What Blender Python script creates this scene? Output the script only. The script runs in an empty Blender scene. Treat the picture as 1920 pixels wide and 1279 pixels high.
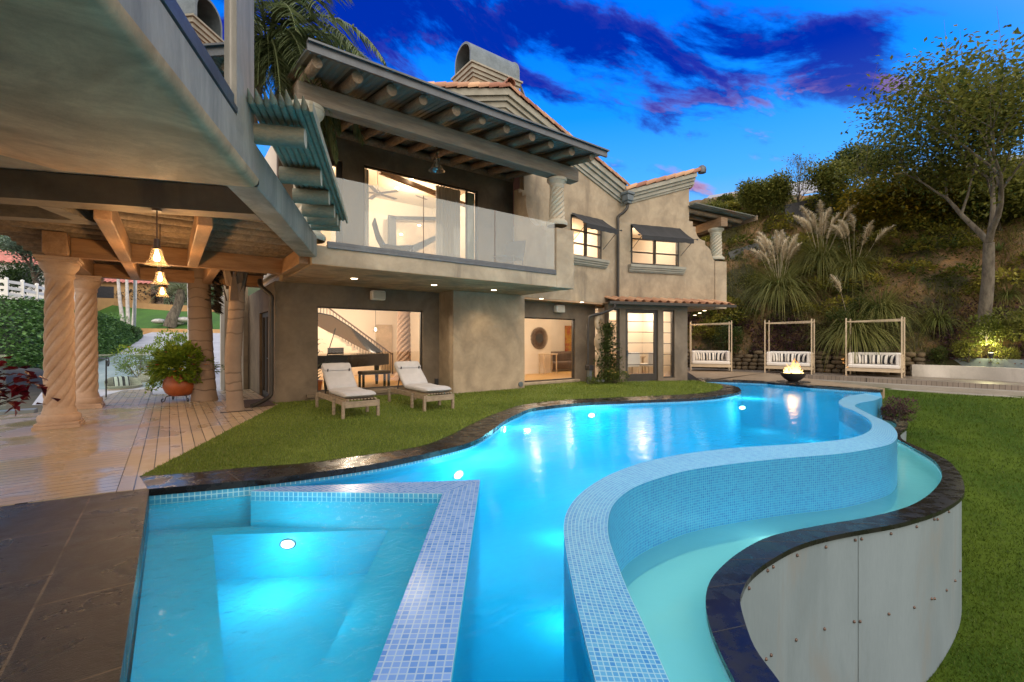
import bpy, math, random
from mathutils import Vector, Matrix, noise
R = random.Random(11)
sc = bpy.context.scene
COL = sc.collection
PI = math.pi
rad = math.radians
# ------------------------------------------------------------------ camera frame helpers
# world: X runs along the house front, Y runs into the house, eye at (0,0,1.5) looking along (.6,.8)
FPX = 856.0
def ray(px, py):
    r = (px-960)/FPX; u = (640-py)/FPX
    return (.6+.8*r, .8-.6*r, u)
def gz(px, py, z=0.0):
    d = ray(px, py); t = (z-1.5)/d[2]
    return Vector((d[0]*t, d[1]*t, z))
def fy(px, py, y):
    d = ray(px, py); t = y/d[1]
    return Vector((d[0]*t, y, 1.5+d[2]*t))
def fx(px, py, x):
    d = ray(px, py); t = x/d[0]
    return Vector((x, d[1]*t, 1.5+d[2]*t))
def pd(px, py, f):
    d = ray(px, py)
    return Vector((d[0]*f, d[1]*f, 1.5+d[2]*f))
def cam2w(r, f, z=0.0):
    return Vector((.6*f+.8*r, .8*f-.6*r, z))
# ------------------------------------------------------------------ mesh builder
class MB:
    def __init__(s):
        s.v = []; s.f = []; s.uv = []; s.var = []
    def face(s, pts, uv=None, var=0.5):
        n = len(s.v)
        s.v.extend([(p[0], p[1], p[2]) for p in pts])
        s.f.append(tuple(range(n, n+len(pts))))
        s.uv.append(uv); s.var.append(var)
    def grid(s, rows, closed=False, var=0.5, uv=None):
        n = len(s.v); w = len(rows[0])
        for r in rows:
            s.v.extend([(p[0], p[1], p[2]) for p in r])
        for i in range(len(rows)-1):
            for j in range(w if closed else w-1):
                k = (j+1) % w
                s.f.append((n+i*w+j, n+i*w+k, n+(i+1)*w+k, n+(i+1)*w+j))
                if uv:
                    s.uv.append([uv(i, j), uv(i, j+1), uv(i+1, j+1), uv(i+1, j)])
                else:
                    s.uv.append(None)
                s.var.append(var)
    def box(s, x0, y0, z0, x1, y1, z1, var=0.5, M=None):
        p = [Vector((x, y, z)) for z in (z0, z1) for y in (y0, y1) for x in (x0, x1)]
        if M: p = [M @ q for q in p]
        n = len(s.v); s.v.extend([tuple(q) for q in p])
        for f in ((0,2,3,1),(4,5,7,6),(0,1,5,4),(2,6,7,3),(0,4,6,2),(1,3,7,5)):
            s.f.append(tuple(n+i for i in f)); s.uv.append(None); s.var.append(var)
    def bar(s, a, b, w, h, up=(0,0,1), var=0.5):
        a = Vector(a); b = Vector(b); d = (b-a); L = d.length; d.normalize()
        up = Vector(up)
        x = d.cross(up)
        if x.length < 1e-4: x = d.cross(Vector((0,1,0)))
        x.normalize(); y = x.cross(d); y.normalize()
        M = Matrix(((x.x,d.x,y.x,a.x),(x.y,d.y,y.y,a.y),(x.z,d.z,y.z,a.z),(0,0,0,1)))
        s.box(-w/2, 0, -h/2, w/2, L, h/2, var, M)
    def tube(s, pts, rads, seg=10, caps=True, var=0.5):
        pts = [Vector(p) for p in pts]
        if not hasattr(rads, '__len__'): rads = [rads]*len(pts)
        rows = []; prev = None
        for i, p in enumerate(pts):
            a = pts[max(0,i-1)]; b = pts[min(len(pts)-1,i+1)]
            d = (b-a).normalized() if (b-a).length > 1e-9 else Vector((0,0,1))
            if prev is None:
                x = d.cross(Vector((0,0,1)))
                if x.length < 1e-3: x = Vector((1,0,0))
                x.normalize()
            else:
                x = prev - d*prev.dot(d)
                if x.length < 1e-4: x = d.cross(Vector((0,1,0)))
                x.normalize()
            prev = x; y = d.cross(x)
            rows.append([p + (x*math.cos(2*PI*k/seg) + y*math.sin(2*PI*k/seg))*rads[i] for k in range(seg)])
        s.grid(rows, closed=True, var=var)
        if caps:
            s.face(rows[0][::-1], var=var); s.face(rows[-1], var=var)
    def cyl(s, a, b, r0, r1=None, seg=16, var=0.5):
        s.tube([a, b], [r0, r0 if r1 is None else r1], seg, True, var)
    def lathe(s, prof, c=(0,0,0), seg=28, var=0.5, capb=False, capt=False):
        rows = [[(c[0]+r*math.cos(2*PI*k/seg), c[1]+r*math.sin(2*PI*k/seg), c[2]+z) for k in range(seg)] for r, z in prof]
        s.grid(rows, closed=True, var=var)
        if capb: s.face(rows[0][::-1], var=var)
        if capt: s.face(rows[-1], var=var)
    def prism(s, poly, z0, z1, var=0.5, bottom=True):
        n = len(poly)
        s.face([(p[0],p[1],z1) for p in poly], var=var)
        if bottom: s.face([(p[0],p[1],z0) for p in reversed(poly)], var=var)
        for i in range(n):
            a = poly[i]; b = poly[(i+1)%n]
            s.face([(a[0],a[1],z0),(b[0],b[1],z0),(b[0],b[1],z1),(a[0],a[1],z1)], var=var)
    def leaf(s, p, d, L, W, var=0.5, fold=.15):
        d = d.normalized()
        x = d.cross(Vector((R.uniform(-.4,.4), R.uniform(-.4,.4), 1)))
        if x.length < 1e-3: x = Vector((1,0,0))
        x.normalize(); n = x.cross(d)
        m = p + d*(L*.45)
        s.face([p, m+x*(W/2)+n*(W*fold), p+d*L, m-x*(W/2)+n*(W*fold)], var=var)
    def blade(s, p, d, L, W, droop=.5, seg=5, var=0.5):
        p = Vector(p); d = Vector(d).normalized()
        x = d.cross(Vector((0,0,1)))
        if x.length < 1e-3: x = Vector((R.uniform(-1,1), R.uniform(-1,1), 0))
        x.normalize(); pts = []; st = L/seg
        for i in range(seg+1):
            w = W*(1-(i/seg)**1.5)*.5 + .0008
            pts.append((p - x*w, p + x*w))
            d = (d + Vector((0,0,-droop/seg))).normalized()
            p = p + d*st
        n = len(s.v)
        for a, b in pts: s.v.extend([tuple(a), tuple(b)])
        for i in range(seg):
            s.f.append((n+2*i, n+2*i+1, n+2*i+3, n+2*i+2)); s.uv.append(None); s.var.append(var)
    def build(s, name, mat, parent=None, smooth=False, bevel=0.0, world=True, sharp=35, seg=2, solid=0.0):
        me = bpy.data.meshes.new(name)
        me.from_pydata(s.v, [], s.f)
        if any(u is not None for u in s.uv):
            lay = me.uv_layers.new(name='UVMap'); k = 0; data = lay.data
            for f, u in zip(s.f, s.uv):
                for i in range(len(f)):
                    if u is not None: data[k].uv = u[i]
                    k += 1
        if any(abs(v-.5) > 1e-6 for v in s.var):
            at = me.attributes.new('var', 'FLOAT', 'FACE')
            at.data.foreach_set('value', s.var)
        me.materials.append(mat)
        if smooth:
            me.shade_smooth()
            if sharp: me.set_sharp_from_angle(angle=rad(sharp))
        me.update()
        o = bpy.data.objects.new(name, me); COL.objects.link(o)
        if parent is not None:
            o.parent = parent
            if world:
                q = parent; M = Matrix.Identity(4)
                while q is not None:
                    if q.parent is None: M = q.matrix_basis @ M
                    q = q.parent
                o.matrix_parent_inverse = M.inverted() if parent.parent is None else Matrix.Identity(4)
        if bevel:
            b = o.modifiers.new('bevel', 'BEVEL'); b.width = bevel; b.segments = seg; b.limit_method = 'ANGLE'; b.angle_limit = rad(40)
        if solid:
            b = o.modifiers.new('thick', 'SOLIDIFY'); b.thickness = solid; b.offset = 0
        return o
def tag(o, label=None, cat=None, group=None, kind=None):
    if label: o['label'] = label
    if cat: o['category'] = cat
    if group: o['group'] = group
    if kind: o['kind'] = kind
    return o
def thing(name, label, cat, loc=(0,0,0), rz=0.0, group=None):
    o = bpy.data.objects.new(name, None); o.empty_display_size = .2
    COL.objects.link(o); o.location = loc; o.rotation_euler = (0,0,rz)
    o.matrix_basis = Matrix.Translation(Vector(loc)) @ Matrix.Rotation(rz, 4, 'Z')
    return tag(o, label, cat, group)
def kids(o): return [c for c in COL.objects if c.parent is o]
def copy_tree(o, parent=None):
    c = o.copy(); COL.objects.link(c)
    if parent is not None: c.parent = parent
    for ch in kids(o): copy_tree(ch, c)
    return c
def place(o, loc, rz=0.0):
    o.matrix_basis = Matrix.Translation(Vector(loc)) @ Matrix.Rotation(rz, 4, 'Z')
    return o
def struct(name, mb, mat, **k):
    o = mb.build(name, mat, **k); o['kind'] = 'structure'; return o
def crom(pts, n=8, closed=False):
    P = [Vector(p) for p in pts]; out = []; m = len(P)
    rng = range(m if closed else m-1)
    for i in rng:
        if closed: a,b,c,d = P[i-1],P[i],P[(i+1)%m],P[(i+2)%m]
        else: a,b,c,d = P[max(0,i-1)],P[i],P[i+1],P[min(m-1,i+2)]
        for k in range(n):
            t = k/n
            out.append(.5*((2*b)+(c-a)*t+(2*a-5*b+4*c-d)*t*t+(3*b-a-3*c+d)*t**3))
    if not closed: out.append(P[-1].copy())
    return out
def resample(pts, n):
    L = [0.0]
    for i in range(1, len(pts)): L.append(L[-1]+(pts[i]-pts[i-1]).length)
    out = []; j = 0
    for k in range(n):
        t = L[-1]*k/(n-1)
        while j < len(L)-2 and L[j+1] < t: j += 1
        q = (t-L[j])/max(1e-9, L[j+1]-L[j])
        out.append(pts[j].lerp(pts[j+1], min(1,max(0,q))))
    return out
def arcl(pts):
    L = [0.0]
    for i in range(1, len(pts)): L.append(L[-1]+(pts[i]-pts[i-1]).length)
    return L
def wall(mb, xs0, xs1, zs0, zs1, d0, d1, holes, T):
    """wall with rectangular openings; T(a, d, z) -> world point"""
    xs = sorted({xs0, xs1} | {h[0] for h in holes} | {h[1] for h in holes})
    zs = sorted({zs0, zs1} | {h[2] for h in holes} | {h[3] for h in holes})
    xs = [x for x in xs if xs0 <= x <= xs1]; zs = [z for z in zs if zs0 <= z <= zs1]
    def full(i, j):
        if i < 0 or j < 0 or i >= len(xs)-1 or j >= len(zs)-1: return False
        cx = (xs[i]+xs[i+1])/2; cz = (zs[j]+zs[j+1])/2
        return not any(h[0] < cx < h[1] and h[2] < cz < h[3] for h in holes)
    for i in range(len(xs)-1):
        for j in range(len(zs)-1):
            if not full(i, j): continue
            a, b, c, d = xs[i], xs[i+1], zs[j], zs[j+1]
            mb.face([T(a,d0,c),T(b,d0,c),T(b,d0,d),T(a,d0,d)])
            mb.face([T(b,d1,c),T(a,d1,c),T(a,d1,d),T(b,d1,d)])
            if not full(i-1,j): mb.face([T(a,d1,c),T(a,d0,c),T(a,d0,d),T(a,d1,d)])
            if not full(i+1,j): mb.face([T(b,d0,c),T(b,d1,c),T(b,d1,d),T(b,d0,d)])
            if not full(i,j-1): mb.face([T(a,d1,c),T(b,d1,c),T(b,d0,c),T(a,d0,c)])
            if not full(i,j+1): mb.face([T(a,d0,d),T(b,d0,d),T(b,d1,d),T(a,d1,d)])
def TY(y0):            # wall facing -Y at y0
    return lambda a, d, z: Vector((a, y0+d, z))
# ------------------------------------------------------------------ materials
def nodes(name):
    m = bpy.data.materials.new(name); m.use_nodes = True
    nt = m.node_tree; nt.nodes.clear()
    out = nt.nodes.new('ShaderNodeOutputMaterial')
    return m, nt, out
def N(nt, t, **k):
    n = nt.nodes.new(t)
    for a, b in k.items():
        if a.startswith('i_'): n.inputs[a[2:].replace('_', ' ')].default_value = b
        else: setattr(n, a, b)
    return n
def mixc(nt, fac, a, b, mode='MIX'):
    m = nt.nodes.new('ShaderNodeMix'); m.data_type = 'RGBA'; m.blend_type = mode
    for k, v in ((0, fac), (6, a), (7, b)):
        sock = m.inputs[k]
        if hasattr(v, 'is_output'): nt.links.new(v, sock)
        elif k == 0: sock.default_value = v
        else: sock.default_value = tuple(v)+((1,) if len(v) == 3 else ())
    return m.outputs[2]
def math_(nt, op, a, b=None, c=None, clamp=False):
    m = nt.nodes.new('ShaderNodeMath'); m.operation = op; m.use_clamp = clamp
    for i, v in enumerate((a, b, c)):
        if v is None: continue
        if hasattr(v, 'is_output'): nt.links.new(v, m.inputs[i])
        else: m.inputs[i].default_value = v
    return m.outputs[0]
def smooth(nt, v, lo, hi):
    m = nt.nodes.new('ShaderNodeMapRange'); m.interpolation_type = 'SMOOTHSTEP'
    nt.links.new(v, m.inputs[0]); m.inputs[1].default_value = lo; m.inputs[2].default_value = hi
    return m.outputs[0]
def coords(nt, stretch=(1,1,1), rotz=0.0, kind='Object'):
    tc = nt.nodes.new('ShaderNodeTexCoord'); mp = nt.nodes.new('ShaderNodeMapping')
    mp.inputs['Scale'].default_value = stretch; mp.inputs['Rotation'].default_value = (0,0,rotz)
    nt.links.new(tc.outputs[kind], mp.inputs[0]); return mp.outputs[0]
def noiseN(nt, vec, scale, detail=5, rough=.55, dist=0.0):
    n = nt.nodes.new('ShaderNodeTexNoise'); n.inputs['Scale'].default_value = scale
    n.inputs['Detail'].default_value = detail; n.inputs['Roughness'].default_value = rough
    n.inputs['Distortion'].default_value = dist
    nt.links.new(vec, n.inputs['Vector']); return n.outputs[0]
def surf(name, a, b=None, rough=.7, scale=2.0, stretch=(1,1,1), rotz=0.0, fine=30.0, fine_amt=.25, bump=.15, bump_scale=None,
         metal=0.0, spec=.5, attr=None, stain=None, stain_scale=.8, lo=.3, hi=.7, dist=0.0, rvar=0.0, coat=0.0, bump_dist=.01):
    """general procedural surface: broad mottling between a and b, fine grain, optional stains, bump"""
    m, nt, out = nodes(name)
    b = b or tuple(c*.7 for c in a)
    v = coords(nt, stretch, rotz)
    n1 = noiseN(nt, v, scale, 6, .6, dist)
    c = mixc(nt, smooth(nt, n1, lo, hi), a, b)
    n2 = noiseN(nt, v, fine, 4, .6)
    k = math_(nt, 'MULTIPLY_ADD', n2, 2*fine_amt, 1-fine_amt)
    g = N(nt, 'ShaderNodeCombineColor'); [nt.links.new(k, g.inputs[i]) for i in range(3)]
    c = mixc(nt, 1.0, c, g.outputs[0], 'MULTIPLY')
    if stain:
        v3 = coords(nt, (1,1,.25))
        n3 = noiseN(nt, v3, stain_scale, 5, .65, .6)
        c = mixc(nt, smooth(nt, n3, .52, .72), c, stain)
    if attr:
        at = N(nt, 'ShaderNodeAttribute', attribute_name='var')
        c2 = mixc(nt, at.outputs['Fac'], attr[0], attr[1])
        c = mixc(nt, attr[2] if len(attr) > 2 else 1.0, c, c2, 'MIX')
        if len(attr) < 3 or attr[2] == 1.0: c = mixc(nt, 1.0, c, g.outputs[0], 'MULTIPLY')
    p = N(nt, 'ShaderNodeBsdfPrincipled')
    nt.links.new(c, p.inputs['Base Color'])
    p.inputs['Metallic'].default_value = metal; p.inputs['Specular IOR Level'].default_value = spec
    p.inputs['Coat Weight'].default_value = coat
    if rvar:
        nr = noiseN(nt, v, scale*1.7, 4, .6)
        nt.links.new(math_(nt, 'MULTIPLY_ADD', smooth(nt, nr, .35, .65), rvar, rough-rvar/2), p.inputs['Roughness'])
    else: p.inputs['Roughness'].default_value = rough
    if bump:
        bn = N(nt, 'ShaderNodeBump'); bn.inputs['Strength'].default_value = bump; bn.inputs['Distance'].default_value = bump_dist
        nb = noiseN(nt, v, bump_scale or fine, 5, .6)
        nt.links.new(nb, bn.inputs['Height']); nt.links.new(bn.outputs[0], p.inputs['Normal'])
    nt.links.new(p.outputs[0], out.inputs[0])
    return m
def leafmat(name, a, b, trans=.35, rough=.5):
    m, nt, out = nodes(name)
    at = N(nt, 'ShaderNodeAttribute', attribute_name='var')
    c = mixc(nt, at.outputs['Fac'], a, b)
    d = N(nt, 'ShaderNodeBsdfPrincipled'); nt.links.new(c, d.inputs['Base Color']); d.inputs['Roughness'].default_value = rough
    d.inputs['Specular IOR Level'].default_value = .25
    t = N(nt, 'ShaderNodeBsdfTranslucent'); nt.links.new(c, t.inputs[0])
    mx = N(nt, 'ShaderNodeMixShader'); mx.inputs[0].default_value = trans
    nt.links.new(d.outputs[0], mx.inputs[1]); nt.links.new(t.outputs[0], mx.inputs[2]); nt.links.new(mx.outputs[0], out.inputs[0])
    return m
def glass(name, tint=(.95,.97,.96), refl=1.0, haze=0.0, haze_col=(.8,.85,.82), rough=0.0, ior=1.5):
    m, nt, out = nodes(name)
    t = N(nt, 'ShaderNodeBsdfTransparent'); t.inputs[0].default_value = tint+(1,)
    g = N(nt, 'ShaderNodeBsdfGlossy'); g.inputs['Roughness'].default_value = rough
    fr = N(nt, 'ShaderNodeFresnel'); fr.inputs['IOR'].default_value = ior
    ge = N(nt, 'ShaderNodeNewGeometry')      # thin pane: the same reflection from either side
    ior2 = math_(nt, 'ADD', math_(nt, 'MULTIPLY', ge.outputs['Backfacing'], 1/ior-ior), ior)
    nt.links.new(ior2, fr.inputs['IOR'])
    fac = math_(nt, 'MULTIPLY', fr.outputs[0], 1.7*refl, clamp=True)
    mx = N(nt, 'ShaderNodeMixShader'); nt.links.new(fac, mx.inputs[0])
    base = t.outputs[0]
    if haze:
        d = N(nt, 'ShaderNodeBsdfDiffuse'); d.inputs[0].default_value = haze_col+(1,)
        h = N(nt, 'ShaderNodeMixShader'); h.inputs[0].default_value = haze
        nt.links.new(base, h.inputs[1]); nt.links.new(d.outputs[0], h.inputs[2]); base = h.outputs[0]
    nt.links.new(base, mx.inputs[1]); nt.links.new(g.outputs[0], mx.inputs[2]); nt.links.new(mx.outputs[0], out.inputs[0])
    return m
def emit(name, col, st):
    m, nt, out = nodes(name)
    e = N(nt, 'ShaderNodeEmission'); e.inputs[0].default_value = col+(1,); e.inputs[1].default_value = st
    nt.links.new(e.outputs[0], out.inputs[0]); return m
def waterm(name, tint, rough=.03, wave=.12, wscale=5.0, stretch=(1,1,1), ior=1.33, refl=1.0, milk=0.0, milk_col=(.1,.6,1)):
    m, nt, out = nodes(name)
    v = coords(nt, stretch)
    n1 = noiseN(nt, v, wscale, 4, .6, .4)
    bn = N(nt, 'ShaderNodeBump'); bn.inputs['Strength'].default_value = wave; bn.inputs['Distance'].default_value = .05
    nt.links.new(n1, bn.inputs['Height'])
    t = N(nt, 'ShaderNodeBsdfTransparent'); t.inputs[0].default_value = tint+(1,)
    g = N(nt, 'ShaderNodeBsdfGlossy'); g.inputs['Roughness'].default_value = rough
    nt.links.new(bn.outputs[0], g.inputs['Normal'])
    fr = N(nt, 'ShaderNodeFresnel'); fr.inputs['IOR'].default_value = ior
    nt.links.new(bn.outputs[0], fr.inputs['Normal'])
    ge = N(nt, 'ShaderNodeNewGeometry')
    nt.links.new(math_(nt, 'ADD', math_(nt, 'MULTIPLY', ge.outputs['Backfacing'], 1/ior-ior), ior), fr.inputs['IOR'])
    mx = N(nt, 'ShaderNodeMixShader'); nt.links.new(math_(nt, 'MULTIPLY', fr.outputs[0], refl, clamp=True), mx.inputs[0])
    base = t.outputs[0]
    if milk:      # cloudy water: part of the light from below is scattered at the surface
        tl = N(nt, 'ShaderNodeBsdfTranslucent'); tl.inputs[0].default_value = milk_col+(1,)
        m2 = N(nt, 'ShaderNodeMixShader'); m2.inputs[0].default_value = milk
        nt.links.new(base, m2.inputs[1]); nt.links.new(tl.outputs[0], m2.inputs[2]); base = m2.outputs[0]
    nt.links.new(base, mx.inputs[1]); nt.links.new(g.outputs[0], mx.inputs[2]); nt.links.new(mx.outputs[0], out.inputs[0])
    return m
def mosaic(name, c1, c2, grout, size=.034, mort=.0035, rough=.25, spec=.5):
    m, nt, out = nodes(name)
    tc = N(nt, 'ShaderNodeTexCoord')
    br = N(nt, 'ShaderNodeTexBrick'); br.offset = 0.0; br.squash = 1.0
    br.inputs['Color1'].default_value = c1+(1,); br.inputs['Color2'].default_value = c2+(1,); br.inputs['Mortar'].default_value = grout+(1,)
    br.inputs['Scale'].default_value = 1.0; br.inputs['Mortar Size'].default_value = mort; br.inputs['Bias'].default_value = -.25
    br.inputs['Brick Width'].default_value = size; br.inputs['Row Height'].default_value = size; br.inputs['Mortar Smooth'].default_value = .1
    nt.links.new(tc.outputs['UV'], br.inputs['Vector'])
    p = N(nt, 'ShaderNodeBsdfPrincipled'); nt.links.new(br.outputs[0], p.inputs['Base Color'])
    p.inputs['Roughness'].default_value = rough; p.inputs['Specular IOR Level'].default_value = spec
    bn = N(nt, 'ShaderNodeBump'); bn.inputs['Strength'].default_value = .25; bn.inputs['Distance'].default_value = .003; bn.invert = True
    nt.links.new(br.outputs['Fac'], bn.inputs['Height']); nt.links.new(bn.outputs[0], p.inputs['Normal'])
    nt.links.new(p.outputs[0], out.inputs[0]); return m
def planks(name, a, b, width, gap, rough, along='X', rotz=0.0, dark=(.05,.04,.03), length=3.5, offset=.37):
    m, nt, out = nodes(name)
    v = coords(nt, (1,1,1), rotz)
    br = N(nt, 'ShaderNodeTexBrick'); br.offset = offset; br.squash = 1.0
    br.inputs['Color1'].default_value = a+(1,); br.inputs['Color2'].default_value = b+(1,); br.inputs['Mortar'].default_value = dark+(1,)
    br.inputs['Scale'].default_value = 1.0; br.inputs['Mortar Size'].default_value = gap; br.inputs['Mortar Smooth'].default_value = .1
    br.inputs['Brick Width'].default_value = length; br.inputs['Row Height'].default_value = width; br.inputs['Bias'].default_value = 0
    nt.links.new(v, br.inputs['Vector'])
    v2 = coords(nt, (1.2,14,1), rotz)
    n2 = noiseN(nt, v2, 3.0, 5, .6)
    v3 = coords(nt); n3 = noiseN(nt, v3, .9, 4, .6)
    k = math_(nt, 'MULTIPLY_ADD', n2, .5, .72)
    g = N(nt, 'ShaderNodeCombineColor'); [nt.links.new(k, g.inputs[i]) for i in range(3)]
    c = mixc(nt, 1.0, br.outputs[0], g.outputs[0], 'MULTIPLY')
    p = N(nt, 'ShaderNodeBsdfPrincipled'); nt.links.new(c, p.inputs['Base Color'])
    nt.links.new(math_(nt, 'MULTIPLY_ADD', smooth(nt, n3, .4, .62), rough[1]-rough[0], rough[0]), p.inputs['Roughness'])
    h = math_(nt, 'MULTIPLY_ADD', br.outputs['Fac'], -1.0, math_(nt, 'MULTIPLY', n2, .25))
    bn = N(nt, 'ShaderNodeBump'); bn.inputs['Strength'].default_value = .5; bn.inputs['Distance'].default_value = .006
    nt.links.new(h, bn.inputs['Height']); nt.links.new(bn.outputs[0], p.inputs['Normal'])
    nt.links.new(p.outputs[0], out.inputs[0]); return m
M_ = {}
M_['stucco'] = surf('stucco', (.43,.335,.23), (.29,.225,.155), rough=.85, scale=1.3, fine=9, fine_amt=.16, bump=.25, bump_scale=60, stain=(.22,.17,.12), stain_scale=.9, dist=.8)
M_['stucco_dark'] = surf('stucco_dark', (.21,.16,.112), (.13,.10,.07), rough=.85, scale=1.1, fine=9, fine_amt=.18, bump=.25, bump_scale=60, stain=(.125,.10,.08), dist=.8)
M_['cement'] = surf('cement', (.30,.275,.235), (.17,.162,.142), rough=.6, scale=1.4, stretch=(1.6,1.6,.45), fine=16, fine_amt=.22, bump=.2, bump_scale=40, stain=(.20,.185,.15), stain_scale=1.6, dist=1.2)
M_['soffit'] = surf('soffit', (.56,.345,.195), (.33,.20,.11), rough=.75, scale=1.1, stretch=(1,1.35,1), rotz=.3, fine=13, fine_amt=.22, bump=.25, bump_scale=45, stain=(.19,.14,.095), stain_scale=.7, dist=1.6)
M_['trim'] = surf('trim', (.36,.335,.275), (.27,.255,.21), rough=.8, scale=2.5, fine=30, fine_amt=.15, bump=.15)
M_['beam'] = surf('beam', (.27,.175,.105), (.17,.105,.06), rough=.65, scale=2.5, stretch=(1,1,6), fine=22, fine_amt=.3, bump=.2)
M_['beam_x'] = surf('beam_grey', (.24,.19,.14), (.15,.12,.09), rough=.7, scale=1.2, stretch=(1,9,9), fine=6, fine_amt=.3, bump=.2)
M_['log'] = surf('log', (.27,.19,.12), (.14,.10,.065), rough=.75, scale=2.2, stretch=(4,1.2,7), fine=14, fine_amt=.35, bump=.3, dist=1.5)
M_['log_green'] = surf('log_green', (.27,.225,.15), (.17,.185,.14), rough=.75, scale=1.5, stretch=(2,2,5), fine=12, fine_amt=.35, bump=.3, dist=1.5)
M_['log_end'] = surf('log_end', (.55,.48,.38), (.42,.35,.26), rough=.8, scale=12, fine=40)
M_['metal_roof'] = surf('metal_roof', (.17,.19,.17), (.25,.13,.08), rough=.55, scale=.8, stretch=(.4,3,1), fine=20, fine_amt=.2, metal=.2, lo=.5, hi=.8)
M_['stone'] = surf('cantera', (.54,.385,.285), (.44,.30,.215), rough=.85, scale=3, fine=28, fine_amt=.14, bump=.25, bump_scale=55)
M_['stone_grey'] = surf('cantera_grey', (.50,.42,.32), (.36,.36,.29), rough=.85, scale=1.6, fine=28, fine_amt=.16, bump=.35, bump_scale=55)
M_['dark_metal'] = surf('dark_metal', (.045,.045,.05), (.03,.03,.033), rough=.45, scale=4, fine=30, metal=.3, bump=.05)
M_['grey_metal'] = surf('grey_metal', (.12,.13,.14), (.09,.095,.105), rough=.4, scale=3, fine=30, metal=.5, bump=.05)
M_['zinc'] = surf('zinc', (.17,.20,.22), (.12,.145,.16), rough=.45, scale=2.5, fine=18, metal=.45, bump=.08)
M_['frame'] = surf('frame', (.035,.028,.022), (.025,.02,.016), rough=.5, scale=6, fine=40, bump=.05)
M_['tile'] = surf('clay_tile', (.40,.20,.12), (.3,.14,.085), rough=.75, scale=6, fine=25, fine_amt=.2, bump=.2, attr=((.27,.105,.065),(.58,.34,.19)))
M_['turf'] = surf('turf', (.105,.14,.020), (.07,.10,.014), rough=.85, scale=1.1, fine=110, fine_amt=.45, bump=.7, bump_scale=170, spec=.2)
M_['turf_blade'] = leafmat('turf_blade', (.085,.13,.014), (.235,.28,.05), .25)
M_['lawn'] = surf('lawn', (.070,.105,.008), (.034,.068,.005), rough=.9, scale=.7, fine=90, fine_amt=.5, bump=.8, bump_scale=120, spec=.15)
M_['lawn_blade'] = leafmat('lawn_blade', (.03,.06,.004), (.115,.16,.014), .25)
M_['granite'] = surf('granite', (.014,.013,.014), (.008,.008,.009), rough=.26, scale=3, fine=80, fine_amt=.3, bump=.06, rvar=.3, spec=.4)
M_['plaster'] = surf('pool_plaster', (.045,.58,.80), (.04,.54,.77), rough=.8, scale=1.5, fine=30, fine_amt=.06, bump=.05)
M_['spa_plaster'] = surf('spa_plaster', (.055,.50,.66), (.04,.45,.62), rough=.8, scale=1.5, fine=30, fine_amt=.06, bump=.05)
M_['trough'] = surf('trough_plaster', (.62,.86,.82), (.56,.82,.79), rough=.8, scale=1.5, fine=30, fine_amt=.06, bump=.05)
M_['mosaic'] = mosaic('mosaic_rim', (.09,.34,.56), (.015,.18,.48), (.30,.53,.62), rough=.35)
M_['mosaic_face'] = mosaic('mosaic_face', (.016,.24,.52), (.006,.13,.42), (.10,.38,.54), rough=.3)
M_['mosaic_teal'] = mosaic('mosaic_waterline', (.10,.38,.55), (.06,.27,.48), (.40,.62,.66), size=.05, mort=.005, rough=.2)
M_['panel'] = surf('cement_panel', (.20,.245,.275), (.16,.20,.225), rough=.6, scale=.9, stretch=(1.5,1.5,.3), fine=25, fine_amt=.1, bump=.08, stain=(.19,.205,.21), stain_scale=1.4, dist=.8)
M_['bolt'] = surf('bolt', (.16,.10,.075), (.10,.07,.06), rough=.4, metal=.6, scale=20)
M_['cushion'] = surf('cushion', (.50,.475,.465), (.42,.40,.395), rough=.9, scale=3, fine=120, fine_amt=.08, bump=.25, bump_scale=9, bump_dist=.03)
M_['white_cushion'] = surf('white_cushion', (.78,.72,.66), (.72,.66,.6), rough=.9, scale=3, fine=120, fine_amt=.06, bump=.2, bump_scale=8, bump_dist=.02)
M_['teak'] = surf('teak', (.34,.26,.18), (.22,.165,.11), rough=.75, scale=3, stretch=(2,2,6), fine=20, fine_amt=.35, bump=.2)
M_['sand_paint'] = surf('sand_paint', (.60,.47,.32), (.52,.40,.27), rough=.5, scale=3, fine=25, fine_amt=.1, bump=.05)
M_['wall_in'] = surf('wall_in', (.80,.70,.58), (.77,.67,.55), rough=.9, scale=1, fine=20, fine_amt=.03, bump=.03)
M_['ceil_in'] = surf('ceil_in', (.78,.67,.52), (.74,.63,.48), rough=.9, scale=1, fine=20, fine_amt=.03, bump=.03)
M_['floor_in'] = surf('floor_in', (.60,.36,.13), (.52,.29,.10), rough=.3, scale=2, stretch=(1,6,1), fine=15, fine_amt=.12, bump=.03)
M_['black'] = surf('black_lacquer', (.012,.010,.010), (.009,.008,.008), rough=.12, scale=3, fine=20, bump=0)
M_['black_soft'] = surf('black_soft', (.02,.018,.02), (.014,.013,.014), rough=.6, scale=5, fine=60, bump=.1)
M_['brown_fab'] = surf('brown_fabric', (.075,.045,.03), (.05,.03,.02), rough=.8, scale=5, fine=60, bump=.15)
M_['white'] = surf('white_paint', (.78,.76,.72), (.72,.70,.66), rough=.5, scale=3, fine=20, fine_amt=.05, bump=.03)
M_['awning'] = surf('awning_cloth', (.028,.028,.03), (.02,.02,.022), rough=.8, scale=3, fine=90, fine_amt=.2, bump=.15, bump_scale=14)
M_['bark'] = surf('bark', (.19,.16,.12), (.075,.06,.045), rough=.9, scale=3, stretch=(2,2,.6), fine=14, fine_amt=.35, bump=.6, bump_scale=18, bump_dist=.02)
M_['bark_dark'] = surf('bark_dark', (.09,.07,.05), (.05,.04,.03), rough=.9, scale=5, fine=20, fine_amt=.35, bump=.5)
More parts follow.
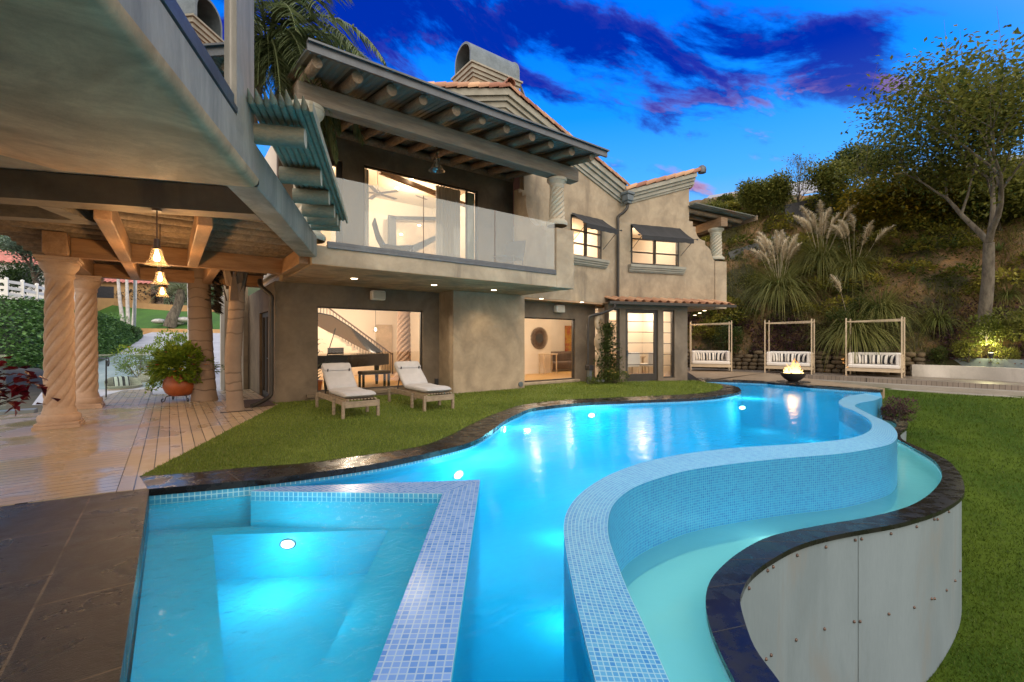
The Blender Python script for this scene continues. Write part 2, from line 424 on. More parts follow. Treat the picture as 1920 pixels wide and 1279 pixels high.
M_['palm_bark'] = surf('palm_bark', (.30,.215,.16), (.18,.125,.09), rough=.9, scale=2.5, stretch=(1,1,.8), fine=14, fine_amt=.3, bump=.4, bump_scale=16, attr=((.10,.072,.055),(.33,.24,.18),.7))
M_['pale_bark'] = surf('pale_bark', (.62,.6,.58), (.42,.40,.38), rough=.9, scale=3, fine=14, fine_amt=.2, bump=.3)
M_['terracotta'] = surf('terracotta', (.40,.10,.025), (.30,.07,.02), rough=.45, scale=5, fine=25, fine_amt=.15, bump=.08)
M_['asphalt'] = surf('asphalt', (.44,.44,.46), (.34,.34,.36), rough=.8, scale=.6, fine=40, fine_amt=.2, bump=.1)
M_['ochre'] = surf('ochre', (.50,.30,.13), (.42,.25,.11), rough=.85, scale=1, fine=20, fine_amt=.12)
M_['kerb'] = surf('kerb_paint', (.36,.14,.14), (.28,.10,.11), rough=.8, scale=2, fine=20)
M_['wicker'] = surf('wicker', (.42,.36,.27), (.3,.26,.19), rough=.8, scale=30, fine=70, fine_amt=.4, bump=.8, bump_scale=60)
# ------------------------------------------------------------------ camera, render, sky
cam = bpy.data.cameras.new('camera'); cam.lens = 16.05; cam.sensor_width = 36; cam.clip_start = .05; cam.clip_end = 3000
co = bpy.data.objects.new('camera', cam); COL.objects.link(co)
co.location = (0,0,1.5); co.rotation_euler = (PI/2, 0, -math.atan2(.6,.8)); sc.camera = co
sc.view_settings.view_transform = 'Standard'; sc.view_settings.look = 'None'; sc.view_settings.exposure = .45; sc.view_settings.gamma = 1
sc.cycles.use_denoising = True
try: sc.cycles.denoiser = 'OPENIMAGEDENOISE'
except Exception: pass
sc.cycles.max_bounces = 7; sc.cycles.diffuse_bounces = 3; sc.cycles.glossy_bounces = 3; sc.cycles.transmission_bounces = 4
sc.cycles.transparent_max_bounces = 14; sc.cycles.sample_clamp_indirect = 3.0; sc.cycles.sample_clamp_direct = 12.0
sc.cycles.caustics_reflective = False; sc.cycles.caustics_refractive = False
sc.cycles.use_light_tree = True; sc.cycles.blur_glossy = .5

def make_world():
    w = bpy.data.worlds.new('World'); sc.world = w; w.use_nodes = True
    nt = w.node_tree; nt.nodes.clear()
    out = N(nt, 'ShaderNodeOutputWorld'); bg = N(nt, 'ShaderNodeBackground')
    tc = N(nt, 'ShaderNodeTexCoord')
    nrm = N(nt, 'ShaderNodeVectorMath', operation='NORMALIZE'); nt.links.new(tc.outputs['Generated'], nrm.inputs[0])
    def dot(v):
        d = N(nt, 'ShaderNodeVectorMath', operation='DOT_PRODUCT'); nt.links.new(nrm.outputs[0], d.inputs[0]); d.inputs[1].default_value = v
        return d.outputs['Value']
    fwd = dot((.6,.8,0)); rgt = dot((.8,-.6,0)); up = dot((0,0,1))
    az = math_(nt, 'ARCTAN2', rgt, fwd)            # bearing from east, radians
    el = math_(nt, 'ARCSINE', up)
    # clear-air gradient of the eastern half
    def ramp(v, stops):
        r = N(nt, 'ShaderNodeValToRGB'); e = r.color_ramp.elements
        while len(e) < len(stops): e.new(.5)
        for k, (p, c) in enumerate(stops): e[k].position = p; e[k].color = c+(1,)
        nt.links.new(v, r.inputs[0]); return r.outputs[0]
    base = ramp(el, [(0.0,(.36,.48,.68)), (.20,(.24,.45,.80)), (.32,(.06,.36,.95)), (.45,(.006,.25,.98)), (.60,(.0,.16,.92)), (1.0,(.0,.08,.55))])
    # clouds: a streaky deck, thick along a slanted bank
    cv = N(nt, 'ShaderNodeCombineXYZ')
    az2 = math_(nt, 'MULTIPLY', az, 1.0); nt.links.new(az2, cv.inputs[0])
    tilt = math_(nt, 'MULTIPLY_ADD', az, .33, el)   # streaks climb to the left
    nt.links.new(math_(nt, 'MULTIPLY', tilt, 2.5), cv.inputs[1])
    def dens(shift):
        mp = N(nt, 'ShaderNodeMapping'); mp.inputs['Location'].default_value = (3.1, 1.7-shift*2.5, 0)
        nt.links.new(cv.outputs[0], mp.inputs[0])
        a = noiseN(nt, mp.outputs[0], 5.0, 8, .62, .25)
        return a
    def bank(c0, half):
        d = math_(nt, 'ABSOLUTE', math_(nt, 'SUBTRACT', tilt, c0))
        return math_(nt, 'SUBTRACT', 1.0, smooth(nt, d, 0.0, half))
    # main bank: passes el .62 at az -.15 and el .46 at az .40 ; small low bank further right
    tb = math_(nt, 'MULTIPLY_ADD', math_(nt, 'MAXIMUM', math_(nt, 'SUBTRACT', az, .12), 0.0), .31, el)
    b1 = math_(nt, 'MULTIPLY', math_(nt, 'SUBTRACT', 1.0, smooth(nt, math_(nt, 'ABSOLUTE', math_(nt, 'SUBTRACT', tb, .605)), .0, .15)), .31)
    lim = math_(nt, 'SUBTRACT', 1.0, smooth(nt, az, .60, .84))
    b1 = math_(nt, 'MULTIPLY', b1, lim)
    b2 = math_(nt, 'MULTIPLY', math_(nt, 'MULTIPLY', bank(.515, .05), smooth(nt, az, -.05, .1)), math_(nt, 'MULTIPLY', .21, math_(nt, 'SUBTRACT', 1.0, smooth(nt, az, .5, .62))))
    b3 = math_(nt, 'MULTIPLY', math_(nt, 'MULTIPLY', bank(.43, .04), smooth(nt, az, .05, .2)), math_(nt, 'MULTIPLY', .19, math_(nt, 'SUBTRACT', 1.0, smooth(nt, az, .38, .5))))
    b4 = math_(nt, 'MULTIPLY', bank(.98, .14), math_(nt, 'MULTIPLY', smooth(nt, az, .45, .7), .22))
    b5 = math_(nt, 'MULTIPLY', math_(nt, 'SUBTRACT', 1.0, smooth(nt, az, -.40, -.08)), .16)
    bias = math_(nt, 'ADD', math_(nt, 'ADD', b1, b2), math_(nt, 'ADD', math_(nt, 'ADD', b3, b5), b4))
    thin = math_(nt, 'MULTIPLY', smooth(nt, el, .08, .25), 1.0)
    d0 = math_(nt, 'ADD', dens(0.0), bias); d1 = math_(nt, 'ADD', dens(-.022), bias)
    c0 = math_(nt, 'MULTIPLY', smooth(nt, d0, .63, .82), thin)
    edge = math_(nt, 'MULTIPLY', smooth(nt, math_(nt, 'SUBTRACT', d0, d1), .005, .06), math_(nt, 'SUBTRACT', 1.0, smooth(nt, d0, .74, .90)))
    lowglow = math_(nt, 'SUBTRACT', 1.0, smooth(nt, el, .34, .49))
    pink = math_(nt, 'MULTIPLY', edge, math_(nt, 'MULTIPLY_ADD', lowglow, .85, .05))
    dark = ramp(el, [(0.0,(.14,.15,.40)), (.33,(.035,.07,.36)), (.5,(.0,.022,.33)), (1.0,(.0,.02,.28))])
    ccol = mixc(nt, pink, dark, (.46,.22,.29))
    east = mixc(nt, c0, base, ccol)
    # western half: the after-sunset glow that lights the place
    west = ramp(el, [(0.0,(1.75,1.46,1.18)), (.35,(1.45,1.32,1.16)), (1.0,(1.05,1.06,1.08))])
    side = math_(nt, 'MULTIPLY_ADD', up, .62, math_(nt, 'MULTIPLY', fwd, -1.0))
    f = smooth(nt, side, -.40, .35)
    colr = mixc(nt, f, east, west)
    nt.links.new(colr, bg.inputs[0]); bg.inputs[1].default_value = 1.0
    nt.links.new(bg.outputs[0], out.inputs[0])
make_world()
def lamp(name, kind, loc, energy, color, size=.1, rot=None, spot=None, blend=.6, target=None):
    l = bpy.data.lights.new(name, kind); l.energy = energy; l.color = color
    if kind in ('POINT','SPOT'): l.shadow_soft_size = size
    if kind == 'SPOT': l.spot_size = rad(spot); l.spot_blend = blend
    if kind == 'AREA': l.shape = 'RECTANGLE'; l.size = size[0]; l.size_y = size[1]
    o = bpy.data.objects.new(name, l); COL.objects.link(o); o.location = loc
    if target is not None:
        d = (Vector(target)-Vector(loc)); o.rotation_euler = d.to_track_quat('-Z','Y').to_euler()
    elif rot: o.rotation_euler = rot
    return o
sun = lamp('sun', 'SUN', (0,-10,20), .9, (1.0,.93,.84)); sun.data.angle = rad(50)
sun.rotation_euler = Vector((.35,.75,-.62)).to_track_quat('-Z','Y').to_euler()
WARM = (1.0,.66,.33); WARM2 = (1.0,.74,.46)

# ------------------------------------------------------------------ pool
ZW = -.10
cop_out = [gz(x,y) for x,y in ((263,895),(367,887),(460,878),(567,870),(658,858),(783,839),(842,818),(883,797),(933,775),(985,759),(1060,750.5),(1138,746.7),(1237,742.5),(1296,739.5),(1335,735),(1355,729),(1350,722.5),(1328,718.8))]
cop_in = [gz(x,y) for x,y in ((279,917.5),(417,906),(500,897.5),(571,889),(704,870),(825,845),(883,829),(917,810),(946,789),(971,776.5),(1000,766),(1080,757),(1180,752),(1290,748),(1350,743),(1384,736),(1387.5,731),(1376,724.5),(1340,719))]
inf_in = [gz(x,y,-.08) for x,y in ((1623,738),(1589,744),(1573,753),(1580,762),(1604,772),(1628,786),(1635,798),(1628,810),(1599,821),(1551,828),(1479,834),(1383,840),(1287,851),(1216,865),(1158,884),(1115,906),(1084,930),(1065,956),(1057.5,983),(1060,1021),(1069.5,1074),(1081,1131),(1098,1203),(1117,1279))]
inf_out = [gz(x,y,-.18) for x,y in ((1654,745),(1640,751),(1613,756),(1603,761),(1613,768),(1637,780),(1666,794),(1680,808),(1682,820),(1671,832),(1637,841),(1575,851),(1479,859),(1383,869),(1297,881),(1240,895.5),(1196,911),(1168,928),(1148.5,949),(1140,975.5),(1141,1007),(1153,1045),(1177,1107),(1211,1179),(1256,1279))]
ex = (inf_in[-1]-inf_in[-2]).normalized(); inf_in += [inf_in[-1]+ex*.9, inf_in[-1]+ex*2.0]
ex = (inf_out[-1]-inf_out[-2]).normalized(); inf_out += [inf_out[-1]+ex*.9, inf_out[-1]+ex*2.0]
CO = crom(cop_out, 8); CI = crom(cop_in, 8)
II = resample(crom(inf_in, 10), 220); IO = resample(crom(inf_out, 10), 220)
def flat(pts, z): return [Vector((p[0],p[1],z)) for p in pts]
backL = gz(1309,709); backpts = [gz(x,y) for x,y in ((1322,713.5),(1385,714.6),(1440,717),(1453,718.6),(1480,720.3),(1520,724.5),(1585,728.5),(1650.6,732.6))]
outline = flat(CI, 0) + flat(backpts, 0) + flat(II, 0)
# near end, below and behind the viewpoint
spa_tl = CI[0]; dl = (gz(215,1279)-gz(279,930)).normalized()
spa_bl = spa_tl + dl*6.2
near = [Vector((II[-1].x, II[-1].y, 0)), spa_bl]
outline = outline + [spa_bl]
pool = thing('swimming_pool', 'free-form blue infinity pool with mosaic rim, sunken spa and dark coping', 'pool', (4.5,4.0,0))
b = MB()
zf = -1.55
b.face([(p.x,p.y,zf) for p in outline])
n = len(outline)
for i in range(n):
    a = outline[i]; c = outline[(i+1)%n]
    b.face([(a.x,a.y,-.17),(c.x,c.y,-.17),(c.x,c.y,zf),(a.x,a.y,zf)])
b.build('basin', M_['plaster'], pool)
# tiled water line under the coping
b = MB(); L = arcl(CI)
for i in range(len(CI)-1):
    a, c = CI[i], CI[i+1]
    b.face([(a.x,a.y,-.06),(c.x,c.y,-.06),(c.x,c.y,-.17),(a.x,a.y,-.17)], uv=[(L[i],0),(L[i+1],0),(L[i+1],.11),(L[i],.11)])
bp = [CI[-1]]+backpts; L = arcl(bp)
for i in range(len(bp)-1):
    a, c = bp[i], bp[i+1]
    b.face([(a.x,a.y,-.06),(c.x,c.y,-.06),(c.x,c.y,-.17),(a.x,a.y,-.17)], uv=[(L[i],0),(L[i+1],0),(L[i+1],.11),(L[i],.11)])
b.build('waterline_tiles', M_['mosaic_teal'], pool)
# dark coping, left and back
def strip(mb, A, B, z0, z1):
    for i in range(len(A)-1):
        a,c,d,e = A[i],A[i+1],B[i+1],B[i]
        mb.face([(a.x,a.y,z1),(c.x,c.y,z1),(d.x,d.y,z1),(e.x,e.y,z1)])
        mb.face([(e.x,e.y,z1),(d.x,d.y,z1),(d.x,d.y,z0),(e.x,e.y,z0)])
        mb.face([(c.x,c.y,z1),(a.x,a.y,z1),(a.x,a.y,z0),(c.x,c.y,z0)])
        mb.face([(a.x,a.y,z0),(e.x,e.y,z0),(d.x,d.y,z0),(c.x,c.y,z0)])
    for i in (0,-1):
        a,e = A[i],B[i]; mb.face([(a.x,a.y,z1),(e.x,e.y,z1),(e.x,e.y,z0),(a.x,a.y,z0)])
nS = 130
A = resample(CO, nS); B = resample(CI, nS)
B2 = []
for i in range(nS):
    t = (B[min(nS-1,i+1)]-B[max(0,i-1)]).normalized(); B2.append(B[i] + Vector((t.y,-t.x,0))*.02)
b = MB(); strip(b, A, B2, -.065, .006)
cop = b.build('coping', M_['granite'], pool)
jm = surf('joint', (.10,.09,.085), rough=.8)
for i in range(6, nS-4, 7):                      # joints between the coping slabs
    a, c = A[i], B2[i]; b = MB()
    b.bar((a.x,a.y,.0065), (c.x,c.y,.0065), .008, .002); b.build('coping_joint', jm, cop)
b = MB(); bq = resample([Vector((p.x,p.y,0)) for p in [backL]+backpts], 40)
off = []
for i in range(40):
    t = (bq[min(39,i+1)]-bq[max(0,i-1)]).normalized(); off.append(bq[i]+Vector((-t.y,t.x,0))*.42)
strip(b, off, [q-(o-q)*.06 for q,o in zip(bq,off)], -.065, .008)
b.build('coping', M_['granite'], pool)
# infinity wall: sloping mosaic rim + mosaic face
b = MB(); L = [(x+y)/2 for x,y in zip(arcl(II), arcl(IO))]
zi, zo = -.08, -.18
for i in range(219):
    a,c,d,e = II[i],II[i+1],IO[i+1],IO[i]
    wd = (a-e).length
    b.face([(a.x,a.y,zi),(c.x,c.y,zi),(d.x,d.y,zo),(e.x,e.y,zo)], uv=[(L[i],0),(L[i+1],0),(L[i+1],.41),(L[i],.41)])
    b.face([(c.x,c.y,zi),(a.x,a.y,zi),(a.x,a.y,-.5),(c.x,c.y,-.5)], uv=[(L[i+1],0),(L[i],0),(L[i],.4),(L[i+1],.4)])
rim = b.build('infinity_rim', M_['mosaic'], pool)
b = MB(); L = arcl(IO)
for i in range(219):
    d,e = IO[i+1],IO[i]
    b.face([(e.x,e.y,zo-.001),(d.x,d.y,zo-.001),(d.x,d.y,-1.7),(e.x,e.y,-1.7)], uv=[(L[i],0),(L[i+1],0),(L[i+1],1.52),(L[i],1.52)])
a = backpts[-1]; e = IO[0]
b.face([(a.x,a.y,-.07),(e.x,e.y,-.179),(e.x,e.y,-1.7),(a.x,a.y,-1.7)], uv=[(0,0),(1,0),(1,1.5),(0,1.5)])
b.face([(a.x,a.y,-.07),(e.x,e.y,-.179),(II[0].x,II[0].y,-.08),(II[0].x,II[0].y,-.08)], uv=[(0,0),(1,0),(1,.4),(0,.4)])
b.build('infinity_face', M_['mosaic_face'], pool)
# overflow trough
ZT = -.9
t_in = [gz(x,y,ZT) for x,y in ((1652,783),(1672,788),(1681,795),(1679,802),(1670,810),(1672,820),(1690,828),(1719,844),(1747,860.5),(1762,877),(1766,896),(1752,918),(1723.5,940),(1685,956),(1623,971),(1551,983),(1479,997),(1431,1011),(1383,1038),(1345,1071),(1328,1098),(1323,1131),(1331,1174),(1350,1222),(1378.5,1279),(1425,1365))]
t_out = [gz(x,y,ZT) for x,y in ((1652,779),(1685,783),(1701,791),(1700.5,802),(1690,811),(1689,819),(1700,829),(1767,858),(1795,882),(1807,906),(1805,930),(1767,956),(1719,973),(1671,985),(1575,1002),(1503,1021),(1446,1050),(1407,1081),(1390.5,1112),(1388,1131),(1398,1170),(1417,1217.5),(1462,1279),(1520,1365))]
ex = (t_in[-1]-t_in[-2]).normalized(); t_in.append(t_in[-1]+ex*2.2)
ex = (t_out[-1]-t_out[-2]).normalized(); t_out.append(t_out[-1]+ex*2.2)
TI = resample(crom(t_in, 10), 200); TO = resample(crom(t_out, 10), 200)
b = MB(); strip(b, TO, TI, ZT-.06, ZT)
tc_ = b.build('trough_coping', M_['granite'], pool)
jm2 = surf('joint2', (.045,.043,.042), rough=.7)
for i in range(5, 197, 8):
    a, c = TO[i], TI[i]; b = MB()
    b.bar((a.x,a.y,ZT+.0005), (c.x,c.y,ZT+.0005), .006, .003); b.build('coping_joint', jm2, tc_)
b = MB(); inner = []
for i in range(199):
    d,e = TI[i+1],TI[i]
    b.face([(e.x,e.y,ZT-.05),(d.x,d.y,ZT-.05),(d.x,d.y,-1.4),(e.x,e.y,-1.4)])
b.face([(p.x,p.y,-1.25) for p in TI] + [(p.x,p.y,-1.25) for p in reversed(IO)])
b.build('trough_basin', M_['trough'], pool)
b = MB(); SK = []
for i in range(200):
    t = (TO[min(199,i+1)]-TO[max(0,i-1)]).normalized(); SK.append(TO[i] + Vector((t.y,-t.x,0))*-.035)
def lawn_z(x, y):
    return -.34 - .217*max(-.05, (21.35-.17*(y-4)) - x)
# make sure the skirt lies inside the coping's outer edge
def side_ok():
    i = 120; m = TI[i]; return (SK[i]-m).length < (TO[i]-m).length
if not side_ok():
    SK = [TO[i]*2-SK[i] for i in range(200)]
for i in range(199):
    d,e = SK[i+1],SK[i]
    b.face([(e.x,e.y,ZT-.055),(d.x,d.y,ZT-.055),(d.x,d.y,-6.5),(e.x,e.y,-6.5)])
b.build('skirt_wall', M_['panel'], pool, smooth=True)
# bolts through the skirt panels, in rows
def skirt_point(px, py):
    """where the sight line through a bolt meets the skirt wall"""
    r = ray(px, py); best = None
    for i in range(60, 199):
        a, c = SK[i], SK[i+1]
        # solve (r.x,r.y)*t = a + s*(c-a)
        dx, dy = c.x-a.x, c.y-a.y
        det = r[0]*(-dy) + dx*r[1]
        if abs(det) < 1e-9: continue
        t = (a.x*(-dy) + dx*a.y)/det; s = (r[0]*a.y - r[1]*a.x)/det
        if 0 <= s <= 1 and t > 0:
            nn = Vector((dy,-dx,0)).normalized()
            if nn.dot(Vector((r[0],r[1],0))) > 0: nn = -nn
            if 1.5+r[2]*t < ZT-.07 and (best is None or t < best[0]): best = (t, Vector((r[0]*t, r[1]*t, 1.5+r[2]*t)), nn)
    return best
for px, py in ((1677,961),(1653,947),(1671+107,960),(1759,960.5),(1751,974),(1757,974),(1718,988),(1670,1001),(1603,1013),(1615,1011),(1548,1026),(1494,1041.5),(1449,1063),(1438.5,1070),(1403.5,1103),(1799,1071),(1790,1089),(1774,1107),(1746,1123),(1751.5,1122.5),(1713.5,1139),(1666,1151.5),(1601,1166),(1612,1165.5),(1545.5,1179.5),(1492,1200),(1445,1228.5),(1435.5,1236)):
    q = skirt_point(px, py)
    if not q: continue
    b = MB(); p, nn = q[1], q[2]
    b.tube([p-nn*.01, p+nn*.006, p+nn*.016, p+nn*.022], [.021,.021,.015,.004], 10)
    b.build('bolt', M_['bolt'], pool, smooth=True)
for px, py in ((1609,1010),):
    q = skirt_point(px, py)
    if q:
        b = MB(); p = q[1]+q[2]*.001; b.bar((p.x,p.y,-6.4),(p.x,p.y,ZT-.06),.008,.006,up=(q[2].x,q[2].y,0)); b.build('panel_seam', M_['zinc'], pool)
# ------------------------------------------------------------------ spa
r_o0 = gz(900,900,-.055); r_o1 = gz(845,1279,-.055)
r_i0 = gz(830,926,-.055); r_i1 = gz(695,1279,-.055)
dro = (r_o1-r_o0).normalized(); r_o1 = r_o0 + dro*4.6
r_i1 = r_i0 + (gz(695,1279,-.055)-r_i0).normalized()*3.6
spa_b2 = Vector((-.185,1.16,0)); spa_b3 = Vector((-.185,.62,0))
tl_o = gz(500,914,-.055)      # where the back rim runs into the coping
tl_i = gz(470,921.5,-.055)
b = MB()
def tilequad(mb, q, z):
    o = q[0]; ux = (q[1]-q[0]).normalized(); uy = Vector((-ux.y,ux.x,0))
    mb.face([(p.x,p.y,z) for p in q], uv=[((p-o).dot(ux),(p-o).dot(uy)) for p in q])
def tilewall(mb, a, c, z0, z1):
    L = (c-a).length; mb.face([(a.x,a.y,z1),(c.x,c.y,z1),(c.x,c.y,z0),(a.x,a.y,z0)], uv=[(0,0),(L,0),(L,z1-z0),(0,z1-z0)])
tilequad(b, [r_o0, r_o1, r_i1, r_i0], -.055)
tilequad(b, [r_o0, r_i0, tl_i, tl_o], -.055)
tilequad(b, [r_o1, spa_b3, spa_b2, r_i1], -.055)
b.build('spa_rim', mosaic('spa_mosaic', (.20,.36,.70), (.05,.20,.56), (.36,.50,.66), size=.042, mort=.004, rough=.2), pool)
b = MB()
tilewall(b, r_i0, r_i1, -.155, -.056); tilewall(b, tl_i, r_i0, -.155, -.056)
b.build('spa_waterline', M_['mosaic_teal'], pool)
b = MB()
for a, c in ((r_i0, r_i1), (tl_i, r_i0), (r_o1, r_o0), (r_o0, tl_o), (spa_b3, r_o1), (r_i1, spa_b2)):
    z1 = -.155 if a in (r_i0, tl_i) else -.056
    b.face([(a.x,a.y,z1),(c.x,c.y,z1),(c.x,c.y,-1.54),(a.x,a.y,-1.54)])
# bench and well (sunk floor)
zb, zw = -.42, -.85
w_tl = gz(398,1004,zb); w_tr = gz(728,994,zb); w_br = gz(560,1340,zb); w_bl = gz(428,1340,zb)
well = [w_tl, w_tr, w_br, w_bl]
frame = [spa_tl+Vector((.02,-.02,0)), Vector((r_i0.x,r_i0.y,0)), Vector((r_i1.x,r_i1.y,0)), spa_bl]
fr2 = [spa_tl, Vector((tl_i.x,tl_i.y,0)), Vector((r_i0.x,r_i0.y,0)), Vector((r_i1.x,r_i1.y,0)), spa_b2]
def Q(p, z): return (p.x,p.y,z)
b.face([Q(fr2[0],zb),Q(fr2[1],zb),Q(well[0],zb)]); b.face([Q(fr2[1],zb),Q(fr2[2],zb),Q(well[1],zb),Q(well[0],zb)])
b.face([Q(fr2[2],zb),Q(fr2[3],zb),Q(well[2],zb),Q(well[1],zb)]); b.face([Q(fr2[3],zb),Q(fr2[4],zb),Q(well[3],zb),Q(well[2],zb)])
b.face([Q(fr2[4],zb),Q(fr2[0],zb),Q(well[0],zb),Q(well[3],zb)])
cx = sum((p for p in well), Vector())/4
low = [p.lerp(cx, .02) for p in well]
for i in range(4):
    a,c = well[i],well[(i+1)%4]; d,e = low[(i+1)%4],low[i]
    b.face([Q(a,zb),Q(c,zb),Q(d,zw),Q(e,zw)])
b.face([Q(p,zw) for p in low])
# left wall under the paving edge
b.face([Q(spa_bl,-.02),Q(spa_tl,-.02),Q(spa_tl,-1.5),Q(spa_bl,-1.5)])
b.build('spa_shell', M_['spa_plaster'], pool)
c = pd(483,1063,1.0); c = gz(483,1063,zw)
b = MB(); b.lathe([(.0,.02),(.09,.02),(.12,.012),(.125,0)], (c.x,c.y,zw), 24)
b.build('drain', M_['white'], pool, smooth=True)
# ------------------------------------------------------------------ water sheets
b = MB(); pin = [p for p in outline]
# main water: everything outside the spa rim
k0 = min(range(len(CI)), key=lambda i: (Vector((CI[i].x,CI[i].y))-Vector((tl_o.x,tl_o.y))).length)
main = flat(CI[k0:], ZW) + flat(backpts, ZW) + flat(II, ZW)
b.face([(p.x,p.y,ZW) for p in main + [Vector((-.185,-.35,0)), Vector((spa_b3.x,spa_b3.y,0)), Vector((r_o1.x,r_o1.y,0)), Vector((r_o0.x,r_o0.y,0)), Vector((tl_o.x,tl_o.y,0))]])
W1 = waterm('pool_water', (.42,.90,1.0), rough=.10, wave=.14, wscale=4.0, stretch=(.7,1.5,1), refl=1.0, milk=.45, milk_col=(.06,.74,1.0))
wm = struct('pool_water', b, W1)
b = MB(); b.face([(p.x,p.y,-.10) for p in fr2])
struct('spa_water', b, waterm('spa_water', (.60,.92,1.0), rough=.05, wave=.6, wscale=8.0, refl=1.0, milk=0.0))
b = MB(); b.face([(p.x,p.y,-1.0) for p in TI] + [(p.x,p.y,-1.0) for p in reversed(IO)])
struct('trough_water', b, waterm('trough_water', (.62,.92,.92), rough=.06, wave=.10, wscale=4.0, milk=.5, milk_col=(.55,.86,.86)))
# ------------------------------------------------------------------ underwater lights
lens = emit('lamp_lens', (.85,.97,1.0), 14.0)
def pool_light(p, nrm, power, col=(.50,.95,1.0), r=.10, reach=.45):
    p = Vector(p); nrm = Vector(nrm).normalized()
    b = MB(); b.tube([p, p+nrm*.02, p+nrm*.03], [r, r, r*.7], 20)
    b.v = [(v[0], v[1], p.z+(v[2]-p.z)*.62) for v in b.v]
    o = b.build('pool_light', lens, pool)
    b = MB(); s_ = nrm.cross(Vector((0,0,1))).normalized()
    ring = [p+nrm*.012+(s_*math.cos(2*PI*k/24))*r*1.18+Vector((0,0,math.sin(2*PI*k/24)*r*.74)) for k in range(25)]; b.tube(ring, .012, 6, caps=False); b.build('light_rim', M_['zinc'], o)
    lamp('pool_lamp_and_fill', 'POINT', p+nrm*reach, power, col, .12)

def ray_poly(poly, px, py):
    """sight line against an upright wall standing on a plan polyline: nearest hit and its normal"""
    r = ray(px, py); best = None
    for i in range(len(poly)-1):
        a, c = poly[i], poly[i+1]; dx, dy = c.x-a.x, c.y-a.y
        det = r[0]*(-dy) + dx*r[1]
        if abs(det) < 1e-9: continue
        t = (a.x*(-dy) + dx*a.y)/det; s = (r[0]*a.y - r[1]*a.x)/det
        if -.001 <= s <= 1.001 and t > 0:
            nn = Vector((dy,-dx,0)).normalized()
            if nn.dot(Vector((r[0],r[1],0))) > 0: nn = -nn
            if best is None or t > best[0]: best = (t, Vector((r[0]*t, r[1]*t, 1.5+r[2]*t)), nn)
    return best
for px, py, pw in ((857,890,27),(943,806,30),(1108,779,30)):
    q = ray_poly(CI, px, py); pool_light(q[1]+q[2]*.015, q[2], pw, r=.085)
pool_light((13.2,6.55,-.42), (-.6,-.8,0), 30, r=.085)
q = ray_poly([low[0], low[1]], 543, 1017)
pool_light(Vector((q[1].x,q[1].y,max(-.75,q[1].z)))+q[2]*.03, q[2], 8, (.62,.95,1.0), r=.06, reach=.30)
for p in ((.95,4.5,-.2),(.75,3.3,-.2),(.5,2.2,-.2)): lamp('spa_fill', 'POINT', p, 3.4, (.5,.88,1.0), .04)  # added fill without fixtures, brightens the bench and well
for p in ((3.6,2.0,-1.15),(6.0,2.6,-1.15),(2.6,.9,-1.15),(8.2,1.9,-1.15)): lamp('trough_fill', 'POINT', p, 1.2, (.6,1.0,.95), .04)  # invented sources with no fixture, put in to lift the trough water
# added fill lamps without fixtures, spread through the basin to even the water's brightness
for p, pw in (((2.2,2.2,-1.2),70),((3.4,3.6,-1.2),70),((4.8,5.2,-1.2),80),((6.6,6.0,-1.2),80),((8.6,6.0,-1.2),80),((10.8,5.8,-1.2),80),((13.0,5.2,-1.2),80),((15.6,5.6,-1.1),70),((16.0,7.2,-1.1),70),((14.6,4.2,-1.1),60)):
    lamp('pool_lamp_and_fill', 'POINT', p, pw*.15, (.30,.92,1.0), .12)
# ------------------------------------------------------------------ ground, turf, deck, paving
b = MB(); b.box(-400,-400,-9.2,600,600,-9.0)
struct('ground', b, surf('soil', (.10,.08,.05), (.06,.055,.03), rough=.95, scale=.2, fine=4))
# house-side turf
dk_a = gz(262,895); dk_b = gz(525,758)
tp = [dk_a] + CO[1:] 
end = CO[-1]
turf_poly = flat(tp, 0.0) + [Vector((15.8,9.6,0)), Vector((12.4,11.4,0)), Vector((12,12.0,0)), Vector((9.02,12.1,0)), Vector((9.02,11.3,0)), Vector((6.4,11.3,0)), Vector((6.4,12.3,0)), Vector((2.0,12.3,0)), Vector((2.0,12.1,0)), dk_b]
b = MB(); b.prism([(p.x,p.y) for p in turf_poly], -.2, .008)
struct('artificial_turf', b, M_['turf'])
from mathutils.geometry import intersect_point_line
def inside(poly, x, y):
    c = False; n = len(poly); j = n-1
    for i in range(n):
        a, d = poly[i], poly[j]
        if (a.y > y) != (d.y > y) and x < (d.x-a.x)*(y-a.y)/(d.y-a.y)+a.x: c = not c
        j = i
    return c
b = MB(); cnt = 0
while cnt < 62000:
    # denser near the eye
    x = R.uniform(-.3, 16.5); y = R.uniform(4.5, 12.3)
    f = .6*x+.8*y
    if R.random() > min(1, (6.0/f)**1.3): continue
    if not inside(turf_poly, x, y): continue
    L = R.uniform(.018,.034)*(1+.05*f); a = R.uniform(0, 2*PI); w = .003*(1+.14*f)
    d = Vector((R.uniform(-.6,.6), R.uniform(-.6,.6), 1)).normalized()
    s = Vector((math.cos(a), math.sin(a), 0))*w; p = Vector((x,y,.006))
    b.face([p-s, p+s, p+d*L], var=min(1,max(0,.5+.35*noise.noise((x*.9,y*.9,8))+R.gauss(0,.22)))); cnt += 1
o = b.build('turf_blades', M_['turf_blade']); tag(o, 'short olive green artificial turf blades between the house and the pool coping', 'turf', kind='stuff')
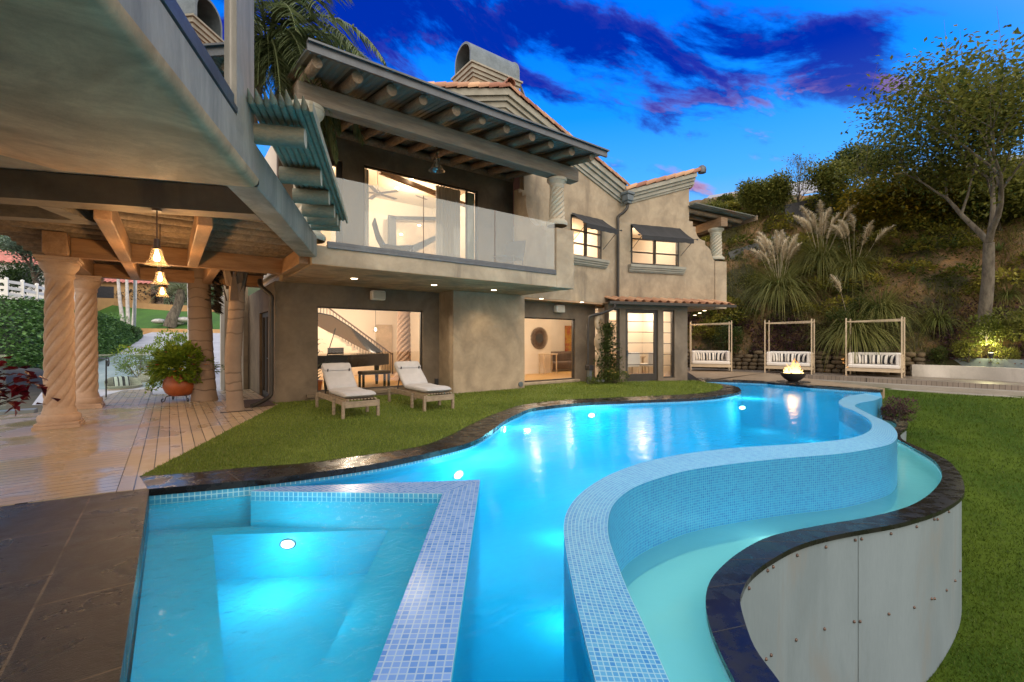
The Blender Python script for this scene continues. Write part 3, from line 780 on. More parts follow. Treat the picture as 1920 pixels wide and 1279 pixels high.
# sloping lawn on the right
def lz(x, y): return lawn_z(x, y)
b = MB(); rows = []
lawn_block = [Vector((p.x,p.y,0)) for p in SK] + [Vector((-6,-2,0)), Vector((-6,20,0)), Vector((21.3,20,0)), Vector((21.3,5.55,0)), Vector((18.4,4.72,0))]
for i in range(200):
    row = []
    for j in range(290):
        x = -4 + 27.5*i/199; y = -30 + 40*j/289
        row.append((x, y, (-7.0 if all(inside(lawn_block,x+.24*i_,y+.24*j_) for i_ in (-1,0,1) for j_ in (-1,0,1)) else lz(x,y) + .05*noise.noise((x*.3,y*.3,3)))))
    rows.append(row)
b.grid(rows)
struct('lawn', b, M_['lawn'], smooth=True)
a_ = backpts[-1]
skp = [Vector((p.x,p.y,0)) for p in SK]
b = MB(); cnt = 0
while cnt < 66000:
    f = 4+ (R.random()**1.6)*14; r = f*R.uniform(.5, 1.5)
    w_ = cam2w(r, f); x, y = w_.x, w_.y
    if x > 21.5-.17*(y-4): continue
    z = lz(x,y) + .05*noise.noise((x*.3,y*.3,3))
    L = R.uniform(.02,.045)*(1+.06*f); a = R.uniform(0,2*PI); w = .0035*(1+.13*f)
    d = Vector((R.uniform(-.7,.7), R.uniform(-.7,.7), 1)).normalized(); s = Vector((math.cos(a), math.sin(a), 0))*w; p = Vector((x,y,z))
    # keep the blades out of the pool trough
    if inside(lawn_block, x, y): continue
    b.face([p-s, p+s, p+d*L], var=min(1,max(0,.45+.35*noise.noise((x*.7,y*.7,5))+R.gauss(0,.22)))); cnt += 1
o = b.build('lawn_blades', M_['lawn_blade']); tag(o, 'deep green lawn grass on the slope right of the pool wall', 'grass', kind='stuff')
# timber deck under the pergola: boards run two ways
dmat = planks('deck_boards', (.47,.36,.245), (.39,.295,.195), .145, .006, (.24,.55), rotz=PI/2, length=60)
dmat2 = planks('deck_boards_across', (.46,.36,.25), (.385,.30,.205), .145, .006, (.10,.42), rotz=0, length=60)
E1 = gz(232,897); E2 = gz(318,700)
xs = -.42
b = MB(); b.prism([(xs,5.98),(-.17,5.93),(dk_a.x,dk_a.y),(dk_b.x,dk_b.y),(2.0,12.1),(2.0,16.2),(xs,16.2)], -.2, .004)
struct('deck', b, dmat)
b = MB(); b.prism([(-7.5,6.95),(xs-.006,6.0),(xs-.006,13.55),(-7.5,13.55)], -.2, .004)
struct('deck', b, dmat2)
b = MB(); b.prism([(-2.2,13.556),(xs-.006,13.556),(xs-.006,18.2),(-1.1,18.2)], -.2, .004)
struct('deck', b, dmat)
# dark stone paving
pm, nt, out = nodes('slate_paving')
v = coords(nt, (1,1,1), .0)
br = N(nt, 'ShaderNodeTexBrick'); br.offset = .5; br.inputs['Scale'].default_value = 1; br.inputs['Brick Width'].default_value = .92; br.inputs['Row Height'].default_value = .61
br.inputs['Mortar Size'].default_value = .007; br.inputs['Color1'].default_value = (.024,.017,.012,1); br.inputs['Color2'].default_value = (.015,.011,.008,1); br.inputs['Mortar'].default_value = (.13,.085,.045,1)
v9 = coords(nt, (1,1,1), PI/2); nt.links.new(v9, br.inputs['Vector'])
n1 = noiseN(nt, v, 2.2, 6, .65, .6); n2 = noiseN(nt, coords(nt,(1,5,1),.35), 26, 4, .65)
c = mixc(nt, smooth(nt, n1, .42, .68), br.outputs[0], (.036,.025,.017))
c = mixc(nt, smooth(nt, n2, .62, .72), c, (.10,.07,.045))
p = N(nt, 'ShaderNodeBsdfPrincipled'); nt.links.new(c, p.inputs['Base Color'])
nt.links.new(math_(nt, 'MULTIPLY_ADD', smooth(nt, n1, .3, .7), .28, .22), p.inputs['Roughness']); p.inputs['Specular IOR Level'].default_value = .38
bn = N(nt, 'ShaderNodeBump'); bn.inputs['Strength'].default_value = .8; bn.inputs['Distance'].default_value = .012
h = math_(nt, 'MULTIPLY_ADD', br.outputs['Fac'], -.8, math_(nt, 'ADD', n1, math_(nt, 'MULTIPLY', n2, .5)))
nt.links.new(h, bn.inputs['Height']); nt.links.new(bn.outputs[0], p.inputs['Normal']); nt.links.new(p.outputs[0], out.inputs[0])
b = MB(); b.prism([(-.19,-1.5),(-.165,5.92),(xs,5.975),(-7.5,6.94),(-7.5,-1.5)], -.2, .0)
struct('stone_paving', b, pm)
# raised far deck with two steps down to the lawn
def dline(t, off=0.0):     # deck front line: from house end to lawn end
    a = gz(1285,692); e = gz(1920,724); d = (e-a); n_ = Vector((-d.y, d.x, 0)).normalized()
    if n_.x > 0: n_ = -n_
    return a + d*t + n_*off
wood_far = planks('far_deck_boards', (.26,.21,.17), (.21,.17,.135), .14, .006, (.35,.6), rotz=.2)
stepm = surf('step_riser', (.36,.32,.27), (.28,.25,.21), rough=.7, scale=1.2, stretch=(1,1,4), fine=18, fine_amt=.2)
a, e = dline(-.35), dline(2.2)
b = MB(); b.prism([(a.x,a.y),(e.x,e.y),(e.x+4.5,e.y+1),(a.x+4.5,a.y+1)][::-1], -.6, .0)
struct('terrace_deck', b, wood_far)
for k, (o0, o1, zt) in enumerate(((0,.42,-.17),(.42,.84,-.34+.01))):
    a0,e0,a1,e1 = dline(-.1,o0),dline(2.2,o0),dline(-.1,o1),dline(2.2,o1)
    b = MB(); b.prism([(a1.x,a1.y),(e1.x,e1.y),(e0.x,e0.y),(a0.x,a0.y)], -.8, zt if k else zt)
    struct('deck_step', b, stepm)
# paved court between the house corner and the pool's far end
b = MB(); b.prism([(backL.x-1.2,backL.y-.9),(backL.x,backL.y+.05),(dline(.0).x+.05,dline(.0).y+.2),(dline(.33).x+.02,dline(.33).y),(off[-1].x+.6,off[-1].y+.1),(off[-1].x,off[-1].y)]+[(q.x,q.y) for q in reversed(off[2:])], -.3, -.012)
struct('stone_court', b, surf('court', (.34,.25,.16), (.26,.19,.12), rough=.5, scale=1, fine=12))
# ------------------------------------------------------------------ house
house = thing('house', 'two-storey taupe stucco house with clay-tiled gables, glazed balcony and lit windows', 'house', (9,12,0))
YB, YW, YF = 9.05, 12.2, 11.35         # balcony front, recessed wall, block front
ZS, ZB = 2.95, 3.30                     # soffit, balcony floor
def H(mb, name, mat, **k): return mb.build(name, mat, house, **k)
# ground-floor walls
b = MB()
wall(b, 2.03, 6.43, -.2, ZS, 0, .22, [(2.99,5.91,.2,2.38)], TY(YW))
b.box(2.03, YW+.221, -.2, 2.25, 13.2, ZS); b.box(2.03, 13.2, 2.28, 2.25, 14.6, ZS); b.box(2.03, 14.6, -.2, 2.25, 17.4, ZS)
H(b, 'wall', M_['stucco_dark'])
b = MB(); b.box(6.432, YF, -.2, 9.02, 12.5, ZS)
H(b, 'wall', M_['stucco'], bevel=.02)
YL = 11.95
b = MB(); wall(b, 9.022, 12.9, -.2, 2.9, 0, .2, [(9.1,11.85,.12,2.3)], TY(YL))
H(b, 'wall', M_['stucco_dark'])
# balcony slab
b = MB()
sl = [(2.12,YB),(8.9,YB),(8.9,11.398),(9.2,11.398),(9.2,12.19),(2.12,12.19)]
b.prism(sl, ZS, ZB)
H(b, 'balcony_slab', M_['stucco'], bevel=.015)
b = MB(); b.box(2.13,YB+.006,ZS-.012,8.89,YF-.01,ZS-.003); b.box(2.13,YF-.008,ZS-.012,6.42,YW-.01,ZS-.003)
H(b, 'soffit', M_['soffit'])
b = MB(); b.box(2.40, YB-.03, ZB-.03, 8.25, YB+.10, ZB+.035); b.box(2.40,YB-.016,ZB+.036,8.25,YB+.045,ZB+.10)
H(b, 'railing_channel', M_['grey_metal'], bevel=.006)
gl = glass('balcony_glass', (.90,.95,.92), refl=1.1, haze=.20, haze_col=(.86,.86,.80))  # diffuse haze painted in for the pale sky reflected by the panels
gx = [2.46, 4.40, 6.28, 8.22]
for i in range(3):
    b = MB(); b.box(gx[i]+.004, YB+.005, ZB+.04, gx[i+1]-.004, YB+.017, 4.65)
    b = MB(); b.face([(gx[i]+.006,YB+.012,ZB+.04),(gx[i+1]-.006,YB+.012,ZB+.04),(gx[i+1]-.006,YB+.012,4.65),(gx[i]+.006,YB+.012,4.65)])
    H(b, 'glass_panel', gl)
b = MB()
for x in gx[1:3]: b.box(x-.004,YB+.002,ZB+.1,x+.004,YB+.02,4.652)
H(b, 'panel_joint', M_['bolt'])
# right pedestal with its stepped side parapet back to the wall
b = MB(); b.box(8.27,YB-.012,ZS-.02,8.92,YB+.42,4.54)
H(b, 'pedestal', M_['stucco'], bevel=.02)
prof = [(9.48,4.52),(9.75,4.52),(9.75,4.66),(9.95,4.66),(9.95,4.82),(10.05,4.83)]
for k in range(1,11):
    t = k/10; prof.append((10.05+.75*math.sin(t*PI/2), 4.83+.95*(1-math.cos(t*PI/2))))
prof += [(10.8,5.92),(10.98,5.92),(10.98,6.06),(11.15,6.06),(11.15,6.2),(11.39,6.2)]
b = MB(); xs_ = (8.62, 8.86)
top = [(y,z) for y,z in prof]
for i in range(len(top)-1):
    (y0,z0),(y1,z1) = top[i],top[i+1]
    b.face([(xs_[0],y0,z0),(xs_[1],y0,z0),(xs_[1],y1,z1),(xs_[0],y1,z1)])
for x in xs_:
    b.face([(x,9.48,ZB)]+[(x,y,z) for y,z in top]+[(x,11.39,ZB)])
b.face([(xs_[0],9.48,ZB),(xs_[1],9.48,ZB),(xs_[1],9.48,4.52),(xs_[0],9.48,4.52)])
H(b, 'side_parapet', M_['stucco'])
# upper walls
b = MB()
wall(b, 2.1, 9.2, ZB, 7.05, 0, .22, [(2.75,3.62,ZB+.06,6.2),(4.17,7.82,ZB+.06,6.25)], TY(YW))
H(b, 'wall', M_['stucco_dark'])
YG = 11.4
apx, apz, gs = 8.24, 9.18, .335
def rake(x): return apz - gs*abs(x-apx)
XV = 13.72
b = MB()
xs = [9.02, 11.08, 12.65, XV]
wall(b, 9.02, XV, 2.9, 5.95, 0, .22, [(11.08,12.65,4.45,5.88)], TY(YG))
# gable above, a sloped top
def gable(mb, x0, x1, zb_, y0, y1):
    pts = [(x0,zb_),(x1,zb_),(x1,rake(x1))] + ([(apx,apz)] if x0 < apx < x1 else []) + [(x0,rake(x0))]
    mb.face([(x,y0,z) for x,z in pts]); mb.face([(x,y1,z) for x,z in reversed(pts)])
    for i in range(len(pts)):
        a,c = pts[i],pts[(i+1)%len(pts)]
        mb.face([(a[0],y1,a[1]),(c[0],y1,c[1]),(c[0],y0,c[1]),(a[0],y0,a[1])])
gable(b, 9.022, XV, 5.951, YG, YG+.22)
gable(b, 3.2, 9.019, 6.95, YG, YG+.22)
H(b, 'wall', M_['stucco'])
# cornice under the rakes: stepped mouldings
def rake_mould(mb, x0, x1, f, y, steps):
    for (dz0, dz1, out_) in steps:
        p = [(x0,f(x0)+dz0),(x1,f(x1)+dz0),(x1,f(x1)+dz1),(x0,f(x0)+dz1)]
        mb.face([(x,y-out_,z) for x,z in p]); 
        mb.face([(p[0][0],y,p[0][1]),(p[1][0],y,p[1][1]),(p[1][0],y-out_,p[1][1]),(p[0][0],y-out_,p[0][1])])
        mb.face([(p[3][0],y-out_,p[3][1]),(p[2][0],y-out_,p[2][1]),(p[2][0],y,p[2][1]),(p[3][0],y,p[3][1])])
        for i,j in ((0,3),(1,2)):
            mb.face([(p[i][0],y,p[i][1]),(p[i][0],y-out_,p[i][1]),(p[j][0],y-out_,p[j][1]),(p[j][0],y,p[j][1])])
steps = [(-.62,-.52,.05),(-.515,-.34,.10),(-.335,-.20,.17),(-.195,.0,.25)]
b = MB(); rake_mould(b, apx, XV-.02, rake, YG, steps); rake_mould(b, 3.2, apx-.001, rake, YG, steps)
ins = lambda x: rake(x)-.72
for s_ in ([(-.02,.03,.04)],[(-.2,-.16,.03)]):
    rake_mould(b, apx, 10.5, ins, YG, s_); rake_mould(b, 4.4, apx-.001, ins, YG, s_)
H(b, 'cornice', M_['trim'])
# roof planes of the gable and the rake tiles
b = MB()
for (x0,x1) in ((2.6,apx),(apx,XV+.3)):
    b.face([(x0,YG-.22,rake(x0)+.03),(x1,YG-.22,rake(x1)+.03),(x1,20,rake(x1)+.03),(x0,20,rake(x0)+.03)])
H(b, 'roof', M_['tile'])
def rake_tiles(x0, z0, x1, z1, y, n, r=.125, T=None):
    """barrel tiles laid down a rake, each a half round overlapping the next"""
    b = MB(); T = T or (lambda a, d, z: Vector((a, y+d, z)))
    for k in range(n):
        t0, t1 = k/n, (k+1.12)/n
        v = R.random()
        for ring in (0,):
            rows = []
            for t, rr, lift in ((t0, r*.95, .045), (t1, r*1.05, .0)):
                a = x0+(x1-x0)*t; z = z0+(z1-z0)*t + lift
                rows.append([T(a, -math.cos(q*PI/8)*rr, z + math.sin(q*PI/8)*rr) for q in range(-1,10)])
            b.grid(rows, var=v)
            n0 = rows[1]; c = T(x0+(x1-x0)*t1, 0, z0+(z1-z0)*t1)
            rim_ = [p.lerp(c, .14) for p in n0]; b.grid([n0, rim_], var=v*.6)
    return b
H(rake_tiles(apx, rake(apx)+.04, XV+.12, rake(XV+.12)+.04, YG-.2, 16), 'rake_tiles', M_['tile'], smooth=True)
H(rake_tiles(apx, rake(apx)+.04, 3.2, rake(3.2)+.04, YG-.2, 14), 'rake_tiles', M_['tile'], smooth=True)
b = MB()
for k in range(3):
    rows = []
    for t, rr in ((0,.17),(1,.15)):
        y = YG-.38+k*.42+t*.46
        rows.append([(apx+math.cos(q*PI/8)*rr, y, apz+.10-.04*t+math.sin(q*PI/8)*rr) for q in range(9)])
    b.grid(rows, var=.1); b.grid([rows[0],[Vector(p).lerp(Vector((apx,YG-.38+k*.42,apz+.1)),.15) for p in rows[0]]], var=0)
H(b, 'ridge_tiles', M_['tile'], smooth=True)
# second, half gable over the angled wing
A0 = Vector((13.7,11.4,0)); DW = Vector((.95,-.314,0)); DN = Vector((.314,.95,0))     # along, inwards
def TW(a, d, z): return Vector((A0.x+DW.x*a+DN.x*d, A0.y+DW.y*a+DN.y*d, z))
ZW2 = 2.9
b = MB()
wall(b, 0.0, 3.16, ZW2, 6.3, 0, .22, [(.45,2.68,4.43,5.95)], TW)
def r2(a): return 7.12 + .325*a
pts = [(0.0,6.301),(3.16,6.301),(3.16,r2(3.16)),(0.0,r2(0.0))]
b.face([TW(a,0,z) for a,z in pts]); b.face([TW(a,.22,z) for a,z in reversed(pts)])
for i in range(4):
    a,c = pts[i],pts[(i+1)%4]; b.face([TW(a[0],.22,a[1]),TW(c[0],.22,c[1]),TW(c[0],0,c[1]),TW(a[0],0,a[1])])
# return wall on the far side and the stepped balcony parapet
p2 = [(3.161,ZW2),(4.42,ZW2),(4.42,4.80),(4.36,4.86),(4.30,4.98),(4.24,5.2),(4.12,5.32),(3.95,5.42),(3.95,5.58),(3.80,5.6),(3.66,5.66),(3.55,5.78),(3.48,5.95),(3.48,6.12),(3.34,6.12),(3.34,6.32),(3.161,6.32)]
b.face([TW(a,0,z) for a,z in p2]); b.face([TW(a,.22,z) for a,z in reversed(p2)])
for i in range(len(p2)):
    a,c = p2[i],p2[(i+1)%len(p2)]; b.face([TW(a[0],.22,a[1]),TW(c[0],.22,c[1]),TW(c[0],0,c[1]),TW(a[0],0,a[1])])
b.face([TW(3.16,.22,ZW2),TW(3.16,6,ZW2),TW(3.16,6,8.1),TW(3.16,.22,8.1)])
b.face([TW(3.16,.22,8.1),TW(3.16,6,8.1),TW(0,6,7.1),TW(0,.22,7.1)])
H(b, 'wall', M_['stucco'])
b = MB()
for (dz0,dz1,o_) in steps:
    q = [(0.0,r2(0)+dz0*.8),(3.34,r2(3.34)+dz0*.8),(3.34,r2(3.34)+dz1*.8),(0.0,r2(0)+dz1*.8)]
    b.face([TW(a,-o_,z) for a,z in q])
    for i in range(4):
        a,c = q[i],q[(i+1)%4]; b.face([TW(a[0],-o_,a[1]),TW(c[0],-o_,c[1]),TW(c[0],.02,c[1]),TW(a[0],.02,a[1])])
H(b, 'cornice', M_['trim'])
b = MB(); b.face([TW(0,-.2,r2(0)+.03),TW(3.45,-.2,r2(3.45)+.03),TW(3.45,7,r2(3.45)+.03),TW(0,7,r2(0)+.03)])
q = [TW(3.2,-.1,r2(3.2)-.55),TW(3.2,7,r2(3.2)-.55),TW(3.45,7,r2(3.45)+.02),TW(3.45,-.1,r2(3.45)+.02)]
b.face(q)
H(b, 'roof', M_['tile'])
H(rake_tiles(3.62, r2(3.62)+.05, .12, r2(.12)+.05, 0, 8, .12, lambda a,d,z: TW(a, d-.18, z)), 'rake_tiles', M_['tile'], smooth=True)
b = MB(); c = TW(3.62,-.2,r2(3.62)+.06); b.lathe([(.0,-.14),(.15,-.12),(.17,0),(.15,.1),(.08,.17),(0,.18)], (c.x,c.y,c.z), 16)
H(b, 'ridge_cap', M_['grey_metal'], smooth=True)
# corner pedestal, wing balcony soffit
b = MB()
for (a0,a1,d0,d1,z0,z1) in ((4.42,5.0,-.05,.5,ZW2-.06,4.78),):
    P = [TW(a0,d0,0),TW(a1,d0,0),TW(a1,d1,0),TW(a0,d1,0)]
    b.prism([(p.x,p.y) for p in P], z0, z1)
H(b, 'pedestal', M_['stucco'], bevel=.02)
b = MB(); P = [TW(0.0,.03,0),TW(5.0,.03,0),TW(5.0,6,0),TW(0.0,6,0)]
b.prism([(p.x,p.y) for p in P], ZW2-.055, ZW2-.003)
H(b, 'soffit', M_['soffit'])
b = MB(); b.prism([(9.024,YG+.01),(13.69,YG+.01),(13.9,12.3),(9.024,12.3)], 2.84, 2.897)
H(b, 'soffit', M_['soffit'])
# ------------------------------------------------------------------ entrance bay
S0 = Vector((12.75,11.05,0))
def TD(a, d, z): return Vector((S0.x+DW.x*a+DN.x*d, S0.y+DW.y*a+DN.y*d, z))
def px_a(px):     # distance along the bay front of an upright at that bearing
    r = ray(px, 640); ox, oy = S0.x, S0.y
    det = r[0]*(-DW.y) + DW.x*r[1]; return (r[0]*oy - r[1]*ox)/det
aL0,aL1,aD0,aD1,aR0,aR1,aE = [px_a(p) for p in (1142,1162,1173,1234,1244,1265,1289)]
zt = 2.66
b = MB()
wall(b, -.12, aE, -.2, 2.86, 0, .25, [(aL0,aL1,.10,zt),(aD0,aD1,-.2,zt),(aR0,aR1,.10,zt)], TD)
P = [TD(aE,.251,0),TD(aE-.25,.251,0),TD(aE-.25,3.4,0),TD(aE,3.4,0)]; b.prism([(p.x,p.y) for p in P], -.2, 2.83)
H(b, 'wall', M_['stucco_dark'])
gpane = glass('window_glass', (.97,.97,.95), refl=.9)
def glazed(name, a0, a1, z0, z1, T, d, bars_z=(), bars_a=(), fw=.05, mat='frame', bw=.022, deep=.07, bottom=None):
    f = MB(); bt = bottom or fw
    def bx(p, q, r_, s): 
        P = [T(p,d-deep/2,0),T(q,d-deep/2,0),T(q,d+deep/2,0),T(p,d+deep/2,0)]; f.prism([(v_.x,v_.y) for v_ in P], r_, s)
    bx(a0,a0+fw,z0,z1); bx(a1-fw,a1,z0,z1); bx(a0+fw,a1-fw,z1-fw,z1); bx(a0+fw,a1-fw,z0,z0+bt)
    for z in bars_z: bx(a0+fw,a1-fw,z-bw/2,z+bw/2)
    zz = [z0+bt]+list(bars_z)+[z1-fw]
    for a in bars_a:
        for z_a, z_b in zip(zz[:-1], zz[1:]): bx(a-bw,a+bw,z_a+bw*.5,z_b-bw*.5)
    o = f.build(name, M_[mat], house)
    g = MB(); g.face([T(a0+fw*.8,d,z0+bt*.8),T(a1-fw*.8,d,z0+bt*.8),T(a1-fw*.8,d,z1-fw*.8),T(a0+fw*.8,d,z1-fw*.8)])
    g.build('pane', gpane, o, world=True)
    return o
lad = [.58,.99,1.40,1.81,2.22]
glazed('window', aL0, aL1, .10, zt, TD, .1, lad, fw=.045)
door = glazed('door', aD0, aD1, .02, zt, TD, .09, [.62,1.03,1.43,1.83,2.22], fw=.13, bottom=.26)
glazed('window', aR0, aR1, .10, zt, TD, .1, lad, fw=.045)
b = MB(); p = TD(aD0+.07,-.02,1.05); b.box(p.x-.02,p.y-.02,.95,p.x+.02,p.y+.04,1.15); q = TD(aD0+.2,-.03,1.05); b.tube([p, p+(q-p)*.2+Vector((0,-.03,0)), q], .012, 8)
b.build('handle', M_['zinc'], door)
# tiled canopy over the bay
b = MB()
nT = 15; a_0, a_1 = -.05, px_a(1362)
for k in range(nT):
    a0 = a_0 + (a_1-a_0)*k/nT; w_ = (a_1-a_0)/nT; v = R.random()
    for (off_, sgn, rr) in ((w_*.25, 1, w_*.27),(w_*.75, -1, w_*.25)):
        rows = []
        for dd, zz in ((-.42,2.93),(.45,3.12)):
            rows.append([TD(a0+off_-math.cos(q*PI/8)*rr, dd, zz+sgn*math.sin(q*PI/8)*rr*.75) for q in range(9)])
        b.grid(rows, var=v)
        b.grid([rows[0],[p+Vector((0,0,-.018)) for p in rows[0]]], var=v*.5)
H(b, 'canopy_tiles', M_['tile'], smooth=True)
b = MB(); P = [TD(a_0-.1,-.40,0),TD(a_1,-.40,0),TD(a_1,.5,0),TD(a_0-.1,.5,0)]; b.prism([(p.x,p.y) for p in P], 2.865, 2.89)
H(b, 'canopy_soffit', M_['soffit'])
b = MB(); P = [TD(a_0-.3,-.52,0),TD(a_1,-.52,0),TD(a_1,-.405,0),TD(a_0-.3,-.405,0)]; b.prism([(p.x,p.y) for p in P], 2.80, 2.90)
H(b, 'gutter', M_['frame'], bevel=.012)
# downpipes
def pipe(pts, r=.05, mat='frame', name='downpipe'):
    b = MB(); b.tube(crom(pts, 6), r, 12); return H(b, name, M_[mat], smooth=True)
vp = TW(.0,-.02,0)
pipe([(vp.x-.02,vp.y-.33,6.72),(vp.x-.02,vp.y-.33,6.5),(vp.x-.12,vp.y-.25,6.32),(vp.x-.26,vp.y-.10,6.15),(vp.x-.28,vp.y-.10,5.9),(vp.x-.28,vp.y-.10,5.0),(vp.x-.28,vp.y-.10,4.0),(vp.x-.28,vp.y-.10,2.95)], .055)
pg = TD(a_0-.1,-.46,0)
pipe([(pg.x,pg.y,2.82),(pg.x,pg.y,2.66),(pg.x-.25,pg.y+.25,2.5),(pg.x-.62,pg.y+.52,2.38),(pg.x-.68,pg.y+.58,2.2),(pg.x-.68,pg.y+.6,1.5),(pg.x-.68,pg.y+.6,.05)], .05)
b = MB(); b.box(vp.x-.16,vp.y-.48,6.72,vp.x+.16,vp.y-.2,6.95); b.box(vp.x-.2,vp.y-.52,6.95,vp.x+.2,vp.y-.16,7.05); b.box(vp.x-.12,vp.y-.44,6.62,vp.x+.12,vp.y-.24,6.72)
H(b, 'rain_head', M_['zinc'], bevel=.015)
cx_, cy_ = 1.92, 12.02
pipe([(1.72,12.3,2.95),(1.72,12.2,2.82),(1.80,12.1,2.70),(cx_,cy_,2.55),(cx_,cy_,2.3),(cx_,cy_,1.2),(cx_,cy_,.38),(cx_-.05,cy_-.04,.2),(cx_-.3,cy_-.25,.09),(cx_-.45,cy_-.36,.05)], .05)
# upper windows with sills and awnings
def awning(a0, a1, zt_, zb_, dep, T, arm_z):
    f = MB()
    q0,q1,q2,q3 = T(a0,-.03,zt_),T(a1,-.03,zt_),T(a1+.02,-dep,zb_),T(a0-.02,-dep,zb_)
    rows = []
    for i in range(9):
        t = i/8; sag = -.03*math.sin(PI*t)
        rows.append([q0.lerp(q3,t).lerp(q1.lerp(q2,t), j/12)+Vector((0,0,sag+.006*math.sin(j*2.1))) for j in range(13)])
    f.grid(rows); f.grid([rows[-1],[p+Vector((0,0,-.16+.01*math.sin(i*2.7))) for i,p in enumerate(rows[-1])]])
    o = f.build('awning', M_['awning'], house, solid=.008)
    for a, e in ((a0-.02,-1),(a1+.02,1)):
        g = MB(); g.tube([T(a,-dep,zb_-.02), T(a+(.02*e),-.03,arm_z)], .011, 8)
        g.tube([T(a-.02,-dep,zb_), T(a+.12*e,-dep-.02,zb_)], .012, 8); g.tube([T(a+.12*e,-dep-.02,zb_), T(a+.15*e,-dep-.02,zb_), T(a+.2*e,-dep-.02,zb_)], [.03,.03,.004], 8)
        g.build('arm', M_['dark_metal'], o)
def sill(a0, a1, z, T):
    f = MB()
    for (o_, z0, z1) in ((.22,z-.10,z),(.17,z-.17,z-.10),(.12,z-.24,z-.17),(.07,z-.28,z-.24)):
        P = [T(a0,-o_,0),T(a1,-o_,0),T(a1,-.001,0),T(a0,-.001,0)]; f.prism([(p.x,p.y) for p in P], z0, z1)
    f.build('sill', M_['trim'], house, bevel=.02)
TG = TY(YG)
glazed('window', 11.08, 12.65, 4.45, 5.88, TG, .06, [4.93,5.38], [11.865], fw=.07, bw=.03, deep=.12)
glazed('window', .45, 2.68, 4.43, 5.95, TW, .06, [4.93,5.44], [1.56], fw=.08, bw=.032, deep=.12)
sill(10.95, 12.85, 4.44, TG); sill(.32, 2.85, 4.42, TW)
awning(11.1, 12.66, 5.93, 5.42, .75, TG, 4.85); awning(.43, 2.70, 5.98, 5.38, .8, TW, 4.9)
# large sheets of glass: piano room, family room, upper room and balcony door
def pane(x0, x1, z0, z1, y, fr=.035, name='window'):
    f = MB(); wall(f, x0, x1, z0, z1, -.04, .04, [(x0+fr,x1-fr,z0+fr,z1-fr)], TY(y)); o = H(f, name, M_['frame'])
    g = MB(); g.face([(x0+fr,y,z0+fr),(x1-fr,y,z0+fr),(x1-fr,y,z1-fr),(x0+fr,y,z1-fr)]); g.build('pane', gpane, o); return o
pane(2.99, 5.91, .2, 2.38, YW+.12)
b = MB(); b.box(2.72,YW-.10,.07,6.05,YW-.001,.17); b.box(2.8,YW-.06,.0,5.98,YW-.001,.069); H(b, 'sill', M_['stucco_dark'], bevel=.02)
pane(9.1, 11.85, .12, 2.3, YL+.1)
b = MB(); b.box(9.03,YL-.12,.0,12.0,YL-.001,.115); H(b, 'sill', M_['stucco'], bevel=.03)
pane(4.17, 7.82, ZB+.06, 6.25, YW+.1, .045)
ud = pane(2.75, 3.62, ZB+.06, 6.2, YW+.1, .14, 'door')
b = MB(); b.tube([(3.5,YW+.02,4.35),(3.5,YW-.02,4.35)], .035, 12); b.build('handle', M_['zinc'], ud)
b = MB(); b.box(7.42,YW+.09,ZB+.06,7.47,YW+.14,6.25); H(b, 'mullion', M_['frame'])
# side door by the pergola
b = MB(); wall(b, 13.2, 14.6, -.05, 2.28, 0, .08, [(13.32,13.9,.12,2.16),(14.06,14.48,.12,2.16)], lambda a,d,z: Vector((2.10+d,a,z)))
sd = H(b, 'door', M_['frame'])
b = MB(); b.face([(2.14,13.3,.1),(2.14,14.5,.1),(2.14,14.5,2.2),(2.14,13.3,2.2)]); b.build('pane', gpane, sd)
b = MB(); b.tube([(2.1,13.27,1.05),(2.04,13.27,1.05),(2.04,13.36,1.05)], .014, 8); b.build('handle', M_['zinc'], sd)
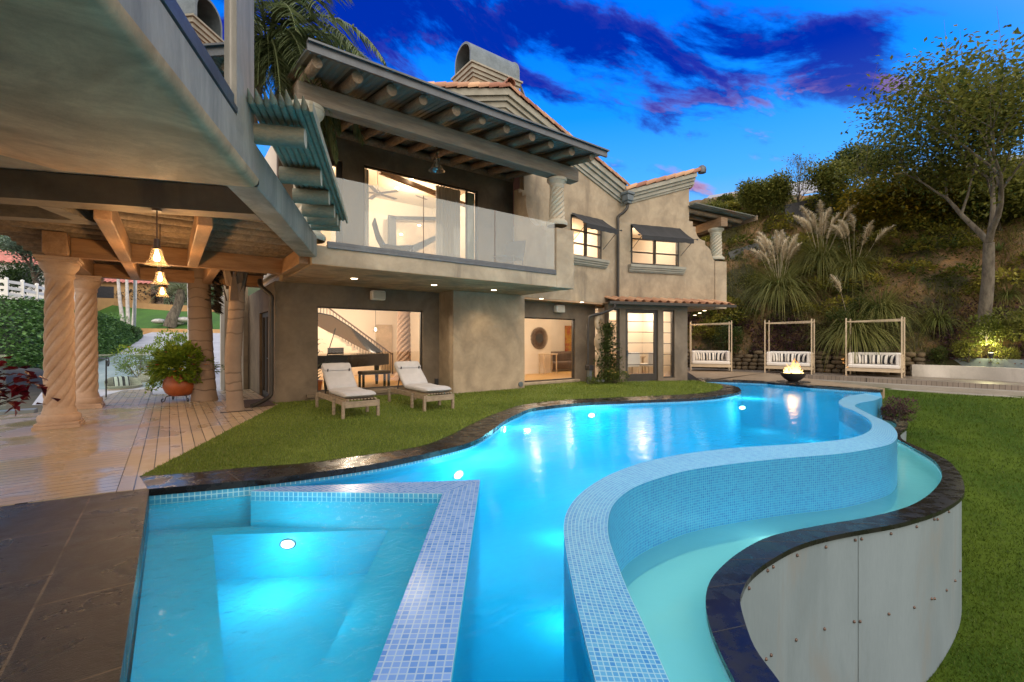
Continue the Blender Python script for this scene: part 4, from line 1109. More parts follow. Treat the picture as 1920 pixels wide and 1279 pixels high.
# porch roof over the balcony: carved columns, beam, log rafters, corrugated sheet
def twisted(name, loc, h, r, parent, mat, strands=7, turns=1.4, cap=.34, base=.30, square=True, sq=.40):
    x,y,z = loc; zb0 = z+base; zt0 = z+h-cap
    b = MB(); nr, ns = 110, 84; rows = []
    for i in range(nr+1):
        t = i/nr; zz = zb0+(zt0-zb0)*t; taper = 1-.12*t
        fade = min(1, min(t, 1-t)/.06)
        row = []
        for k in range(ns):
            th = 2*PI*k/ns; ph = strands*(th - 2*PI*turns*t)
            prof_ = abs(math.sin(ph/2))**.55
            rr = r*taper*(1 + fade*(.30*prof_-.23))
            row.append((x+rr*math.cos(th), y+rr*math.sin(th), zz))
        rows.append(row)
    b.grid(rows, closed=True)
    col_ = b.build(name, mat, parent, smooth=True, sharp=50)
    b = MB(); b.lathe([(r*1.0,-.02),(r*1.04,base*.0+0),(r*1.04,0)], (x,y,zb0), 40)
    prof_ = [(r*1.34,.10),(r*1.42,.14),(r*1.42,.19),(r*1.32,.225),(r*1.16,.235),(r*1.14,.26),(r*1.02,base+.02)]
    b.lathe([(rr, zz) for rr,zz in prof_], (x,y,z), 40)
    if square:
        s_ = r*1.5; b.box(x-s_,y-s_,z,x+s_,y+s_,z+.06); b.box(x-s_*.93,y-s_*.93,z+.06,x+s_*.93,y+s_*.93,z+.105)
    b.build('base', mat, col_, smooth=True, bevel=.008)
    b = MB(); rt = r*.88
    prof_ = [(rt*1.0,-.02),(rt*1.10,.02),(rt*1.12,.05),(rt*1.06,.07),(rt*1.2,.12),(rt*1.42,.18),(rt*1.5,.235),(rt*1.46,cap-.09)]
    b.lathe(prof_, (x,y,zt0), 40, capt=not square)
    if square:
        s_ = rt*1.62; b.box(x-s_*.92,y-s_*.92,zt0+cap-.095,x+s_*.92,y+s_*.92,zt0+cap-.05); b.box(x-s_,y-s_,zt0+cap-.05,x+s_,y+s_,zt0+cap)
    else: b.lathe([(rt*1.5,cap-.09),(rt*1.52,cap-.02),(rt*1.3,cap)], (x,y,zt0), 40, capt=True)
    b.build('capital', mat, col_, smooth=True, bevel=.008)
    return col_
twisted('twisted_column', (8.47,YB+.20,4.54), 1.40, .205, house, M_['stone_grey'], turns=.95, cap=.26, base=.24, square=False)
twisted('twisted_column', (2.08,YB+.20,ZB), 2.64, .235, house, M_['stone_grey'], turns=1.5, cap=.34, base=.24, square=False)
b = MB(); b.bar((1.88,YB+.18,6.12),(9.12,YB+.18,6.12), .34, .36); H(b, 'beam', M_['beam_x'], bevel=.015)
b = MB(); b.tube([(2.1,YW-.1,6.86),(5.5,YW-.1,6.85),(9.1,YW-.1,6.86)], .10, 12); H(b, 'wall_plate', M_['log'], smooth=True)
def roofz(y): return 6.42 + (y-8.2)*.155
for k in range(11):
    x = 2.06 + .675*k + R.uniform(-.03,.03)
    y0 = 8.32 + R.uniform(-.04,.06); r0 = .105+R.uniform(-.012,.012)
    pts_ = [(x+R.uniform(-.02,.02), y0+(12.15-y0)*t, roofz(y0+(12.15-y0)*t)-.135) for t in (0,.25,.5,.75,1)]
    b = MB(); b.tube(pts_, [r0*.93]+[r0]*4, 14); H(b, 'rafter', M_['log'], smooth=True)
b = MB(); rows = []
nx = 190
for j, y in enumerate((8.24, 10.2, 12.18)):
    rows.append([(1.84+7.38*i/nx, y, roofz(y)+.014*math.sin(i*PI/1.5)) for i in range(nx+1)])
b.grid(rows); H(b, 'roof_sheet', M_['metal_roof'], solid=.01)
b = MB(); b.face([(1.85,8.22,roofz(8.22)+.05),(9.24,8.22,roofz(8.22)+.05),(9.24,12.3,roofz(12.3)+.05),(1.85,12.3,roofz(12.3)+.05)]); H(b, 'roof_deck', M_['dark_metal'])
b = MB(); b.box(1.84,8.14,6.36,9.26,8.2,6.52); b.box(1.84,8.08,6.50,9.28,8.22,6.535); H(b, 'eave_flashing', M_['grey_metal'])
# chimney with barrel cowl
c0 = pd(885,160,15.3); X0, Y0 = c0.x, c0.y
zc = pd(885,114,15.3).z
b = MB(); b.box(X0+.14,Y0+.14,8,X0+1.95,Y0+1.15,zc-.3)
chm = H(b, 'chimney', M_['stucco'])
b = MB()
for (o_, z0, z1) in ((.10,zc-.42,zc-.32),(.05,zc-.32,zc-.2),(0,zc-.2,zc-.06),(-.05,zc-.06,zc)):
    b.box(X0+o_,Y0+o_,z0,X0+2.09-o_,Y0+1.29-o_,z1)
b.build('cornice', M_['trim'], chm)
b = MB(); rw = .54; yc = Y0+.645
def arch(x, r, zb_=0.0): return [(x, yc-math.cos(q*PI/16)*r, zc+.38+math.sin(q*PI/16)*r) for q in range(17)]
def arc2(x, r): 
    a = arch(x, r); return [(x,a[0][1],zc)]+a+[(x,a[-1][1],zc)]
xe = X0+.02; xr = X0+2.05
b.grid([arc2(xe, rw), arc2(xr, rw)]); b.grid([arc2(xe, rw), arc2(xe, rw*.86)]); b.grid([arc2(xe, rw*.86), arc2(xr-.1, rw*.86)])
b.grid([arc2(xr-.02, rw), arc2(xr, rw+.03), arc2(xr+.03, rw+.03)]); 
b.face(arc2(xr, rw)); b.face(arc2(xr-.1, rw*.85))
b.build('cowl', M_['zinc'], chm, smooth=True)
b = MB(); p = pd(976,172,15.6); b.lathe([(0,.0),(.12,.03),(.2,.09)], (0,0,0), 14); d_ = b.build('satellite_dish', M_['zinc'], house, world=False, smooth=True)
d_.matrix_parent_inverse = house.matrix_basis.inverted(); d_.location = p; d_.rotation_euler = (rad(70), rad(20), rad(30))
# far balcony on the wing: log roof, post and beam
b = MB(); a = TW(4.7,.22,0); twisted('twisted_column', (a.x,a.y,4.76), 1.42, .235, house, M_['stone_grey'], turns=.95, cap=.26, base=.24, square=False)
b = MB(); p0 = TW(4.7,-.25,6.36); p1 = TW(4.7,5.0,6.36); b.bar(p0, p1, .34, .36); H(b, 'beam', M_['beam'], bevel=.015)
for k in range(7):
    b = MB(); d_ = .1+.55*k; b.tube([TW(3.17,d_,6.78),TW(5.9,d_,6.55)], .085, 10); H(b, 'rafter', M_['log'], smooth=True)
b = MB(); rows = [[TW(3.1+a_,-.45+4.6*i/60,6.92-.085*a_+.02*math.sin(i*2.2)) for i in range(61)] for a_ in (0,3.1)]
b.grid(rows); H(b, 'roof_sheet', M_['metal_roof'], solid=.03)
b = MB(); b.bar(TW(6.15,-.5,6.58),TW(6.15,4.2,6.58),.05,.2); H(b, 'eave_flashing', M_['log'])
# recessed soffit lights
disc = emit('downlight', (1.0,.80,.55), 9.0)
for (x,y,z) in [(*gz(px,py,ZS-.012)[:2], ZS-.013) for px,py in ((664,523),(814,535),(926,544.5))]:
    b = MB(); b.lathe([(0,0),(.055,0),(.07,-.004),(.075,.0)], (x,y,z), 18); H(b, 'downlight', disc)
    lamp('soffit_lamp', 'SPOT', (x,y,z-.03), 42, WARM2, .05, (0,0,0), 120, .8)
for px,py in ((1015,560.5),(1091,567)):
    q = gz(px,py,2.84); b = MB(); b.lathe([(0,0),(.055,0),(.07,-.004)], (q.x,q.y,2.838), 18); H(b, 'downlight', disc)
    lamp('soffit_lamp', 'SPOT', (q.x,q.y,2.8), 30, WARM2, .05, (0,0,0), 120, .8)
for px,py in ((1321,583),(1312,587.5),(1303,591.5)):
    q = gz(px,py,ZW2-.056); b = MB(); b.lathe([(0,0),(.07,0),(.085,-.004)], (q.x,q.y,ZW2-.058), 18); H(b, 'downlight', disc)
    lamp('soffit_lamp', 'SPOT', (q.x,q.y,ZW2-.1), 30, WARM, .05, (0,0,0), 120, .8)
lamp('soffit_lamp', 'POINT', TW(4.0,2.0,6.2), 30, WARM, .1)
# ------------------------------------------------------------------ lit rooms behind the glass
def room(x0, x1, y0, y1, z0, z1, floor='floor_in', wallm='wall_in', openfront=True):
    b = MB(); b.box(x0,y0,z0-.1,x1,y1,z0); b.build('room_floor', M_[floor], house)
    b = MB(); b.box(x0,y0,z1,x1,y1,z1+.06); b.build('room_ceiling', M_['ceil_in'], house)
    b = MB(); b.box(x0,y1,z0,x1,y1+.1,z1); b.box(x0-.1,y0,z0,x0,y1+.1,z1); b.box(x1,y0,z0,x1+.1,y1+.1,z1); b.build('room_wall', M_[wallm], house)
room(2.36, 8.4, YW+.24, 19.0, .12, 2.82)
room(9.3, 17.6, YL+.22, 17.5, .10, 2.78)
b = MB(); b.box(16.9,13.2,.1,17.75,13.35,2.8); b.build('room_wall', M_['stucco_dark'], house)
room(2.36, 8.7, YW+.24, 17.0, ZB+.05, 6.95)
def droom(T, a0, a1, d0, d1, z0, z1):
    f = [T(a0,d0,z0),T(a1,d0,z0),T(a1,d1,z0),T(a0,d1,z0)]; c = [Vector((p.x,p.y,z1)) for p in f]
    b = MB(); b.face(f); b.build('room_floor', M_['floor_in'], house); b = MB(); b.face(c[::-1]); b.build('room_ceiling', M_['ceil_in'], house)
    b = MB()
    for i,j in ((1,2),(2,3),(3,0)): b.face([f[j],f[i],c[i],c[j]])
    b.build('room_wall', M_['wall_in'], house)
droom(TW, .05, 3.1, .24, 4.2, 3.2, 6.28)
droom(TG, 9.3, 13.6, .24, 5.5, 3.2, 5.94) if False else None
b = MB(); b.box(10.9,YG+.24,3.3,13.3,15.5,3.4); b.build('room_floor', M_['floor_in'], house)
b = MB(); b.box(10.8,15.5,3.4,13.4,15.6,5.94); b.box(10.7,YG+.24,3.4,10.8,15.6,5.94); b.box(13.3,YG+.24,3.4,13.4,15.6,5.94); b.build('room_wall', M_['wall_in'], house)
b = MB(); b.box(10.8,YG+.24,5.90,13.3,15.6,5.94); b.build('room_ceiling', M_['ceil_in'], house)
droom(TD, .05, aE-.28, .26, 2.5, .11, 2.74)
RL = (1.0,.82,.62)
for p, e in (((4.4,14.0,2.6),75),((5.6,17.0,2.6),60),((3.2,16.8,2.6),45),
             ((11.2,13.4,2.6),70),((14.6,15.0,2.6),80),
             ((4.2,14.2,6.6),85),((6.8,14.8,6.6),95)):
    lamp('room_lamp', 'POINT', p, e*1.7, RL, .12)
for T, a, d, z, e in ((TW,1.5,1.6,6.0,85),(TD,1.3,1.4,2.55,30),(TD,2.6,1.8,2.55,18)):
    lamp('room_lamp', 'POINT', T(a,d,z), e*1.6, RL, .12)
lamp('room_lamp', 'POINT', (12.0,13.2,5.7), 140, RL, .12)
spot = emit('ceiling_spot', (1.0,.88,.68), 25.0)
for (x,y,z) in ((5.55,15.6,2.815),(6.2,16.6,2.815),(10.25,13.2,2.775),(11.0,14.6,2.775)):
    b = MB(); b.lathe([(0,0),(.05,0),(.065,-.004)], (x,y,z), 16); H(b, 'downlight', spot)
for px, py, y in ((772,336,13.6),(744,353,14.6),(786,423,16.2),(752,440,16.6)):
    q = fy(px,py,y); b = MB(); b.lathe([(0,.02),(.05,.01),(.06,-.01)], (q.x,q.y,q.z), 16); H(b, 'downlight', spot)
for a,d in ((1.0,1.2),(1.9,1.3)):
    q = TD(a,d,2.74); b = MB(); b.lathe([(0,0),(.07,0),(.09,-.004)], (q.x,q.y,q.z), 16); H(b, 'downlight', spot)
# sloping ceiling beams and back opening of the upper room
b = MB(); q0, q1 = fy(712,322,13.5), fy(890,392,14.4)
b.bar(q0, q1, .12, .14); H(b, 'ceiling_beam', M_['beam']); b = MB(); b.bar(fy(735,345,15.5), fy(800,372,16.0), .12, .14); H(b, 'ceiling_beam', M_['beam'])
b = MB(); b.face([fy(680,500,16.8), fy(880,500,16.8), fy(880,415,16.8), fy(742,408,16.8), fy(735,500,16.8)]); H(b, 'inner_opening', surf('inner_hall', (.62,.48,.34), rough=.9))
b = MB(); b.bar(fy(735,500,16.6), fy(735,405,16.6), .3, .1); b.bar(fy(733,409,16.6), fy(885,412,16.6), .1, .12); H(b, 'inner_frame', M_['black_soft'])
# staircase in the piano room
st = MB(); rl = MB()
y_s = 18.2; s0 = fy(600,540,y_s); s1 = fy(735,680,y_s)
st = MB()
for k in range(15):
    t0, t1 = k/15, (k+1)/15; xa = 3.9+3.5*t0; xb = 3.9+3.5*t1; zz = 2.62-(2.5)*t0
    st.box(xa, y_s, .12, xb, y_s+.7, max(.2, zz-.17))
so = st.build('staircase', M_['wall_in'], house)
rl.tube([(4.82,y_s-.02,2.8),(7.4,y_s-.02,.95)], .03, 8)
for k in range(30):
    x = 4.0+.115*k; zt_ = min(2.81, 3.39-.7165*(x-4.0)); rl.tube([(x,y_s-.02,max(.13,2.55-.7165*(x-4.0))),(x,y_s-.02,zt_)], .012, 6)
rl.tube([(7.42,y_s-.02,.12),(7.42,y_s-.02,1.0)], .03, 8)
rl.build('stair_railing', M_['bolt'], so)
twisted('twisted_column', (6.62,15.2,.12), 2.7, .24, house, M_['stone'], turns=1.6)
b = MB(); b.box(7.0,18.9,.12,7.7,18.99,2.2); H(b, 'alcove', surf('alcove', (.62,.46,.30), rough=.9))
# ---- grand piano
pn = thing('grand_piano', 'black grand piano with raised lid behind the ground-floor window', 'piano', (4.2,14.3,.12), rad(28))
outl = [(-1.3,-.75),(1.1,-.75),(1.28,-.6),(1.3,-.3),(1.15,0.05),(.6,.25),(.1,.35),(-.3,.62),(-.9,.75),(-1.3,.75)]
o2 = [(p.x,p.y) for p in crom([Vector((x,y,0)) for x,y in outl], 3, True)]
b = MB(); b.prism(o2, .62, .98); b.build('case', M_['black'], pn, world=False)
b = MB(); lid = [(x*.92+.05,y*.75) for x,y in o2]
def lidp(x,y,dz): 
    a = rad(27); u = -(x-1.25); return (1.25-u*math.cos(a), y, 1.0+u*math.sin(a)+dz)
b.face([lidp(x,y,.02) for x,y in lid]); b.face([lidp(x,y,-.01) for x,y in reversed(lid)])
b.build('lid', M_['black'], pn, world=False)
b = MB(); b.tube([(-1.1,-.6,.98),(-.75,-.55,1.75)], .015, 6); b.build('prop', M_['black'], pn, world=False)
b = MB(); b.box(-.6,-.1,.99,.0,-.07,1.18); b.build('music_desk', M_['black'], pn, world=False)
for x,y in ((-1.1,-.55),(1.0,-.5),(-.9,.5)):
    b = MB(); b.tube([(x,y,0),(x,y,.1),(x,y,.3),(x,y,.62)], [.04,.05,.06,.09], 10); b.build('leg', M_['black'], pn, world=False)
sl_ = thing('piano_stool', 'square padded stool in front of the grand piano', 'stool', (4.75,13.0,.12))
b = MB(); b.box(-.42,-.2,.42,.42,.2,.52); b.build('seat', M_['brown_fab'], sl_, world=False, bevel=.03)
for x in (-.37,.37):
    for y in (-.16,.16):
        b = MB(); b.box(x-.03,y-.03,0,x+.03,y+.03,.42); b.build('leg', M_['black'], sl_, world=False)
pl = thing('house_plant', 'potted palm with arching leaves at the left edge of the piano window', 'plant', (3.1,12.8,.12))
b = MB(); b.lathe([(.12,0),(.17,.3),(.18,.34)], (0,0,0), 18, capb=True); b.build('pot', M_['terracotta'], pl, world=False, smooth=True)
b = MB()
for k in range(26):
    a = R.uniform(0,2*PI); b.blade((0,0,.3+R.uniform(0,1.2)), (math.cos(a),math.sin(a),1.1), R.uniform(.4,.8), .05, 1.3, 6, R.random())
b.tube([(0,0,.3),(0,0,1.5)], .02, 6); b.build('foliage', leafmat('house_leaf', (.03,.06,.01), (.09,.14,.03)), pl, world=False)
pt = thing('pendant_light', 'small glass pendant lamp hanging beside the indoor twisted column', 'pendant lamp', (5.75,15.6,2.0))
b = MB(); b.tube([(0,0,0),(0,0,.82)], .008, 6); b.build('cord', M_['bolt'], pt, world=False)
b = MB(); b.lathe([(.02,0),(.06,-.06),(.10,-.2)], (0,0,0), 14); b.build('shade', gpane, pt, world=False)
b = MB(); b.lathe([(0,-.16),(.035,-.12),(.02,-.05),(0,-.04)], (0,0,0), 12); b.build('bulb', spot, pt, world=False)
# ---- family room
cons = thing('console_table', 'slim brass console table beside the family-room wall', 'table', (12.95,14.7,.1))
for x in (-.35,.35):
    for y in (-.15,.15):
        b = MB(); b.box(x-.02,y-.02,0,x+.02,y+.02,.82); b.build('leg', M_['sand_paint'], cons, world=False)
b = MB(); b.box(-.4,-.18,.82,.4,.18,.86); b.build('tabletop', M_['sand_paint'], cons, world=False)
mir = thing('sunburst_mirror', 'round dark sunburst wall mirror above the brass console table', 'mirror', (12.72,15.0,1.62))
b = MB()
for k in range(48):
    a = 2*PI*k/48; b.bar((math.cos(a)*.18,0,math.sin(a)*.18),(math.cos(a)*.48,0,math.sin(a)*.48),.025,.02)
b.build('rays', M_['bolt'], mir, world=False); b = MB(); b.tube([(0,-.03,0),(0,.02,0)], .2, 24); b.build('glass', M_['dark_metal'], mir, world=False)
b = MB(); b.box(11.2,15.05,.1,13.42,15.2,2.77); b.build('room_wall', M_['wall_in'], house)
sf = thing('leather_sofa', 'dark brown leather sofa at the back of the family room', 'sofa', (15.1,15.9,.1))
b = MB(); b.box(-1.4,-.5,.08,1.4,.5,.45); b.build('seat', M_['brown_fab'], sf, world=False, bevel=.08)
b = MB(); b.box(-1.4,.2,.4,1.4,.55,.9); b.build('backrest', M_['brown_fab'], sf, world=False, bevel=.1)
for x in (-1.45,1.2):
    b = MB(); b.box(x,-.5,.1,x+.25,.5,.66); b.build('armrest', M_['brown_fab'], sf, world=False, bevel=.08)
art = MB(); art.box(16.55,17.38,.8,17.2,17.46,2.3)
ao = art.build('wall_art', surf('art', (.35,.05,.04), (.5,.3,.05), scale=4, fine=14, fine_amt=.4)); tag(ao, 'red and ochre abstract painting on the family-room back wall', 'painting')
# ---- dining bay behind the glass door
tb = thing('dining_table', 'pale wooden dining table seen through the ladder-glazed door', 'table', TD(1.7,1.9,.115))
b = MB(); b.box(-.9,-.45,.70,.9,.45,.75); b.build('tabletop', M_['sand_paint'], tb, world=False)
for x in (-.8,.8):
    for y in (-.38,.38):
        b = MB(); b.box(x-.03,y-.03,0,x+.03,y+.03,.7); b.build('leg', M_['sand_paint'], tb, world=False)
def dchair():
    t = thing('dining_chair', 'cream upholstered dining chair nearest the glass door', 'chair')
    b = MB(); b.box(-.28,-.26,.38,.28,.26,.5); b.build('seat', M_['white_cushion'], t, world=False, bevel=.04)
    b = MB(); b.box(-.28,.2,.45,.28,.3,.95); b.build('backrest', M_['white_cushion'], t, world=False, bevel=.04)
    for x in (-.24,.24):
        for y in (-.22,.24):
            b = MB(); b.box(x-.018,y-.018,0,x+.018,y+.018,.39); b.build('leg', M_['sand_paint'], t, world=False)
    return t
c1 = dchair(); c2 = copy_tree(c1)
place(c1, TD(1.45,1.0,.115), rad(160)); place(c2, TD(2.25,1.05,.115), rad(185)); c2['label'] = 'cream upholstered dining chair farther right behind the ladder-glazed door'
for c in (c1,c2): c['group'] = 'dining chairs behind the glass door'
b = MB(); P = [TD(1.3,2.40,0),TD(2.1,2.40,0),TD(2.1,2.48,0),TD(1.3,2.48,0)]; b.prism([(p.x,p.y) for p in P], .1, 2.4)
H(b, 'inner_door', surf('inner_door', (.42,.30,.19), rough=.7))
# ---- upper room: fan, curtains, artwork
fan = thing('ceiling_fan', 'dark ceiling fan with small glass lamps in the upper room', 'ceiling fan', fy(708,362,13.6))
b = MB(); b.tube([(0,0,.0),(0,0,.75)], .015, 8); b.build('rod', M_['sand_paint'], fan, world=False)
b = MB(); b.lathe([(0,-.1),(.09,-.08),(.10,.02),(.05,.08),(.0,.09)], (0,0,0), 18); b.build('motor', M_['sand_paint'], fan, world=False, smooth=True)
for k in range(5):
    a = 2*PI*k/5+.3; b = MB(); b.bar((math.cos(a)*.1,math.sin(a)*.1,-.02),(math.cos(a)*.7,math.sin(a)*.7,-.02),.14,.012); b.build('fan_blade', M_['bolt'], fan, world=False)
def curtain(x0, x1, y, z0, z1, m):
    b = MB(); rows = []; n = int((x1-x0)*60)
    for z in (z0,z0+(z1-z0)*.5,z1):
        rows.append([(x0+(x1-x0)*i/n, y+.05*math.sin(i*1.05)+.02*math.sin(i*.37), z) for i in range(n+1)])
    b.grid(rows); return b.build('curtain', m, smooth=True, sharp=0)
cm = surf('curtain_cloth', (.66,.58,.49), (.5,.43,.36), rough=.8, scale=2, stretch=(8,1,.3), fine=60, bump=.1)
tag(curtain(6.55, 7.4, YW+.42, ZB+.05, 6.3, cm), 'grey-brown pleated curtain drawn at the right of the upper window', 'curtain')
tag(curtain(4.2, 4.45, YW+.42, ZB+.05, 6.3, cm), 'narrow gathered curtain at the left edge of the upper window', 'curtain')
blind = MB(); blind.box(7.48,YW+.18,ZB+.1,7.78,YW+.2,6.2); tag(blind.build('roller_blind', surf('blind', (.30,.36,.28), rough=.8)), 'pale green roller blind in the narrow right-hand upper sash', 'blind')
# ------------------------------------------------------------------ upper terrace over the left foreground
wd = Vector((.366,.931,0)); wn = Vector((.931,-.366,0))      # along the fascia, and outwards from it
QF = 2.18*.931 - 9.0*.366 + .02                               # offset of the fascia from the eye
def TS(s, q, z): return Vector((wd.x*s+wn.x*q, wd.y*s+wn.y*q, z))
def sbox(mb, s0, s1, q0, q1, z0, z1, var=.5):
    P = [TS(s0,q0,0),TS(s0,q1,0),TS(s1,q1,0),TS(s1,q0,0)]
    mb.prism([(p.x,p.y) for p in P], z0, z1, var)
sE = 2.18*.366+9.0*.931
terr = thing('roof_terrace', 'grey cement roof terrace slab overhanging the top left with metal-capped edge', 'terrace', (-3,3,0))
b = MB()
zs_, zt_ = 3.17, 3.46
# slab with a lip that drops towards the fascia
prof = [(-9.0,zs_+.02),(-3.6,zs_+.015),(-3.35,zs_),(-3.12,zs_-.05),(-2.9,zs_-.10),(-2.4,zs_-.11),(QF-.12,zs_-.115),(QF-.05,zs_-.11),(QF-.015,zs_-.085),(QF,zs_-.03)]
rows = [[TS(s,q,z) for q,z in prof] for s in (-6,-3,0,2,3.5,5.15)]
b.grid(rows); b.grid([[TS(5.15,q,z) for q,z in prof],[TS(5.15,q,zt_-.02) for q,z in prof]])
terr_so = b.build('soffit', M_['soffit'], terr, smooth=True, sharp=60)
b = MB()
fp = [(QF,zs_-.03),(QF,zt_-.015),(QF-.02,zt_),(QF-.34,zt_)]
b.grid([[TS(s,q,z) for q,z in fp] for s in (-6,-2,1,2.5,4,5.15)])
fb = [(QF-.30,zt_-.05),(QF-.30,zs_-.11),(QF-.02,zs_-.11),(QF,zs_-.085),(QF,zt_-.015),(QF-.02,zt_),(QF-.34,zt_)]
b.grid([[TS(s,q,z) for q,z in fb] for s in (5.15,6.2,7.5,sE-.02)])
b.face([TS(sE-.02,q,z) for q,z in fb])
b.build('fascia', M_['cement'], terr, smooth=True, sharp=50)
b = MB(); sbox(b, -6, 9, -9, QF-.30, zt_-.08, zt_-.02); b.build('terrace_floor', M_['cement'], terr)
b = MB(); sbox(b, 6.25, 6.55, -9, QF-.31, 3.06, zt_-.09); b.build('drop_beam', M_['stucco_dark'], terr, bevel=.01)
b = MB(); sbox(b, 7.2, 7.4, -9, -3.7, 3.06, zt_-.09); sbox(b, 6.56, 7.19, -3.9, -3.7, 3.06, zt_-.09); b.build('drop_beam', M_['beam_x'], terr)
b = MB(); sbox(b, -6, 4.42, QF-.10, QF+.012, zt_+.002, zt_+.05); sbox(b, -6, 4.40, QF-.08, QF-.01, zt_+.051, zt_+.15); b.build('metal_cap', M_['grey_metal'], terr, bevel=.005)
b = MB(); b.face([TS(-6,QF-.05,zt_+.151),TS(4.42,QF-.05,zt_+.151),TS(4.42,QF-.05,zt_+1.25),TS(-6,QF-.05,zt_+1.25)])
b.build('glass_panel', glass('terrace_glass', (.55,.6,.6), refl=3.2), terr)
b = MB(); sbox(b, 4.44, 4.98, QF-.42, QF-.002, zt_-.06, 5.15); sbox(b, 4.42, 5.0, QF-.44, QF+.018, 5.151, 5.22); b.build('pillar', M_['cement'], terr, bevel=.025)
# log awning beyond the pillar
la = thing('log_awning', 'short awning of greenish round logs and split poles along the terrace edge', 'awning', TS(6.5,QF+.2,3.4))
for s in (5.05,6.22,7.05,7.78,8.28,8.68):
    b = MB(); r0 = .10+R.uniform(-.006,.008)
    b.tube([TS(s,QF-.02,3.56),TS(s,QF+.45,3.565)], [r0,r0], 20)
    o = b.build('log', M_['log_green'], la, smooth=True)
    b = MB(); c = TS(s,QF+.452,3.565); b.face([c+Vector((wd.x*math.cos(2*PI*k/20)*r0*.97, wd.y*math.cos(2*PI*k/20)*r0*.97, math.sin(2*PI*k/20)*r0*.97)) for k in range(20)])
    b.build('sawn_end', M_['log_end'], o)
for k in range(8):
    q = QF+.03+.066*k; b = MB(); e = R.uniform(-.05,.05)
    b.tube([TS(4.62+e,q+.0,3.80),TS(4.72+e,q,3.74),TS(6.5,q,3.71),TS(8.75,q,3.70)], [.004,.034,.036,.036], 10)
    b.build('pole', M_['log_green'], la, smooth=True)
b = MB(); b.bar(TS(4.7,QF+.555,3.735), TS(8.85,QF+.555,3.70), .03, .10); b.build('edge_board', M_['log_green'], la)
# ------------------------------------------------------------------ timber pergola below
pg = thing('timber_pergola', 'brown timber pergola on pink twisted stone columns over the left deck', 'pergola', (-1.5,11.1,0))
twisted('twisted_column', (-1.54,11.14,0), 2.95, .20, pg, M_['stone'], turns=1.35, cap=.36, base=.33, sq=.4)
twisted('twisted_column', (-1.5,13.95,0), 2.95, .20, pg, M_['stone'], turns=1.35, cap=.36, base=.33, sq=.4)
def beam(a, c, w, h, m='beam', name='beam', bev=.012):
    b = MB(); b.bar(a, c, w, h); return b.build(name, M_[m], pg, bevel=bev)
mb_x = surf('beam_along', (.38,.20,.09), (.25,.12,.05), rough=.6, scale=1.2, stretch=(1,8,8), fine=6, fine_amt=.3, bump=.2)
mb_y = surf('beam_across', (.38,.22,.12), (.27,.145,.07), rough=.6, scale=1.2, stretch=(8,1,8), fine=6, fine_amt=.3, bump=.2)
M_['bx'] = mb_x; M_['by'] = mb_y
beam((-1.52,10.55,3.13),(-1.52,15.3,3.13), .30, .36, 'by')
beam((-1.37,10.95,3.12),(2.05,10.95,3.12), .16, .34, 'bx')
beam((-1.37,14.0,3.10),(2.02,14.0,3.10), .22, .30, 'bx')
beam((-.64,7.30,3.10),(-.64,10.865,3.10), .17, .30, 'by')
beam((.36,6.92,3.10),(.36,10.865,3.10), .17, .30, 'by')
beam((2.02,9.2,3.10),(2.02,10.86,3.10), .18, .30, 'by')
beam((-.64,11.04,3.10),(-.64,13.88,3.10), .17, .30, 'by'); beam((.75,11.04,3.10),(.75,13.88,3.10), .17, .30, 'by')
for k in range(15):
    y = 7.25 + .52*k; r0 = .10+R.uniform(-.012,.01); x0 = -2.25+R.uniform(-.1,.1) if y > 8.8 else -.60-(8.8-y)*.12
    b = MB(); xe_ = min(2.12,(y*.366-1.34)/.931); b.tube([(x0,y,3.385),(0,y+.01,3.39),(xe_,y,3.385)], [r0*.95,r0,r0], 12); b.build('joist', M_['log'], pg, smooth=True)
b = MB(); b.face([(-2.45,8.2,3.50),(1.75,8.2,3.50),(2.08,9.0,3.50),(2.12,9.1,3.5),(2.12,15.6,3.50),(-2.45,15.6,3.50)]); b.face([(-1.0,7.3,3.505),(1.40,7.3,3.505),(1.75,8.195,3.505),(-1.0,8.195,3.505)]); b.build('roof_boards', M_['bx'], pg, solid=.03)
rows = [[(-2.5+.0*i, 8.1+7.5*i/70, 3.55+.025*math.sin(i*1.6)) for i in range(71)],[(-1.8, 8.1+7.5*i/70, 3.56+.025*math.sin(i*1.6)) for i in range(71)]] if False else None
b = MB()
for s in (7.45,7.6,7.75,7.9,8.05,8.2): sbox(b, s, s+.09, -6.5, -3.3, 3.42, 3.48)
b.build('roof_poles', M_['log'], pg)
b = MB(); sbox(b, 6.7, 7.0, -7.5, -5.35, 3.0, 3.25); b.build('beam', M_['by'], pg)
